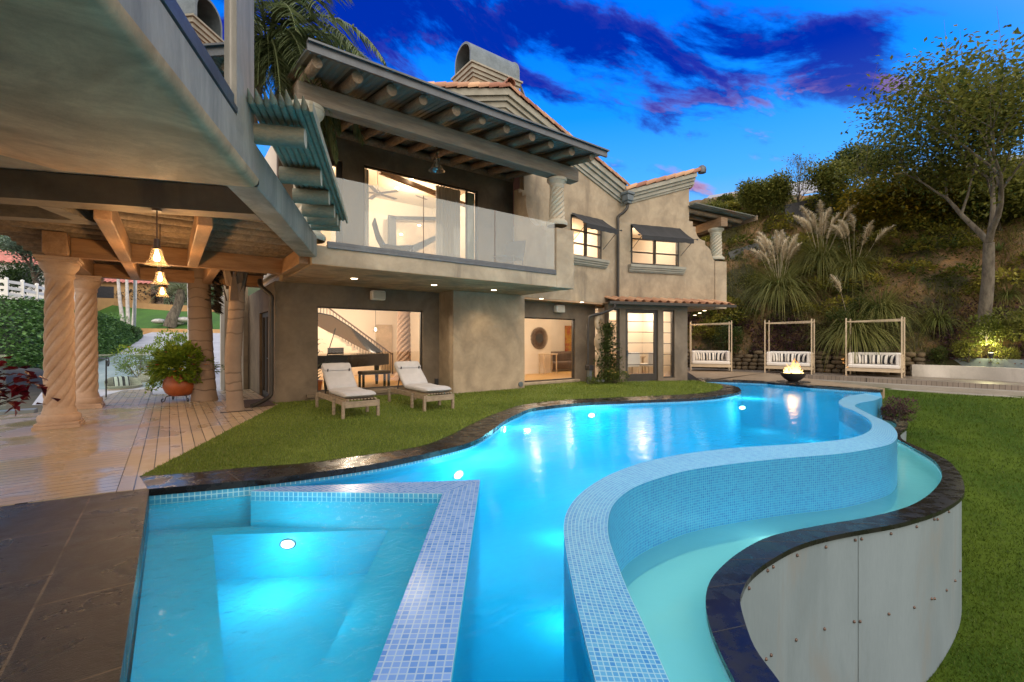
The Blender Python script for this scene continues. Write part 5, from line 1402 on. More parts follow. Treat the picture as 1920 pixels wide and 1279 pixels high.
# three clear bell pendants in a row
bell = glass('bell_glass', (.97,.93,.86), refl=1.2, haze=.03, haze_col=(1,.85,.6))
bulb_m = emit('filament_bulb', (1.0,.62,.26), 60.0)
pend0 = None
for i, (y, top_) in enumerate(((6.82,3.05),(9.05,3.48),(11.58,3.48))):
    lab = ('clear glass bell pendant hanging nearest, from the grey drop beam','clear glass bell pendant hanging second, beyond the front one','clear glass bell pendant hanging farthest back in the row')[i]
    t = thing('pendant_light', lab, 'pendant lamp', (-.12,y,2.49), group='bell pendants in a row under the pergola')
    b = MB(); b.tube([(0,0,.20),(0,0,top_-2.49)], .007, 6); b.lathe([(.05,top_-2.49-.02),(.05,top_-2.49)], (0,0,0), 14, capb=True); b.build('cord', M_['bolt'], t, world=False)
    b = MB(); b.lathe([(.0,.22),(.03,.21),(.03,.12),(.045,.11),(.05,.09),(.03,.08)], (0,0,0), 16); b.build('socket', M_['bolt'], t, world=False, smooth=True)
    b = MB(); b.lathe([(.04,.12),(.055,.09),(.06,.04),(.072,-.01),(.095,-.06),(.125,-.09),(.13,-.095)], (0,0,0), 26); b.build('shade', bell, t, world=False, smooth=True)
    b = MB(); b.lathe([(0,-.055),(.025,-.045),(.034,-.02),(.030,.01),(.018,.05),(.015,.08)], (0,0,0), 14); b.build('bulb', bulb_m, t, world=False, smooth=True)
    lamp('pendant_lamp', 'POINT', (-.12,y,2.46), 82, (1.0,.61,.28), .05)
t = thing('pendant_light', 'unlit clear glass bell pendant under the balcony porch roof', 'pendant lamp', (5.47,10.5,6.02))
b = MB(); b.tube([(0,0,.2),(0,0,.55)], .008, 6); b.build('cord', M_['bolt'], t, world=False)
b = MB(); b.lathe([(.0,.30),(.03,.29),(.04,.2),(.08,.17),(.09,.10),(.075,.05),(.10,-.02),(.16,-.10),(.20,-.16),(.21,-.17)], (0,0,0), 28); b.build('shade', glass('bell_glass_smoky', (.75,.68,.6), refl=1.6, haze=.08), t, world=False, smooth=True)
b = MB(); b.lathe([(0,-.07),(.03,-.05),(.04,-.02),(.02,.05),(.015,.15)], (0,0,0), 14); b.build('bulb', M_['white'], t, world=False, smooth=True)
# wall speakers
for i,(c, lab) in enumerate(((fy(707,555,12.14), 'white box loudspeaker on the wall above the piano window'),(fy(1047,580,11.88), 'white box loudspeaker on the wall above the family-room window'))):
    t = thing('wall_speaker', lab, 'speaker', c, group='outdoor wall speakers')
    b = MB(); b.box(-.19,-.16,-.13,.19,.06,.13); b.build('cabinet', M_['white'], t, world=False, bevel=.045, seg=4)
    b = MB(); b.box(-.16,-.172,-.10,.16,-.158,.10); b.build('grille', surf('grille_%d'%i, (.60,.55,.46), rough=.8, fine=200), t, world=False, bevel=.006)
# wall fittings
b = MB(); c = fy(976,721,11.34); b.tube([c, c+Vector((0,-.03,0)), c+Vector((0,-.035,0))], [.085,.085,.06], 20); o = b.build('hose_bib_cover', M_['zinc'], smooth=True); tag(o, 'round metal drain cover low on the projecting stucco block', 'wall fitting')
b = MB(); c = fy(818,717,12.17); b.box(c.x-.05,c.y-.05,c.z-.12,c.x+.05,c.y+.02,c.z+.1); o = b.build('outlet_box', M_['dark_metal'], bevel=.01); tag(o, 'black outdoor socket box beside the piano window', 'socket')
# ------------------------------------------------------------------ two sun loungers
def lounger():
    t = thing('sun_lounger', '', 'sun lounger')
    W, L = .73, 1.98; zr = .30
    for x in (0,W-.05):
        for y in (0.0,.62,L-.05):
            b = MB(); b.box(x,y,0,x+.05,y+.065,zr+.03); b.build('leg', M_['teak'], t, world=False, bevel=.004)
    b = MB()
    for x in (.052,W-.082): b.box(x,.0,zr-.06,x+.03,L,zr+.05)
    b.box(.05,-.012,zr-.09,W-.05,.02,zr+.03); b.box(.083,L-.03,zr-.05,W-.083,L,zr+.05)
    b.build('frame', M_['teak'], t, world=False, bevel=.004)
    for k in range(9):
        x = .09+k*.066; b = MB(); b.box(x,-.02,zr+.052,x+.038,1.22,zr+.075); b.build('slat', M_['teak'], t, world=False)
    ang = rad(39); y0 = 1.18; z0 = zr+.08; Lb = .80
    b = MB()
    for x in (.09,.34,.59): b.bar((x+.03,y0,z0-.01),(x+.03,y0+Lb*math.cos(ang),z0+Lb*math.sin(ang)-.01),.05,.025)
    b.build('backrest', M_['teak'], t, world=False)
    b = MB(); b.bar((.14,y0+.55,zr+.02),(.14,y0+.32,z0+.5),.02,.02); b.bar((.6,y0+.55,zr+.02),(.6,y0+.32,z0+.5),.02,.02); b.build('prop', M_['dark_metal'], t, world=False)
    def pad(path, th, w0, w1, name):
        rows = []; n = len(path)
        D = []
        for i in range(n):
            a = path[max(0,i-1)]; c = path[min(n-1,i+1)]; d = Vector((0,c[0]-a[0],c[1]-a[1])).normalized(); D.append(Vector((0,-d.z,d.y)))
        sec = 22; b = MB()
        for i,(y,z) in enumerate(path):
            e = min(i, n-1-i)/1.6; sh = 1 if e >= 1 else math.sqrt(max(0.02,1-(1-e)**2))
            row = []
            for k in range(sec):
                a = 2*PI*k/sec; ca, sa = math.cos(a), math.sin(a)
                u = math.copysign(abs(ca)**.35, ca)*(w1-w0)/2*(.93+.07*sh); v = math.copysign(abs(sa)**.6, sa)*th/2*sh
                wob = .010*noise.noise((u*6+7, y*5, z*5)) + .006*noise.noise((u*16+3, y*13, z*9))
                row.append(Vector(((w0+w1)/2+u, y, z)) + D[i]*(v+th/2+wob*(1 if sa > 0 else .2)))
            rows.append(row)
        b.grid(rows, closed=True); b.face(rows[0][::-1]); b.face(rows[-1])
        return b.build(name, M_['cushion'], t, world=False, smooth=True, sharp=70)
    seatp = [(-.01+1.2*i/14, zr+.08) for i in range(15)]
    pad(seatp, .12, .055, W-.055, 'seat_cushion')
    bp_ = [(y0+.0+(Lb*1.02)*math.cos(ang)*i/14, z0+.02+(Lb*1.02)*math.sin(ang)*i/14) for i in range(15)]
    pad(bp_[:], .12, .055, W-.055, 'back_cushion')
    hp = [(y0-.0+Lb*math.cos(ang)*f-.10, z0+Lb*math.sin(ang)*f+.075) for f in [.74+.3*i/6 for i in range(7)]]
    pad(hp, .05, .06, W-.06, 'head_cushion')
    return t
l1 = lounger(); l2 = copy_tree(l1)
place(l1, (2.62,8.86,.008)); place(l2, (4.28,8.79,.008))
l1['label'] = 'teak sun lounger with pale grey cushion, the left of the two, by the piano window'
l2['label'] = 'teak sun lounger with pale grey cushion, the right of the two, nearer the projecting wall'
for l in (l1,l2): l['group'] = 'sun loungers on the turf'
# chairs on the balcony
def wchair(lab, loc, rz):
    t = thing('lounge_chair', lab, 'chair', loc, rz, 'woven chairs on the balcony')
    b = MB(); rows = [[(x, y+.05*0, z) for x in (-.3,-.15,0,.15,.3)] for y,z in ((-.35,.42),(0,.38),(.3,.40),(.42,.62),(.52,.98))]
    b.grid(rows); b.build('seat', M_['black_soft'], t, world=False, smooth=True, solid=.03)
    for x in (-.28,.28):
        for y in (-.32,.35):
            b = MB(); b.tube([(x,y,0),(x,y,.4)], .015, 8); b.build('leg', M_['dark_metal'], t, world=False)
    return t
wchair('dark woven lounge chair behind the first balcony glass panel', (4.3,10.3,ZB+.01), rad(75))
wchair('dark woven lounge chair behind the last balcony glass panel', (7.3,9.9,ZB+.01), rad(-60))
# ------------------------------------------------------------------ palms on the deck
def ringed_trunk(name, pts, r0, r1, lab, mat, parent=None, rings=.16, seg=22):
    b = MB(); P = resample(crom([Vector(p) for p in pts], 24), 260); L = arcl(P); rows = []
    for i, p in enumerate(P):
        t = L[i]/L[-1]; rr = r0+(r1-r0)*t; ph = (L[i]/rings+.45*noise.noise((L[i]*1.1,r0*7,4))) % 1
        rr *= 1 + .03*(1-ph) - (.045 if ph < .10 else 0)
        rr *= 1 + .25*max(0,1-L[i]/.35)**2*.5
        rows.append([p+Vector((math.cos(2*PI*k/seg)*rr*(1+.03*noise.noise((k*.7,L[i]*2,r0*50))), math.sin(2*PI*k/seg)*rr*(1+.03*noise.noise((k*.7+9,L[i]*2,r0*50))), .045*noise.noise((math.cos(2*PI*k/seg)*1.5,math.sin(2*PI*k/seg)*1.5,L[i]*2.2)))) for k in range(seg)])
    for i in range(len(rows)-1):
        jit = .5+.5*noise.noise((L[i]*3,r0*9,2)); b.grid(rows[i:i+2], closed=True, var=(.2 if (L[i]/rings+.45*noise.noise((L[i]*1.1,r0*7,4)))%1 < .10 else .62+.38*jit))
    return b.build(name, mat, parent, smooth=True, sharp=0)
def frond(mb, base, d, L, droop, nl=46, ll=.55, w=.03, hang=.9, rach=None):
    p = Vector(base); d = Vector(d).normalized(); st = L/nl; pts = []
    for i in range(nl+1):
        t = i/nl; pts.append(p.copy()); side = d.cross(Vector((0,0,1)))
        if side.length < .05: side = Vector((1,0,0))
        side.normalize()
        if i > nl*.12:
            l_ = ll*math.sin(PI*min(.97,(.12+t*.85)))**.6*R.uniform(.85,1.1)
            for sgn in (-1,1):
                dd = (side*sgn*R.uniform(.7,1) + d*.65 + Vector((0,0,R.uniform(-.25,.2)))).normalized()
                mb.blade(p, dd, l_, w, hang*R.uniform(.6,1.3), 4, min(1,max(0,R.gauss(.5,.22))))
        d = (d+Vector((0,0,-droop/nl))).normalized(); p = p + d*st
    (rach or mb).tube(pts, [.022*(1-.85*i/nl)+.003 for i in range(nl+1)], 5, var=.9)
palm_leaf = leafmat('palm_leaf', (.05,.095,.03), (.23,.27,.13), .35)
t = thing('palm_tree', 'tall palm rising through the deck by the side door, its crown above the porch roof', 'palm tree', (1.13,11.5,0))
ringed_trunk('trunk', [(1.15,11.5,-.05),(1.10,11.52,1),(1.16,11.5,2.2),(1.18,11.5,3.2),(1.22,11.3,5),tuple(pd(490,110,9.75))], .16, .135, '', M_['palm_bark'], t, .17)
b = MB()
for k in range(11):
    a = 2*PI*k/11; b.blade((1.13+.15*math.cos(a),11.5+.15*math.sin(a),2.35+R.uniform(0,.4)), (math.cos(a)*.2,math.sin(a)*.2,1), R.uniform(.5,.8), .16, .3, 4)
b.build('bark_fibre', M_['palm_bark'], t)
b = MB()
cr = pd(500,70,9.7)
for k in range(58):
    a = R.uniform(0,2*PI); el = R.uniform(-.5,1.15)
    frond(b, cr+Vector((math.cos(a)*.1,math.sin(a)*.1,R.uniform(-.3,.2))), (math.cos(a)*math.cos(el),math.sin(a)*math.cos(el),math.sin(el)), R.uniform(2.2,3.0), R.uniform(1.6,2.6), 46, .66, .04)
for a in (.1,-.35,-.8,-1.3,.5):
    frond(b, cr, (math.cos(a),math.sin(a),.75), R.uniform(2.9,3.4), 2.0, 54, .65, .038)
for k in range(38):   # the skirt of old fronds hanging behind the pillar
    a = R.uniform(-2.4,.4); frond(b, cr+Vector((0,0,-.25)), (math.cos(a),math.sin(a),R.uniform(-.2,.5)), R.uniform(1.5,2.1), 3.0, 40, .62, .03, 1.6)
b.build('crown', palm_leaf, t)
b = MB(); b.box(.84,11.18,.005,1.44,11.3,.008); o = b.build('deck_cutout', M_['black_soft']); tag(o, 'dark square cutout in the deck at the foot of the slim palm', 'deck cutout')
t = thing('palm_tree', 'thick ringed palm trunk standing behind the terracotta pot', 'palm tree', (.72,14.0,0))
ringed_trunk('trunk', [(.72,14.0,-.05),(.66,14.05,1),(.62,14.1,2.4),(.6,14.1,4.2)], .27, .23, '', M_['palm_bark'], t, .26, 26)
b = MB()
for k in range(190):
    z = R.uniform(2.25,3.3); a = R.gauss(-.35,.35); p = Vector((.63+.3*math.cos(a),14.08+.3*math.sin(a),z)); b.leaf(p, Vector((math.cos(a),math.sin(a),-.5)), R.uniform(.12,.26), .16, R.random())
b.build('old_frond_bases', M_['bark_dark'], t)
t = thing('palm_tree', 'slender pale palm trunk left of the thick one', 'palm tree', (.45,16.6,0))
ringed_trunk('trunk', [pd(359,690,16.5)-Vector((0,0,.9)),pd(359,600,16.5),pd(357,500,16.5),pd(356,440,16.5)], .12, .11, '', M_['pale_bark'], t, .2, 14)
# wing wall with pale door frame and hanging lantern behind the palms
an = thing('garden_annex', 'plain stucco annex wall with white door frame behind the palms', 'annex', (1.7,16.5,0))
b = MB(); b.box(1.35,16.9,-.1,2.02,17.1,3.3); b.build('wall', M_['stucco'], an)
b = MB(); b.box(1.25,16.6,-.02,1.36,16.75,2.9); b.box(1.75,16.55,-.02,1.86,16.7,2.9); b.build('door_frame', M_['white'], an, bevel=.01)
b = MB(); c = pd(412,565,15.2); b.lathe([(0,.32),(.04,.3),(.045,.24),(.03,.2),(.075,.1),(.06,-.02),(.09,-.16),(.08,-.2),(0,-.2)], (c.x,c.y,c.z), 14); o = b.build('hanging_ornament', M_['white'], smooth=True); tag(o, 'small white figurine hanging between the two palm trunks', 'ornament')
b = MB(); b.box(1.35,11.75,.006,1.98,13.2,.02); o = b.build('doormat', M_['brown_fab'], bevel=.004); tag(o, 'dark doormat on the deck in front of the side door', 'doormat')
# ------------------------------------------------------------------ planted bank behind the far deck
def ub(v): return 24.9 + (9-v)*.21 + .55*min(1,max(0,(6.5-v)/3))                     # foot of the bank
prof_b = [(-.05,.0),(0,.35),(.35,.95),(1.0,2.0),(2.0,3.3),(3.2,4.9),(4.6,6.6),(6.2,8.1),(8.5,9.4),(11.5,10.3),(16,11.0),(26,12.2),(60,14)]
def pz(d):
    for (a,za),(c,zc_) in zip(prof_b[:-1], prof_b[1:]):
        if d <= c: return za+(zc_-za)*max(0,(d-a))/(c-a)
    return prof_b[-1][1]
def bank(v, d):
    bump = 0
    if d > .3:
        k = min(1,(d-.3)/1.5)
        bump = k*(.55*noise.noise((v*.45,d*.5,1.3)) + .32*noise.noise((v*1.3,d*1.2,7)) + .14*noise.noise((v*3.2,d*3,2)))
        # slabby outcrops
        bump += k*.30*(round(2.2*noise.noise((v*.7+4,d*.8,5)))/2.2)
    hs = .95 + .05*math.sin(v*.4) + .017*max(0,min(14,v-1))
    return Vector((ub(v)+d-bump*.55, v, pz(d)*hs + bump*.55))
b = MB(); rows = []
ds = []; d = -.05
while d < 60: ds.append(d); d += .09+.06*max(0,d-4)
for i in range(340):
    v = -34 + 66*i/339; rows.append([bank(v, d) for d in ds])
b.grid(rows)
m, nt, out = nodes('bank_rock_soil')
v = coords(nt)
n1 = noiseN(nt, v, .55, 6, .6, .5); n2 = noiseN(nt, v, 2.6, 7, .7, 1.2); n3 = noiseN(nt, v, 14, 5, .7)
vo = N(nt, 'ShaderNodeTexVoronoi'); vo.feature = 'DISTANCE_TO_EDGE'; vo.inputs['Scale'].default_value = .9; wv = N(nt,'ShaderNodeVectorMath',operation='ADD'); nz = N(nt,'ShaderNodeTexNoise'); nz.inputs['Scale'].default_value=2.5; nt.links.new(v,nz.inputs['Vector']); nt.links.new(coords(nt,(1,1,2.2)),wv.inputs[0]); nt.links.new(nz.outputs['Color'],wv.inputs[1]); nt.links.new(wv.outputs[0], vo.inputs['Vector'])
rock = mixc(nt, smooth(nt, n2, .35, .65), (.23,.125,.045), (.155,.105,.058))
rock = mixc(nt, smooth(nt, vo.outputs['Distance'], .0, .03), mixc(nt, .55, rock, (.05,.035,.02)), rock)
soil = mixc(nt, smooth(nt, n3, .35, .65), (.055,.045,.018), (.035,.04,.012))
c = mixc(nt, smooth(nt, n1, .46, .58), rock, soil)
g = math_(nt, 'MULTIPLY_ADD', n3, .7, .65); cc = N(nt, 'ShaderNodeCombineColor'); [nt.links.new(g, cc.inputs[i]) for i in range(3)]
c = mixc(nt, 1.0, c, cc.outputs[0], 'MULTIPLY')
p = N(nt, 'ShaderNodeBsdfPrincipled'); nt.links.new(c, p.inputs['Base Color']); p.inputs['Roughness'].default_value = .9
bn = N(nt, 'ShaderNodeBump'); bn.inputs['Strength'].default_value = .8; bn.inputs['Distance'].default_value = .08
nt.links.new(math_(nt,'ADD',n2,math_(nt,'MULTIPLY',n3,.4)), bn.inputs['Height']); nt.links.new(bn.outputs[0], p.inputs['Normal']); nt.links.new(p.outputs[0], out.inputs[0])
struct('hillside', b, m, smooth=True, sharp=0)
# dry-stone wall at the foot
b = MB(); 
for row in range(5):
    v = 5.0
    while v < 17:
        w = R.uniform(.22,.55); h = .2
        if row == 4 and R.random() < .35: v += w; continue
        x = ub(v)-.12-.03*(4-row)+R.uniform(-.03,.05); z = row*h+R.uniform(-.01,.01)
        c = Vector((x, v+w/2, z+h/2)); rows = []
        for i in range(6):
            ph = -PI/2+PI*i/5; rr = max(.02,math.cos(ph))**.5
            rows.append([c+Vector((math.copysign(abs(math.cos(2*PI*k/10))**.6,math.cos(2*PI*k/10))*.17*rr, math.copysign(abs(math.sin(2*PI*k/10))**.6,math.sin(2*PI*k/10))*(w/2-.012)*rr, math.sin(ph)*(h/2+.008)))+Vector((R.uniform(-.015,.015),R.uniform(-.01,.01),R.uniform(-.01,.01))) for k in range(10)])
        b.grid(rows, closed=True, var=R.random()); v += w
o = b.build('stone_wall', surf('wall_stone', (.24,.18,.10), (.16,.12,.075), rough=.9, scale=3, fine=16, fine_amt=.35, bump=.5, attr=((.04,.03,.02),(.14,.095,.05),.75)), smooth=True, sharp=60)
tag(o, 'low dry-stone retaining wall of rough tan blocks behind the canopy daybeds', 'stone wall')
# ground cover: grasses and purple trailing plants (uncountable)
def onbank(px, py):
    """the bank surface met by a sight line"""
    r = ray(px, py); t = 14.0
    while t < 60:
        x, y, z = r[0]*t, r[1]*t, 1.5+r[2]*t
        if z < bank(y, max(0, x-ub(y))).z and x > ub(y)-.1: return Vector((x,y,z))
        t += .06
    return None
g1 = leafmat('bank_grass', (.075,.09,.018), (.32,.27,.09), .3)
g2 = leafmat('purple_cover', (.03,.015,.022), (.11,.05,.065), .2)
g3 = leafmat('shrub_green', (.035,.06,.012), (.16,.18,.035), .3)
bm = MB(); bp = MB(); bg = MB()
cnt = 0
for k in range(34000):
    v = R.uniform(-9,17); d = R.uniform(.2,9.5)
    nz = noise.noise((v*.45,d*.55,11)); p = bank(v,d)
    if nz > -.16 and R.random() < .6:
        for q in range(2):
            bm.blade(p, (R.uniform(-.8,.1),R.uniform(-.5,.5),1), R.uniform(.25,.75), .024, R.uniform(.6,2.2), 3, R.random())
    elif nz < .02 and R.random() < .6:
        for q in range(2): bg.leaf(p+Vector((R.uniform(-.12,.02),R.uniform(-.1,.1),R.uniform(0,.22))), Vector((R.uniform(-1,.2),R.uniform(-1,1),R.uniform(-.2,1))), R.uniform(.08,.2), .09, R.random())
for k in range(20000):
    v = R.uniform(-3,16); d = abs(R.gauss(.75,.55)); z = noise.noise((v*.6,d,21))
    if z < -.12: continue
    p = bank(v,max(.2,d)); bp.leaf(p+Vector((R.uniform(-.28,.02),R.uniform(-.1,.1),R.uniform(-.05,.28))), Vector((R.uniform(-1,.3),R.uniform(-1,1),R.uniform(-.5,.9))), R.uniform(.08,.18), .075, R.random())
tag(bm.build('bank_grass', g1), 'dry and green grass tufts scattered over the rocky bank', 'grass', kind='stuff')
tag(bg.build('bank_creeper', g3), 'small-leaved green creeper on the rocky bank', 'creeper', kind='stuff')
tag(bp.build('purple_ground_cover', g2), 'dark purple trailing ground cover above the stone wall', 'ground cover', kind='stuff')
# undergrowth: shrub masses that run together over the bank
ug = MB()
for k in range(430):
    v = R.uniform(-8,17); d = R.uniform(.6,9.0); c = bank(v,d); s_ = R.uniform(.45,1.15); hv = R.uniform(.1,.9)
    if noise.noise((v*.35,d*.4,31)) < -.22 or (2.5 < d < 4.5 and R.random() < .35): continue
    for q in range(int(330*s_)):
        dd = Vector((R.gauss(0,1),R.gauss(0,1),R.gauss(0,1))).normalized()*R.uniform(.5,1)**.5
        p = c+Vector((dd.x*s_*.8-.1,dd.y*s_,abs(dd.z)*s_*.75)); ug.leaf(p, dd+Vector((R.uniform(-.6,.4),R.uniform(-.6,.6),R.uniform(-.5,.6))), R.uniform(.10,.22), .11, min(1,max(0,hv+R.gauss(0,.18))))
tag(ug.build('undergrowth', leafmat('undergrowth_leaf', (.03,.06,.010), (.32,.27,.04), .35)), 'mixed olive and yellow-green undergrowth running together over the bank', 'undergrowth', kind='stuff')
# ---- pampas grass
pam_leaf = leafmat('pampas_leaf', (.09,.115,.025), (.36,.33,.11), .35)
plume_m = leafmat('pampas_plume', (.66,.55,.38), (.9,.80,.62), .45)
def pampas(base, h, n, nplume, lab, lean=0.0, tall=1.0):
    t = thing('pampas_grass', lab, 'pampas grass', base, group='pampas grass clumps on the bank')
    b = MB()
    for k in range(n):
        a = R.uniform(0,2*PI); tilt = R.uniform(.15,1.0)
        d = Vector((math.cos(a)*tilt-.15, math.sin(a)*tilt, R.uniform(.9,1.6)))
        b.blade((math.cos(a)*R.uniform(0,.25), math.sin(a)*R.uniform(0,.25), 0), d, h*R.uniform(.7,1.3), .034, R.uniform(1.5,3.4), 9, min(1,max(0,R.gauss(.45,.28))))
    b.build('leaves', pam_leaf, t, world=False)
    for k in range(nplume):
        a = R.uniform(0,2*PI); tl = R.uniform(.05,.42)
        d = Vector((math.cos(a)*tl, math.sin(a)*tl+lean, 1)).normalized(); L = h*R.uniform(.70,1.15)*tall
        tip = d*L; droop = Vector((math.cos(a),math.sin(a),0))*.34
        s = MB(); s.tube([(0,0,.1), d*L*.6, tip], [.008,.007,.005], 5, var=.3)
        for q in range(190):
            f = q/190; pp = tip + d*(.95*f) + droop*(f*f) + Vector((0,0,-.12*f*f))
            aa = R.uniform(0,2*PI); wv = (.15*math.sin(PI*min(1,f*.85+.12)))+.02
            s.blade(pp, Vector((math.cos(aa)*.7,math.sin(aa)*.7,.75))+droop*2, wv*R.uniform(1.1,2.1), .036, .9, 2, R.random())
        s.build('plume', plume_m, t, world=False)
    return t
for (px,py,h,n,npl,lab,ln) in ((1462,560,2.7,1300,24,'largest pampas grass clump, many upright cream plumes, beside the house pillar',0),
                            (1540,505,2.4,900,16,'pampas grass clump with cream plumes higher on the bank, behind the largest',0),
                            (1600,520,2.0,700,9,'pampas grass clump with a few plumes leaning right',-.15),
                            (1600,640,2.4,1300,1,'long weeping yellow-green grass clump hanging over the middle daybed side',0),
                            (1650,600,2.0,900,0,'weeping dry grass clump directly above the right daybed',0)):
    q = onbank(px,py)
    pampas(q, h, n, npl, lab, ln)
def tuft(base, h, n, lab, m, name='grass_clump', cat='grass clump', w=.02):
    t = thing(name, lab, cat, base); b = MB()
    for k in range(n):
        a = R.uniform(0,2*PI); tl = R.uniform(.2,1.1)
        b.blade((math.cos(a)*.12*R.random(),math.sin(a)*.12*R.random(),0), (math.cos(a)*tl-.1,math.sin(a)*tl,1.1), h*R.uniform(.7,1.3), w, R.uniform(1.2,2.8), 6, R.random())
    b.build('leaves', m, t, world=False); return t
gm2 = leafmat('fountain_grass', (.06,.09,.02), (.24,.25,.07), .3)
tuft(onbank(1760,610), 1.3, 520, 'green fountain grass clump between the right daybed and the pale tree trunk', gm2)
tuft(onbank(1735,500), .6, 160, 'small green grass clump by the agave on the rock face', gm2)
tuft(onbank(1890,560), 1.1, 380, 'fountain grass clump right of the pale tree trunk', gm2)
tuft(onbank(1880,625), 1.2, 420, 'grass clump behind the uplight at the right edge', gm2)
def agave(base, r, n, lab, m, cat='agave', name='agave'):
    t = thing(name, lab, cat, base); b = MB()
    for k in range(n):
        a = k*2.4; el = .25+1.1*k/n; d = Vector((math.cos(a)*math.cos(el),math.sin(a)*math.cos(el),math.sin(el)))
        b.blade((0,0,.1), d, r*R.uniform(.85,1.1), r*.16, -.2+.5*(1-k/n), 5, R.random())
    b.build('leaves', m, t, world=False); return t
am = leafmat('agave_leaf', (.09,.14,.05), (.20,.27,.09), .2)
agave(onbank(1712,517), .55, 26, 'bright green agave rosette on the rock face', am)
agave(onbank(1790,470), .6, 26, 'pale agave rosette left of the tree trunk, high on the bank', am)
agave(onbank(1874,475), .5, 24, 'agave rosette right of the tree trunk', am)
cyc = thing('cycad', 'green cycad with feathery fronds behind the right daybed', 'cycad', onbank(1655,655)); b = MB()
cm_ = leafmat('cycad_leaf', (.03,.05,.012), (.10,.13,.03), .25)
for k in range(26):
    a = k*2.4; el = .2+.9*(k/26); frond(b, (0,0,.15), (math.cos(a)*math.cos(el),math.sin(a)*math.cos(el),math.sin(el)), .95, 1.2, 26, .17, .014, .2)
b.build('crown', cm_, cyc, world=False)
b = MB(); b.lathe([(.12,-.1),(.14,.1),(.08,.2)], (0,0,0), 12); b.build('trunk', M_['bark_dark'], cyc, world=False)
# ---- broadleaf shrubs and trees
def shrub(name, base, rx, rz, n, lab, m, L=.09, cat='shrub', flower=None, nf=0, stem=True, squash=1.0, group=None):
    t = thing(name, lab, cat, base, group=group); b = MB()
    lobes = [(Vector((R.uniform(-.55,.55)*rx,R.uniform(-.55,.55)*rx,rz*R.uniform(.35,1.25))), R.uniform(.35,.62)) for _ in range(9)]
    for k in range(n):
        c, s = R.choice(lobes)
        d = Vector((R.gauss(0,1),R.gauss(0,1),R.gauss(0,1))).normalized()*R.uniform(.45,1)**.5
        p = c+Vector((d.x*rx*s,d.y*rx*s,d.z*rz*s*squash)); p.z = max(.03,p.z)
        b.leaf(p, d+Vector((R.uniform(-.6,.6),R.uniform(-.6,.6),R.uniform(-.3,.7))), L*R.uniform(.6,1.4), L*.5, min(1,max(0,R.gauss(.5,.25))))
    b.build('foliage', m, t, world=False)
    if stem:
        s = MB()
        for k in range(6):
            a = R.uniform(0,2*PI); s.tube([(0,0,-.05),(math.cos(a)*rx*.25,math.sin(a)*rx*.25,rz*.5),(math.cos(a)*rx*.5,math.sin(a)*rx*.5,rz*1.1)],[.022,.015,.005],5)
        s.build('stems', M_['bark_dark'], t, world=False)
    if flower:
        f = MB()
        for k in range(nf):
            c, s = R.choice(lobes); d = Vector((R.gauss(0,1),R.gauss(0,1),R.gauss(0,.8))).normalized()
            p = c+Vector((d.x*rx*s,d.y*rx*s,abs(d.z)*rz*s))
            for q in range(5):
                a = q*2*PI/5; f.leaf(p, Vector((math.cos(a),math.sin(a),.5)), .05, .04, R.random())
        f.build('flowers', flower, t, world=False)
    return t
def tree(name, base, h, r, lab, leafm, bark, trunk_r=.2, n_leaf=9000, L=.12, levels=4, spread=.75, first=.38, seed=1, cat='tree', upright=.35, nb=(3,4), shoots=0, group=None, crown=1.0, split0=3, lean=(0,0)):
    rr = random.Random(seed); t = thing(name, lab, cat, base, group=group); w = MB(); tips = []
    def grow(p, d, L_, rad_, lev):
        pts = [p.copy()]; k = 5; dd = d.copy()
        for i in range(k):
            dd = (dd + Vector((rr.gauss(0,.09),rr.gauss(0,.09),rr.gauss(0,.05)+.04*upright))).normalized(); p = p+dd*(L_/k); pts.append(p.copy())
            if lev <= 2: tips.append((p.copy(), dd.copy(), lev))
        r2_ = rad_*(.72 if lev == levels else .5) if lev else rad_*.3
        w.tube(pts, [rad_+(r2_-rad_)*i/k for i in range(k+1)], 9 if lev >= levels-1 else 5, caps=lev == levels)
        if lev == 0: return
        n_ = split0 if lev == levels else rr.randint(*nb)
        for q in range(n_):
            a = 2*PI*(q+rr.uniform(-.3,.3))/n_; sp = spread*rr.uniform(.6,1.3)
            x = dd.cross(Vector((.3,.1,1))).normalized(); y = dd.cross(x)
            nd = (dd + (x*math.cos(a)+y*math.sin(a))*sp + Vector((0,0,upright*.3))).normalized()
            st_ = pts[-1] if q < 2 or lev < 2 else pts[rr.randint(3,5)]
            grow(st_, nd, L_*rr.uniform(.62,.82), rad_*(.5 if lev == levels else .45), lev-1)
    grow(Vector((0,0,-.1)), Vector((lean[0],lean[1],1)).normalized(), h*first, trunk_r, levels)
    for k in range(shoots):
        p, d, lv = rr.choice([q for q in tips if q[0].z > h*.55]); w.tube([p, p+Vector((rr.uniform(-.1,.1),rr.uniform(-.1,.1),.6)), p+Vector((rr.uniform(-.2,.2),rr.uniform(-.2,.2),rr.uniform(1.1,1.9)))],[.012,.008,.003],4)
    w.build('trunk', bark, t, world=False, smooth=True, sharp=0)
    b = MB(); lo = [q for q in tips if q[2] <= 2]
    for k in range(n_leaf):
        p, d, lv = rr.choice(lo); o = Vector((rr.gauss(0,1),rr.gauss(0,1),rr.gauss(0,1)))
        if o.length > 1.9: o *= 1.9/o.length*rr.random()**.4
        o *= r*.085*crown
        b.leaf(p+o, d*.5+Vector((rr.uniform(-1,1),rr.uniform(-1,1),rr.uniform(-.9,.5))), L*rr.uniform(.6,1.35), L*.55, min(1,max(0,rr.gauss(.45,.27))))
    b.build('crown', leafm, t, world=False)
    return t
autumn = leafmat('autumn_leaf', (.05,.075,.010), (.38,.25,.02), .35)
dusk_leaf = leafmat('dusk_leaf', (.045,.065,.014), (.26,.25,.05), .4)
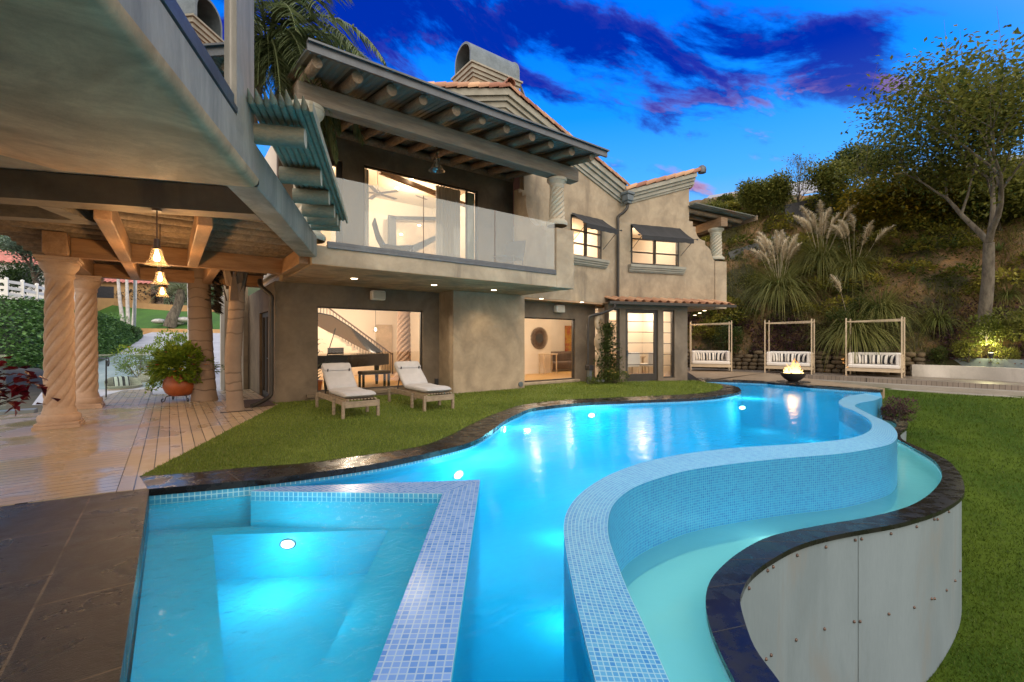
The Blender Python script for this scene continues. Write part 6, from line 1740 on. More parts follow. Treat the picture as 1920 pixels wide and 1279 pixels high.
evergreen = leafmat('evergreen_leaf', (.02,.04,.010), (.10,.125,.028), .3)
bamboo = leafmat('bamboo_leaf', (.06,.085,.018), (.28,.27,.06), .35)
q = onbank(1842,622)
tree('pale_tree', q, 10.6, 3.6, 'tall open-crowned tree with a pale uplit trunk at the right', dusk_leaf, M_['bark'], .24, 19000, .20, 4, .78, .36, 5, upright=.75, shoots=46, crown=2.1)
for (px,py,h,r,lab,m_,n,sd,L) in ((1690,440,6.2,3.6,'wide tree with yellowing leaves spreading over the middle of the bank',autumn,15000,3,.22),
                       (1775,420,5.6,3.2,'yellow-green tree behind the pale trunk',autumn,12000,8,.22),
                       (1880,420,4.8,2.6,'dark green tree at the far right of the bank',dusk_leaf,11000,13,.22),
                       (1640,330,4.6,2.2,'dark evergreen beside the grey fence at the top of the bank',evergreen,8500,21,.2)):
    qq = onbank(px,py) or pd(px,py,30)
    tree('bank_tree', qq-Vector((0,0,.8)), h, r, lab, m_, M_['bark_dark'], .13, n, L, 3, .95, .28, sd, upright=.05, crown=2.1, split0=4)
for (px,py,f,h,r,lab,m_,n,sd) in ((1345,372,30,3.6,2.2,'feathery bamboo-like shrub nearest the house roof',bamboo,4800,31),
                           (1405,350,31,4.6,2.4,'feathery yellow-green shrub on the skyline',bamboo,5200,33),
                           (1455,350,31,4.9,2.3,'taller feathery shrub beside the bare branched tree',bamboo,4800,34),
                           (1560,340,31,5.4,2.8,'dense dark bush in front of the pale roof on the skyline',dusk_leaf,6500,35)):
    p0 = onbank(px,py+75) or pd(px,py+45,f)
    tree('skyline_shrub', p0, h, r, lab, m_, M_['bark_dark'], .05, n, .18, 3, .6, .22, sd, upright=1.1, crown=1.7, cat='shrub', split0=5)
tree('bare_tree', onbank(1495,400) or pd(1495,372,32), 5.0, 1.6, 'thin nearly bare tree on the skyline against the sky', dusk_leaf, M_['bark_dark'], .07, 500, .12, 4, .5, .25, 41, upright=.8, split0=5)
q = gz(1577,700); tree('small_tree', Vector((ub(q.y)-.5,q.y,0)) if False else pd(1582,698,21.6)-Vector((0,0,.0)), 3.0, 1.15, 'small dark-leaved tree with a copper uplit stem between two daybeds', evergreen, surf('copper_bark', (.42,.22,.10), (.3,.15,.07), rough=.8, scale=5), .05, 5200, .11, 3, .5, .42, 51, upright=.5, crown=1.6, split0=4)
shrub('leafy_shrub', Vector((ub(12.6)-.25,12.6,.2)), .75, 1.35, 1500, 'glossy green shrub behind the left daybed', evergreen, .14)
fanp = thing('fan_palm', 'low fan palm in front of the grey fence above the pampas grass', 'palm', pd(1540,400,28)); b = MB()
for k in range(16):
    a = R.uniform(-2.6,1.0); el = R.uniform(.0,.9); c = Vector((math.cos(a)*math.cos(el),math.sin(a)*math.cos(el),math.sin(el)))*.9
    for j in range(14):
        ang = -1.2+2.4*j/13; x_ = c.normalized(); s_ = x_.cross(Vector((0,0,1))).normalized(); b.blade(c, x_*math.cos(ang)+s_*math.sin(ang), .75, .05, .3, 3, R.random())
b.build('crown', leafmat('fan_leaf', (.03,.06,.01), (.10,.14,.03)), fanp, world=False)
# fence / structures above
fn = thing('hilltop_fence', 'dark grey solid fence running along the top of the bank', 'fence', pd(1520,395,30)); b = MB()
fa,fc,fe = [(onbank(x,y) or pd(x,y,31))+Vector((0,0,.35)) for x,y in ((1475,425),(1570,405),(1700,400))]
for a,c in ((fa,fc),(fc,fe)):
    b.bar(a, c, .08, 1.9)
b.build('panel', M_['dark_metal'], fn)
hh = thing('hilltop_house', 'pale ribbed roof of a neighbouring house on the skyline', 'house', pd(1520,370,38)); b = MB()
a,c,d_,e_ = pd(1300,395,36),pd(1590,352,38),pd(1560,332,44),pd(1330,368,44)
b.face([a,c,d_,e_]); b.build('roof', surf('ribbed_roof', (.36,.35,.33), (.26,.25,.24), rough=.5, scale=2, stretch=(6,.3,1)), hh, solid=.08)
h2 = thing('hilltop_house', 'dark slate-roofed house behind the trees at the right edge', 'house', pd(1860,330,40)); b = MB()
b.face([pd(1700,372,36),pd(2050,352,36),pd(2030,285,42),pd(1830,296,42)]); b.build('roof', M_['zinc'], h2, solid=.1)
b = MB(); b.bar(pd(1700,395,36.5),pd(2050,380,36.5),.3,1.8); b.build('wall', M_['dark_metal'], h2)
rw_ = MB(); a,c = onbank(1378,484), onbank(1485,446); rw_.bar(a-Vector((0,0,.8)), c-Vector((0,0,.8)), .25, 2.4); tag(rw_.build('retaining_wall', surf('grey_wall',(.11,.11,.105),(.08,.08,.075),rough=.9)), 'grey concrete retaining wall behind the pampas grass by the house', 'retaining wall')
# ---- planter with uplight
gxA, gxB = gz(1710,706), gz(1985,722)
pw = thing('garden_planter', 'low whitewashed curved planter wall at the right with a galvanised strip above', 'planter', gxA)
cv = [gxA, gz(1740,707.5), gz(1790,709.5), gz(1850,713), gz(1920,718), gxB]; cv = crom(cv, 6)
b = MB()
for i in range(len(cv)-1):
    a,c = cv[i],cv[i+1]; n_ = Vector(((c-a).y*-1,(c-a).x,0)).normalized()
    if n_.x < 0: n_ = -n_
    a2,c2 = a+n_*.22, c+n_*.22
    for q in ([(a,0),(c,0),(c,.50),(a,.50)],[(a,.50),(c,.50),(c2,.50),(a2,.50)],[(a2,.5),(c2,.5),(c2,0),(a2,0)]): b.face([(p.x,p.y,z) for p,z in q])
a,c = cv[0], cv[0]+Vector((1.0,.4,0)); b.face([(a.x,a.y,0),(c.x,c.y,0),(c.x,c.y,.5),(a.x,a.y,.5)])
b.build('wall', surf('whitewash', (.62,.57,.50), (.5,.46,.4), rough=.85, scale=1.2, fine=20, fine_amt=.1, stain=(.42,.38,.32)), pw)
b = MB(); bolts = MB()
for i in range(len(cv)-1):
    a,c = cv[i]+Vector((1.1,.2,0)),cv[i+1]+Vector((1.1,.2,0)); b.face([(a.x,a.y,.2),(c.x,c.y,.2),(c.x,c.y,.80),(a.x,a.y,.80)])
b.build('metal_strip', M_['panel'], pw, solid=.02)
for px in (1785,1800,1817,1837,1855,1903,1915,1770):
    q_ = None; r_ = ray(px, 682)
    for i in range(len(cv)-1):
        a,c = cv[i]+Vector((1.1,.2,0)),cv[i+1]+Vector((1.1,.2,0)); dx,dy = c.x-a.x,c.y-a.y; det = r_[0]*(-dy)+dx*r_[1]; t_ = (a.x*(-dy)+dx*a.y)/det; s_ = (r_[0]*a.y-r_[1]*a.x)/det
        if 0 <= s_ <= 1: q_ = Vector((r_[0]*t_,r_[1]*t_,.64))
    if q_: bb = MB(); bb.tube([q_, q_-Vector((.03,.01,0))],[.028,.02],8); bb.build('bolt', M_['bolt'], pw)
for (px,py,rx,rz,n,lab,m_,L) in ((1765,690,.42,.5,1300,'rounded dark green bush spilling over the metal planter strip',evergreen,.07),
                        (1815,672,.55,.5,1300,'dark green bush left of the uplight in the planter',dusk_leaf,.09),
                        (1885,676,.45,.45,1100,'bush with mauve flowers right of the uplight in the planter',dusk_leaf,.08),
                        (1850,640,.8,.7,1900,'bright leafy shrub lit by the garden uplight',leafmat('lit_shrub',(.06,.085,.012),(.18,.2,.03)),.10),
                        (1910,630,.8,.9,1600,'grassy shrub at the right frame edge behind the planter',bamboo,.14)):
    p = pd(px,py,19.3-(px-1765)*.0118); p.z = max(.45, p.z-.12); shrub('planter_shrub', p, rx, rz, n, lab, m_, L)
ul = thing('garden_uplight', 'small glowing spotlight among the planter shrubs at the right', 'garden light', pd(1858,668,17.9)); b = MB()
b.tube([(0,0,-.1),(0,0,.12)],[.05,.09],14); b.build('housing', M_['dark_metal'], ul, world=False)
b = MB(); b.lathe([(0,.125),(.085,.125)], (0,0,0), 16); b.build('lens', emit('uplight_lens',(1.0,.93,.55),60), ul, world=False)
lp = Vector(ul.location); lamp('garden_lamp', 'POINT', lp+Vector((.2,.1,.35)), 55, (1.0,.90,.45), .08)
lamp('garden_lamp', 'SPOT', lp+Vector((0,0,.25)), 160, (1.0,.88,.55), .05, None, 50, .6, target=q+Vector((0,0,2.2)) if False else onbank(1842,600)+Vector((0,0,1.5)))
lamp('garden_lamp', 'SPOT', pd(1588,690,21.0), 60, (1.0,.55,.22), .05, None, 60, .6, target=pd(1580,600,21.6))
# ---- purple shrub by the pool
shrub('purple_shrub', Vector((*cam2w(10.95,12.95)[:2],-.75)), .42, .42, 2200, 'rounded purple-leaved shrub on the lawn beside the infinity rim', leafmat('purple_leaf',(.03,.018,.02),(.16,.075,.075)), .06)
# ------------------------------------------------------------------ canopy daybeds
stripe_m, nt, out = nodes('striped_fabric')
v = coords(nt); sx = N(nt,'ShaderNodeSeparateXYZ'); nt.links.new(v, sx.inputs[0])
w1 = math_(nt,'SINE',math_(nt,'MULTIPLY',sx.outputs[0],44.0)); w2 = math_(nt,'SINE',math_(nt,'MULTIPLY_ADD',sx.outputs[0],25.0,1.0))
f_ = smooth(nt, math_(nt,'ADD',w1,math_(nt,'MULTIPLY',w2,.6)), .05, .2)
c = mixc(nt, f_, (.72,.66,.58), (.02,.02,.028)); p = N(nt,'ShaderNodeBsdfPrincipled'); nt.links.new(c,p.inputs['Base Color']); p.inputs['Roughness'].default_value=.9; nt.links.new(p.outputs[0],out.inputs[0])
def pillow_mesh(w, h, th):
    b = MB(); rows = []; n = 10
    for sgn in (1,-1):
        rows = []
        for i in range(n+1):
            row = []
            for j in range(n+1):
                u, v_ = 2*i/n-1, 2*j/n-1
                k = (1-u**4)*(1-v_**4); row.append((u*w/2*(1-.06*v_*v_), sgn*th/2*k**.6, v_*h/2*(1-.06*u*u)))
            rows.append(row)
        b.grid(rows)
    return b
def daybed():
    t = thing('canopy_daybed', '', 'daybed'); W, D, Hh = 1.86, 1.0, 2.45
    for x in (0,W):
        for y in (0,D):
            b = MB(); b.box(x-.025,y-.025,0,x+.025,y+.025,Hh); b.lathe([(.025,Hh),(.03,Hh+.03),(.02,Hh+.05),(0,Hh+.055)],(x,y,0),10); b.build('post', M_['sand_paint'], t, world=False)
    for (a,c) in (((0,0),(W,0)),((0,D),(W,D)),((0,0),(0,D)),((W,0),(W,D))):
        b = MB(); b.bar((a[0],a[1],Hh-.10),(c[0],c[1],Hh-.05),.024,.024); b.bar((a[0],a[1],Hh-.11),(c[0],c[1],Hh-.11),.016,.016); b.build('canopy_rail', M_['sand_paint'], t, world=False)
    b = MB(); b.box(.03,-.02,.20,W-.03,.02,.28); b.box(.03,D-.02,.20,W-.03,D+.02,.95); b.box(-.02,.03,.20,.02,D-.03,.28); b.box(W-.02,.03,.20,W+.02,D-.03,.28); b.box(.03,.03,.24,W-.03,D-.03,.27); b.box(.03,-.015,.285,W-.03,.015,.33); b.build('frame', M_['sand_paint'], t, world=False)
    for x in (0,W):
        b = MB(); b.box(x-.015,.03,.88,x+.015,D-.03,.92); b.box(x-.015,.03,.36,x+.015,D-.03,.39)
        for q in (.25,.5,.75):
            b.tube([(x,D*q+.10*math.cos(a*PI/6),.64+.17*math.sin(a*PI/6)) for a in range(13)],.012,5)
        for q in range(1,6): b.box(x-.01,D*q/6-.01,.39,x+.01,D*q/6+.01,.88)
        b.build('side_panel', M_['sand_paint'], t, world=False)
    b = MB(); b.box(.05,-.01,.34,W-.05,D-.05,.50); b.build('seat_cushion', M_['white_cushion'], t, world=False, bevel=.05, seg=4)
    b = MB(); b.box(.05,D-.22,.49,W-.05,D-.03,1.0); b.build('back_cushion', M_['white_cushion'], t, world=False, bevel=.06, seg=4)
    for x in (.05,W-.20):
        b = MB(); b.box(x,.05,.49,x+.15,D-.23,.99); b.build('side_cushion', M_['white_cushion'], t, world=False, bevel=.05, seg=4)
    return t
bd = daybed(); beds = [bd, copy_tree(bd), copy_tree(bd)]
posts = (((1586.5,704.3),(1694.4,709)),((1434.3,699.3),(1521.7,702.7)),((1295.7,695.6),(1366,697)))
blabs = ('cream canopy daybed on the right, next to the white planter wall','cream canopy daybed in the middle, behind the fire bowl','cream canopy daybed on the left, nearest the house')
pnames = ('right','middle','left')
order = ('leftmost','second','third','fourth','fifth')
pil = pillow_mesh(.38,.40,.17)
pm0 = None
for o, (a,c), lab, nm in zip(beds, posts, blabs, pnames):
    A_, C_ = gz(*a), gz(*c); d_ = (C_-A_); rz = math.atan2(d_.y, d_.x)
    place(o, A_, rz); o['label'] = lab; o['group'] = 'canopy daybeds in a row'
    sc_ = d_.length/1.86
    Mx = Matrix.Translation(A_) @ Matrix.Rotation(rz,4,'Z')
    for k in range(5):
        x = (.42,.66,.95,1.22,1.45)[k]; y = (.60,.55,.48,.55,.62)[k]
        if pm0 is None:
            pm0 = pil.build('striped_pillow', stripe_m, smooth=True); pl_ = pm0
        else:
            pl_ = pm0.copy(); COL.objects.link(pl_)
        pl_.matrix_basis = Mx @ Matrix.Translation((x,y,.71)) @ Matrix.Rotation((.45,.2,0,-.35,-.75)[k],4,'Z') @ Matrix.Rotation(-.25,4,'X')
        tag(pl_, '%s black and white striped pillow from the left on the %s canopy daybed' % (order[k], nm), 'pillow', 'striped pillows on the daybeds')
# ------------------------------------------------------------------ fire bowl and ledge
fb_ = gz(1487,715.5,.02)
fbw = thing('fire_bowl', 'round black fire bowl with open flames at the back edge of the pool', 'fire bowl', fb_)
b = MB(); b.lathe([(.0,.0),(.16,.0),(.18,.03),(.28,.09),(.37,.19),(.415,.29),(.425,.31),(.395,.31),(.36,.22),(.0,.20)], (0,0,0), 36); b.build('bowl', M_['black_soft'], fbw, world=False, smooth=True)
b = MB()
for k in range(60):
    a, r_ = R.uniform(0,2*PI), R.uniform(0,.34)
    b.lathe([(0,-.03),(.03,0),(0,.03)], (math.cos(a)*r_,math.sin(a)*r_,.27), 6)
b.build('lava_rocks', M_['black_soft'], fbw, world=False)
fm, nt, out = nodes('flame')
tc = N(nt,'ShaderNodeTexCoord'); sx = N(nt,'ShaderNodeSeparateXYZ'); nt.links.new(tc.outputs['Object'], sx.inputs[0])
rp = N(nt,'ShaderNodeValToRGB'); e_ = rp.color_ramp.elements; e_[0].position=.28; e_[0].color=(1,.72,.28,1); e_[1].position=.72; e_[1].color=(1,.30,.05,1); nt.links.new(sx.outputs[2], rp.inputs[0])
em = N(nt,'ShaderNodeEmission'); em.inputs[1].default_value=3.0; nt.links.new(rp.outputs[0], em.inputs[0])
tr = N(nt,'ShaderNodeBsdfTransparent'); mx = N(nt,'ShaderNodeMixShader'); lw = N(nt,'ShaderNodeLayerWeight'); lw.inputs[0].default_value=.35
nt.links.new(math_(nt,'MULTIPLY_ADD',lw.outputs['Facing'],.8,.10), mx.inputs[0]); nt.links.new(em.outputs[0], mx.inputs[1]); nt.links.new(tr.outputs[0], mx.inputs[2]); nt.links.new(mx.outputs[0], out.inputs[0])
b = MB()
for k in range(34):
    a, r_ = R.uniform(0,2*PI), R.uniform(0,.33); h_ = (.12+.50*(1-r_/.36)*R.uniform(.35,1.15)); x_,y_ = math.cos(a)*r_, math.sin(a)*r_
    b.tube([(x_+.035*math.sin(j*1.3+k*2.1), y_+.035*math.cos(j*1.7+k*1.3), .28+h_*j/6) for j in range(7)], [.012,.026,.028,.022,.016,.008,.001], 8)
b.build('flames', fm, fbw, world=False, smooth=True)
lamp('fire_lamp', 'POINT', fb_+Vector((0,0,.55)), 16, (1.0,.5,.15), .15)
b = MB(); c = fb_; b.tube([(c.x,c.y,.004),(c.x,c.y,.021)],.55,32); tag(b.build('fire_bowl_plinth', M_['granite']), 'low round dark stone plinth under the fire bowl', 'plinth')
# ------------------------------------------------------------------ street side, seen under the pergola
road = [[pd(x,y,f) for x,y,f in row] for row in (((60,760,13),(420,752,13)),((90,720,17),(420,712,17)),((165,690,22),(430,683,22)),((185,668,27),(440,662,27)),((215,645,34),(450,644,34)),((262,630,42),(470,634,40)),((290,622,50),(520,625,48)))]
b = MB(); b.grid(road); struct('road', b, M_['asphalt'], smooth=True, sharp=0)
kp = [pd(140,704,19.5),pd(175,677,24),pd(215,661,29),pd(245,646,35),pd(270,636,41)]
kp2 = [p+Vector((-.5,.1,.16)) for p in kp]
b = MB(); K = crom(kp,5)
for i in range(len(K)-1): b.bar(K[i]+Vector((0,0,.06)),K[i+1]+Vector((0,0,.06)),.22,.16)
struct('kerb', b, M_['kerb'])
# ivy bank
rows = [[pd(x,y,f) for x,y,f in row] for row in (((-420,545,19),(-150,545,20),(0,560,21),(84,568,23),(185,590,29),(235,610,36),(262,622,42)),((-420,600,17),(-150,600,17.5),(0,612,18.5),(90,620,21),(180,632,26),(232,640,32),(262,634,40)),((-420,700,15),(-150,690,15.5),(0,690,16.5),(95,690,19),(172,681,23.5),(215,664,28.5),(255,645,36.5)))]
def lerp_grid(rows, nu, nv):
    cols = [crom([r[j] for r in rows], 12) for j in range(len(rows[0]))]
    return [resample(crom([c[i] for c in cols], 12), nu) for i in range(0, len(cols[0]), max(1,len(cols[0])//nv))]
IV = lerp_grid(rows, 70, 24)
b = MB(); b.grid(IV); struct('ivy_slope', b, surf('ivy_soil', (.03,.045,.015), (.02,.03,.01), rough=.9), smooth=True)
ivy = leafmat('ivy_leaf', (.03,.08,.02), (.17,.33,.085), .25, .4)
b = MB()
for k in range(30000):
    i = R.randrange(len(IV)-1); j = R.randrange(69); p = IV[i][j].lerp(IV[i+1][j+1], R.random()).lerp(IV[i][j+1], R.random()*.6)
    s_ = R.uniform(.10,.2)
    b.leaf(p+Vector((R.uniform(-.1,.15),R.uniform(-.2,.0),R.uniform(0,.14))), Vector((R.uniform(.1,1),R.uniform(-1,.1),R.uniform(-.8,.6))), s_, s_*.75, min(1,max(0,R.gauss(.42,.25))))
tag(b.build('ivy', ivy), 'dense green ivy covering the roadside slope at the left', 'ivy', kind='stuff')
# far slopes beyond the road
b = MB(); b.grid([[pd(x,y,f) for x,y,f in row] for row in (((120,622,60),(250,626,52),(330,628,50),(430,628,50),(560,630,52)),((120,600,62),(250,600,56),(330,604,54),(430,606,54),(560,600,56)),((120,560,66),(250,578,62),(330,584,60),(430,586,60),(560,580,62)))]); struct('front_lawn', b, surf('far_lawn', (.05,.14,.012), (.035,.10,.01), rough=.9, scale=.4, fine=6, fine_amt=.3), smooth=True)
b = MB(); b.bar(pd(255,624,49)-Vector((0,0,.1)), pd(470,627,47)-Vector((0,0,.1)), .3, 1.1); tag(b.build('garden_wall', M_['ochre']), 'low ochre wall along the road below the far lawn', 'wall')
b = MB(); b.bar(pd(175,573,64), pd(450,588,60), .3, 1.3); tag(b.build('garden_wall', M_['ochre']), 'ochre terrace wall above the far lawn', 'wall')
b = MB(); b.grid([[pd(x,y,f) for x,y,f in row] for row in (((-900,640,90),(-500,600,88),(-200,590,86),(60,588,80),(260,585,75),(420,585,75),(560,590,80)),((-900,520,110),(-500,500,108),(-200,480,106),(60,500,100),(260,520,95),(420,520,95),(560,530,98)),((-900,430,180),(-500,420,170),(-200,400,160),(60,430,160),(260,480,150),(420,490,150),(560,500,150)))])
struct('far_hill', b, surf('far_hill_scrub', (.035,.055,.014), (.06,.065,.02), rough=.95, scale=.12, fine=1.5, fine_amt=.5), smooth=True)
hedge_m = leafmat('hedge_leaf', (.014,.035,.010), (.055,.10,.025), .2); olive = leafmat('olive_leaf', (.09,.14,.10), (.24,.32,.25), .3); lime = leafmat('lime_leaf', (.06,.12,.012), (.2,.3,.04), .3)
shrub('round_hedge', pd(22,545,34), 2.3, 1.2, 2600, 'clipped rounded dark green hedge behind the white fence', hedge_m, .22, cat='hedge', stem=False)
tree('olive_tree', pd(72,545,33), 5.2, 1.8, 'silvery olive tree beside the front twisted column', olive, M_['bark_dark'], .2, 4200, .22, 3, .6, .3, 61, upright=.3, crown=2.2)
tree('background_tree', pd(45,500,70), 15, 5, 'dark green tree rising behind the red tiled roof at the left', hedge_m, M_['bark_dark'], .4, 5000, .6, 3, .7, .25, 62, crown=2.2)
tree('background_tree', pd(5,500,60), 11, 4, 'bright lime-green tree at the left frame edge', lime, M_['bark_dark'], .3, 4500, .5, 3, .7, .25, 63, crown=2.2)
tree('background_tree', pd(-120,520,64), 14, 5, 'green tree outside the left edge behind the ivy', hedge_m, M_['bark_dark'], .3, 3500, .6, 3, .7, .25, 64, crown=2.2)
# white ranch fence
wf = thing('ranch_fence', 'white three-rail ranch fence along the top of the ivy slope', 'fence', pd(40,548,22))
fpz = [(-260,522,20.2),(-130,527,20.8),(-60,532,21.0),(12,537,21.5),(42,541,22.2),(69,547,23),(95,552,24),(120,557,25.4),(146,562,27)]
F_ = [pd(x,y,f) for x,y,f in fpz]
for p in F_:
    b = MB(); b.box(p.x-.06,p.y-.06,p.z-.75,p.x+.06,p.y+.06,p.z+.34); b.lathe([(.085,.34),(.06,.40),(0,.42)],(p.x,p.y,p.z),4); b.build('post', M_['white'], wf)
for dz in (.22,-.08,-.38):
    for a,c in zip(F_[:-1],F_[1:]):
        b = MB(); b.bar(a+Vector((0,0,dz)),c+Vector((0,0,dz)),.04,.14); b.build('rail', M_['white'], wf)
def tiled_house(loc_px, f, lab, w, d, h, wallm, rz=0.3):
    t = thing('neighbour_house', lab, 'house', pd(*loc_px, f), rz)
    b = MB(); b.box(-w/2,-d/2,-4,w/2,d/2,h); b.build('wall', M_[wallm], t, world=False)
    b = MB(); n_ = 60
    for sgn in (-1,1):
        b.grid([[(-w/2-.6+(w+1.2)*i/n_, sgn*(d/2+.7), h-.1+.10*math.sin(i*2.1)) for i in range(n_+1)],[(-w/2-.6+(w+1.2)*i/n_, 0, h+1.7+.10*math.sin(i*2.1)) for i in range(n_+1)]], var=R.random())
    b.build('roof', surf('red_tile_'+str(f), (.55,.20,.16), (.42,.15,.11), rough=.8, scale=2, fine=8), t, world=False)
    b = MB(); b.box(-.9,-d/2-.03,h-2.3,.9,-d/2-.005,h-.7); b.build('window', M_['dark_metal'], t, world=False)
    return t
tiled_house((10,508,), 52, 'low neighbour house with a pinkish red tiled roof at the far left', 11, 7, .55, 'white', .5)
tiled_house((215,545,), 66, 'ochre neighbour house with tiled roof and arched porch behind the pendants', 10, 7, .9, 'ochre', -.2)
# birch-like trunks, lamp post, date palm, rocks
for k,(px,py,dx,lab) in enumerate(((232,598,.25,'leftmost of three slim pale tree trunks beyond the road'),(241,598,.08,'middle of three slim pale tree trunks beyond the road'),(250,598,-.1,'rightmost of three slim pale tree trunks beyond the road'))):
    p = pd(px,py,48); t = thing('slim_tree', lab, 'tree', p, group='slim pale trunks beyond the road'); b = MB()
    b.tube([(0,0,-1),(-dx*1.2,0,1.8),(-dx*1.9,0,4.5),(-dx*2.2,.1,8.5)],[.2,.16,.13,.07],10); b.build('trunk', M_['pale_bark'], t, world=False, smooth=True)
    b = MB()
    for q in range(260):
        b.leaf(Vector((-dx*2.1+R.gauss(0,.8),R.gauss(0,.8),R.uniform(6.2,9.4))), Vector((R.uniform(-1,1),R.uniform(-1,1),R.uniform(-1,1))), .35, .16, R.random())
    b.build('crown', lime, t, world=False)
lpst = thing('street_lamp', 'plain grey lamp post standing at the road bend', 'lamp post', pd(252,624,40)); b = MB(); b.tube([(0,0,-.3),(0,0,7)],[.09,.07],10); b.build('pole', M_['zinc'], lpst, world=False); b = MB(); b.bar((0,0,7),(.9,0,7.1),.08,.08); b.build('lamp_arm', M_['zinc'], lpst, world=False)
dp = thing('date_palm', 'stocky date palm with drooping fronds on the far lawn', 'palm tree', pd(318,606,52)); b = MB()
b.tube([(0,0,-.5),(.3,0,.8),(.75,.1,1.9),(1.0,.1,3.0),(1.05,.1,3.9)],[.65,.55,.45,.5,.3],12); b.build('trunk', M_['bark'], dp, world=False)
b = MB()
for k in range(22):
    a = R.uniform(0,2*PI); el = R.uniform(-.1,1.1); frond(b,(1.05,.1,3.9),(math.cos(a)*math.cos(el),math.sin(a)*math.cos(el),math.sin(el)),R.uniform(2.8,3.8),1.9,26,.55,.06,.6)
b.build('crown', leafmat('date_leaf',(.06,.09,.03),(.22,.22,.10)), dp, world=False)
for k,(px,py,s_,lab) in enumerate(((298,603,.55,'flat pale boulder left of the date palm'),(345,600,.6,'rounded boulder right of the date palm trunk'),(333,606,.5,'low boulder at the foot of the date palm'))):
    b = MB(); rows = []
    for i in range(7):
        ph = -PI/2+PI*i/6; rows.append([(1.3*s_*math.cos(ph)*math.cos(2*PI*k2/10)*(1+.25*noise.noise((i,k2*.7,k))), s_*math.cos(ph)*math.sin(2*PI*k2/10), .55*s_*math.sin(ph)) for k2 in range(10)])
    b.grid(rows, closed=True); t = b.build('boulder', M_['pale_bark'], smooth=True); t.location = pd(px,py,53); tag(t, lab, 'boulder', 'boulders on the far lawn')
for k,(px,py,f,rx,rz,lab,m_) in enumerate(((205,615,33,1.7,.9,'leafy shrub at the bend of the ivy slope',ivy),(222,622,36,1.5,.7,'low green shrub beside the lamp post',hedge_m),(195,560,70,4,1.6,'long twiggy brown hedge below the ochre house',leafmat('brown_hedge',(.05,.04,.03),(.12,.09,.06))),(290,556,66,4.5,1.4,'twiggy brown hedge left of the date palm',leafmat('brown_hedge2',(.05,.04,.03),(.12,.09,.06))),(395,560,66,4.5,1.6,'dark hedge right of the date palm',hedge_m))):
    shrub('roadside_shrub', pd(px,py,f)-Vector((0,0,rz*.7)), rx, rz, 1500, lab, m_, .2 if f < 50 else .4, stem=False)
orange = emit('x',(1,1,1),1) if False else leafmat('orange_petal', (.75,.20,.02), (.85,.38,.05), .3)
flo_leaf = leafmat('flower_shrub_leaf', (.07,.14,.014), (.34,.44,.05), .35)
shrub('flowering_shrub', pd(262,705,18.2)-Vector((0,0,.2)), 1.0, .85, 2600, 'loose green shrub with orange flowers behind the wicker chairs', flo_leaf, .10, flower=orange, nf=16)
shrub('flowering_shrub', pd(322,690,17.6)-Vector((0,0,.3)), .95, 1.0, 3000, 'taller shrub with orange flowers behind the terracotta pot', flo_leaf, .10, flower=orange, nf=24)
# wicker chairs with cushions
stripe2 = stripe_m
def wicker(lab, loc, rz):
    t = thing('wicker_chair', lab, 'chair', loc, rz, 'wicker tub chairs on the deck'); b = MB(); rows = []
    for z, r_ in ((.05,.36),(.3,.42),(.45,.46)): rows.append([(r_*math.cos(a*PI/12),r_*math.sin(a*PI/12),z) for a in range(24)])
    rows.append([(.50*math.cos(a*PI/12),.50*math.sin(a*PI/12),.50+.28*max(0,math.sin(a*PI/12))**.6) for a in range(24)])
    b.grid(rows, closed=True); b.build('tub', M_['wicker'], t, world=False, smooth=True, solid=.03)
    b = MB(); b.lathe([(0,.40),(.36,.40),(.40,.34),(.38,.28)], (0,0,0), 22); b.build('seat_cushion', M_['white_cushion'], t, world=False, smooth=True)
    b = pillow_mesh(.46,.40,.14); o = b.build('back_pillow', stripe2, t, world=False, smooth=True); o.location = (0,.22,.60); o.rotation_euler = (-.35,0,0)
    return t
wicker('wicker tub chair with striped pillow beside the iron handrail', pd(233,738,15.6)-Vector((0,0,.22)), rad(20))
wicker('wicker tub chair with striped pillow farther back, left of the terracotta pot', pd(285,722,17.2)-Vector((0,0,.25)), rad(-30))
# glass balustrade and steps on the left
gr = thing('glass_balustrade', 'frameless glass balustrade along the street edge of the deck', 'balustrade', (-5,13.5,0))
gm = glass('street_glass', (.60,.80,.78), refl=1.5, haze=.05)
for x0,x1 in ((-9.4,-7.2),(-7.15,-4.95),(-4.9,-2.7)):
    b = MB(); b.face([(x0,13.8,.08),(x1,13.8,.08),(x1,13.8,1.22),(x0,13.8,1.22)]); b.build('glass_panel', gm, gr)
b = MB(); b.face([(-1.9,18.3,.05),(.2,18.3,.05),(.2,18.3,1.1),(-1.9,18.3,1.1)]); b.build('glass_panel', gm, gr)
b = MB(); b.face([(-2.2,14.6,.05),(-2.0,18.2,.05),(-2.0,18.2,1.15),(-2.2,14.6,1.15)]); b.build('glass_panel', gm, gr)
b = MB(); b.box(-9.6,13.56,-.3,-2.25,13.86,.075); b.build('kerb_upstand', M_['panel'], gr)
hr = thing('iron_handrail', 'black wrought-iron handrail with scrolled end by the deck steps', 'handrail', gz(188,745))
a,c = gz(182,741), gz(199,746)
for p in (a,c):
    b = MB(); b.tube([p, p+Vector((0,0,.35)), p+Vector((0,0,.42)), p+Vector((0,0,.49)), p+Vector((0,0,1.0))],[.016,.016,.03,.016,.016],8); b.build('baluster', M_['dark_metal'], hr)
b = MB(); d_ = (c-a).normalized(); pts_ = [a-d_*1.2+Vector((0,0,.55)), a+Vector((0,0,.98)), c+Vector((0,0,1.03))]
for k in range(10): t_ = k/9*2*PI*1.15; rr = .13*(1-k/12); pts_.append(c+d_*(.18+rr*math.sin(t_))+Vector((0,0,.93+rr*math.cos(t_))))
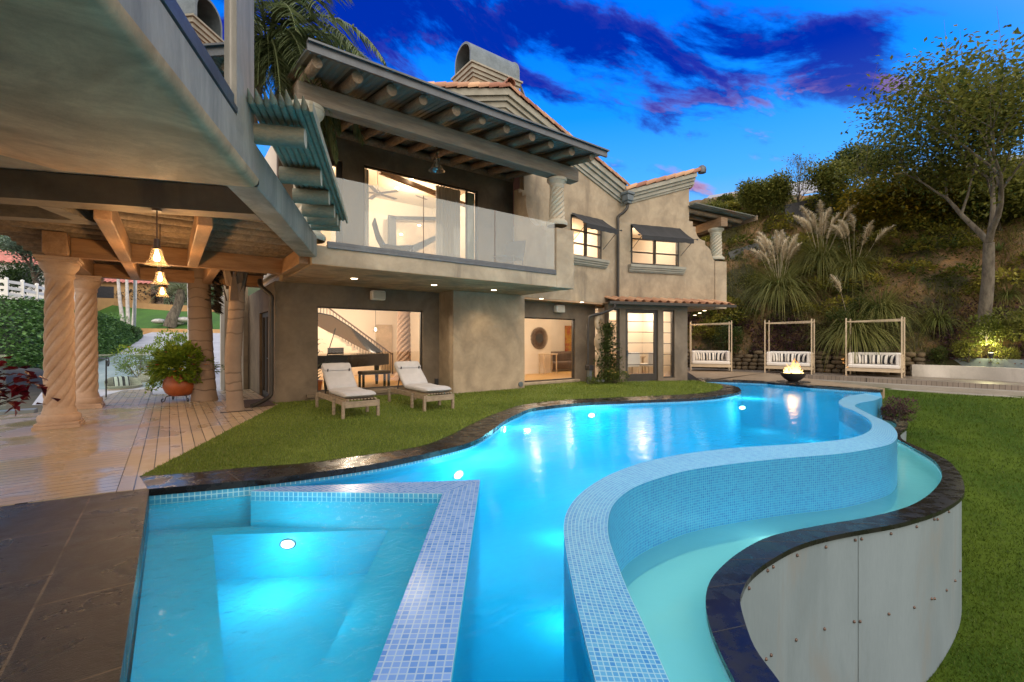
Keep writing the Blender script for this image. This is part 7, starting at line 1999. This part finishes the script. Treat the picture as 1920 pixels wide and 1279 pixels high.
b.tube(crom(pts_,5), .014, 8); b.build('rail', M_['dark_metal'], hr, smooth=True)
# terracotta pot of flowers on an iron stand
tp_ = thing('flower_pot', 'glazed terracotta pot of trailing flowers on a scrolled iron stand', 'flower pot', gz(338,752.5))
b = MB(); b.lathe([(.0,.14),(.20,.14),(.30,.22),(.36,.36),(.35,.50),(.29,.60),(.31,.63),(.34,.65),(.33,.68),(.28,.66),(.26,.58),(0,.56)], (0,0,0), 36); b.build('pot', M_['terracotta'], tp_, world=False, smooth=True, sharp=0)
for k in range(4):
    a = k*PI/2+.4; b = MB(); b.tube(crom([(math.cos(a)*.2,math.sin(a)*.2,.15),(math.cos(a)*.30,math.sin(a)*.30,.14),(math.cos(a)*.34,math.sin(a)*.34,.04),(math.cos(a)*.39,math.sin(a)*.39,.02),(math.cos(a)*.40,math.sin(a)*.40,.08),(math.cos(a)*.35,math.sin(a)*.35,.09)],4),.012,6); b.build('stand_leg', M_['dark_metal'], tp_, world=False)
b = MB(); f = MB(); fr = MB()
for k in range(5200):
    d = Vector((R.gauss(0,1),R.gauss(0,1),R.gauss(0,1))).normalized(); rr = R.uniform(.35,1)**.5*(.95+.75*noise.noise((d.x*2.2,d.y*2.2,d.z*2.2+3))); p = Vector((d.x*.62*rr,d.y*.62*rr,.92+d.z*.46*rr))
    if p.z < .72 and math.hypot(p.x,p.y) < .36: continue
    b.leaf(p, d+Vector((0,0,R.uniform(-.5,.6))), R.uniform(.06,.13), .075, min(1,max(0,R.gauss(.5,.25))))
for k in range(500):
    a = R.gauss(2.6,.5); t_ = R.random(); r_ = .36+.34*t_; p = Vector((math.cos(a)*r_,math.sin(a)*r_,.72-.42*t_*t_+R.uniform(-.08,.08))); b.leaf(p, Vector((R.uniform(-1,1),R.uniform(-1,1),R.uniform(-1,.2))), .08, .05, R.random())
b.build('foliage', flo_leaf, tp_, world=False)
for k in range(26):
    d = Vector((R.gauss(0,1),R.gauss(0,1),R.gauss(0,.8))).normalized(); p = Vector((d.x*.64,d.y*.64,.88+d.z*.38))
    for q in range(5):
        a = q*2*PI/5; (f if k % 2 else fr).leaf(p, Vector((math.cos(a),math.sin(a),.4)), .05, .04, R.random())
f.build('flowers', orange, tp_, world=False); fr.build('flowers', leafmat('red_petal',(.5,.03,.03),(.7,.06,.05)), tp_, world=False)
# dark red begonia reaching in from the left edge
bg_ = thing('begonia', 'dark red leafy begonia leaning in at the left edge of the paving', 'plant', cam2w(-5.1,3.75,0)); b = MB(); st_ = MB()
b0 = MB(); b0.lathe([(.0,0),(.2,0),(.27,.35),(.29,.55),(.26,.56),(.0,.5)], (0,0,0), 24); b0.build('pot', M_['terracotta'], bg_, world=False, smooth=True)
for (px,py) in ((20,735),(60,720),(8,700),(35,712),(15,755),(52,740),(0,735),(-30,740),(-50,700),(-20,690)):
    tgt = pd(px,py,3.7)-Vector(bg_.location); st_.tube([(0,0,.5),tgt*.5+Vector((0,0,.35)),tgt],[.008,.006,.004],6,var=.2)
    for k in range(9):
        o_ = Vector((R.gauss(0,.06),R.gauss(0,.06),R.gauss(0,.05))); b.leaf(tgt+o_, Vector((R.uniform(-1,1),R.uniform(-1,1),R.uniform(-.9,.5))), R.uniform(.06,.11), .075, R.random())
b.build('foliage', leafmat('begonia_leaf',(.03,.003,.006),(.15,.006,.012),.25,.3), bg_, world=False); st_.build('stems', M_['bark_dark'], bg_, world=False)
# planting by the bay
vi = thing('climbing_plant', 'leafy climber growing up the wall beside the entrance bay', 'climbing plant', TD(-.30,-.28,0)); b = MB()
for k in range(1700):
    z = R.uniform(.1,2.1); w_ = .20*(1.2-z/2.4)+.06; b.leaf(Vector((R.gauss(0,w_),R.gauss(-.02,w_*.6),z)), Vector((R.uniform(-1,1),R.uniform(-1,.1),R.uniform(-.3,.9))), R.uniform(.09,.16), .06, R.random())
b.build('foliage', leafmat('climber_leaf',(.022,.04,.012),(.10,.125,.035)), vi, world=False)
b = MB(); b.tube([(0,0,0),(.03,0,1),(-.02,0,2)],[.02,.015,.006],6); b.build('stems', M_['bark_dark'], vi, world=False)
shrub('flower_bush', TD(-.18,-.55,0), .5, .30, 1500, 'low bush with small yellow flowers at the foot of the climber', leafmat('bush_leaf',(.04,.07,.012),(.17,.2,.045)), .06, flower=leafmat('yellow_petal',(.75,.5,.08),(.8,.6,.2)), nf=18)
shrub('flower_bush', TD(-.95,-.42,0), .35, .16, 700, 'small low green tuft left of the flowering bush', leafmat('bush_leaf2',(.04,.07,.012),(.17,.2,.045)), .05)
urn = thing('wall_sculpture', 'tall pale stone sculpture of stacked curved forms on the wall by the downpipe', 'sculpture', TD(-.52,-.08,0)); b = MB()
b.lathe([(.0,.55),(.14,.6),(.19,.85),(.12,1.08),(.07,1.12),(.10,1.2),(.24,1.35),(.25,1.55),(.15,1.74),(.08,1.78),(.10,1.86),(.07,1.9)], (0,0,0), 24)
b.tube(crom([(.06,0,1.9),(-.14,0,2.0),(-.19,0,2.2),(-.08,0,2.36),(.10,0,2.36),(.16,0,2.25)],6),[.05+.07*math.sin(PI*i/30) for i in range(31)],14)
b.v = [(v[0]*.72, v[1]*.72, v[2]) for v in b.v]; b.build('body', M_['stucco'], urn, world=False, smooth=True)
ln = thing('path_lamp', 'black capped post lamp among the plants by the entrance bay', 'garden lamp', TD(-1.0,-.25,0)); b = MB(); b.box(-.06,-.06,0,.06,.06,.48); b.build('post', M_['zinc'], ln, world=False); b = MB(); b.box(-.11,-.11,.48,.11,.11,.66); b.build('cap', M_['black_soft'], ln, world=False, bevel=.02)
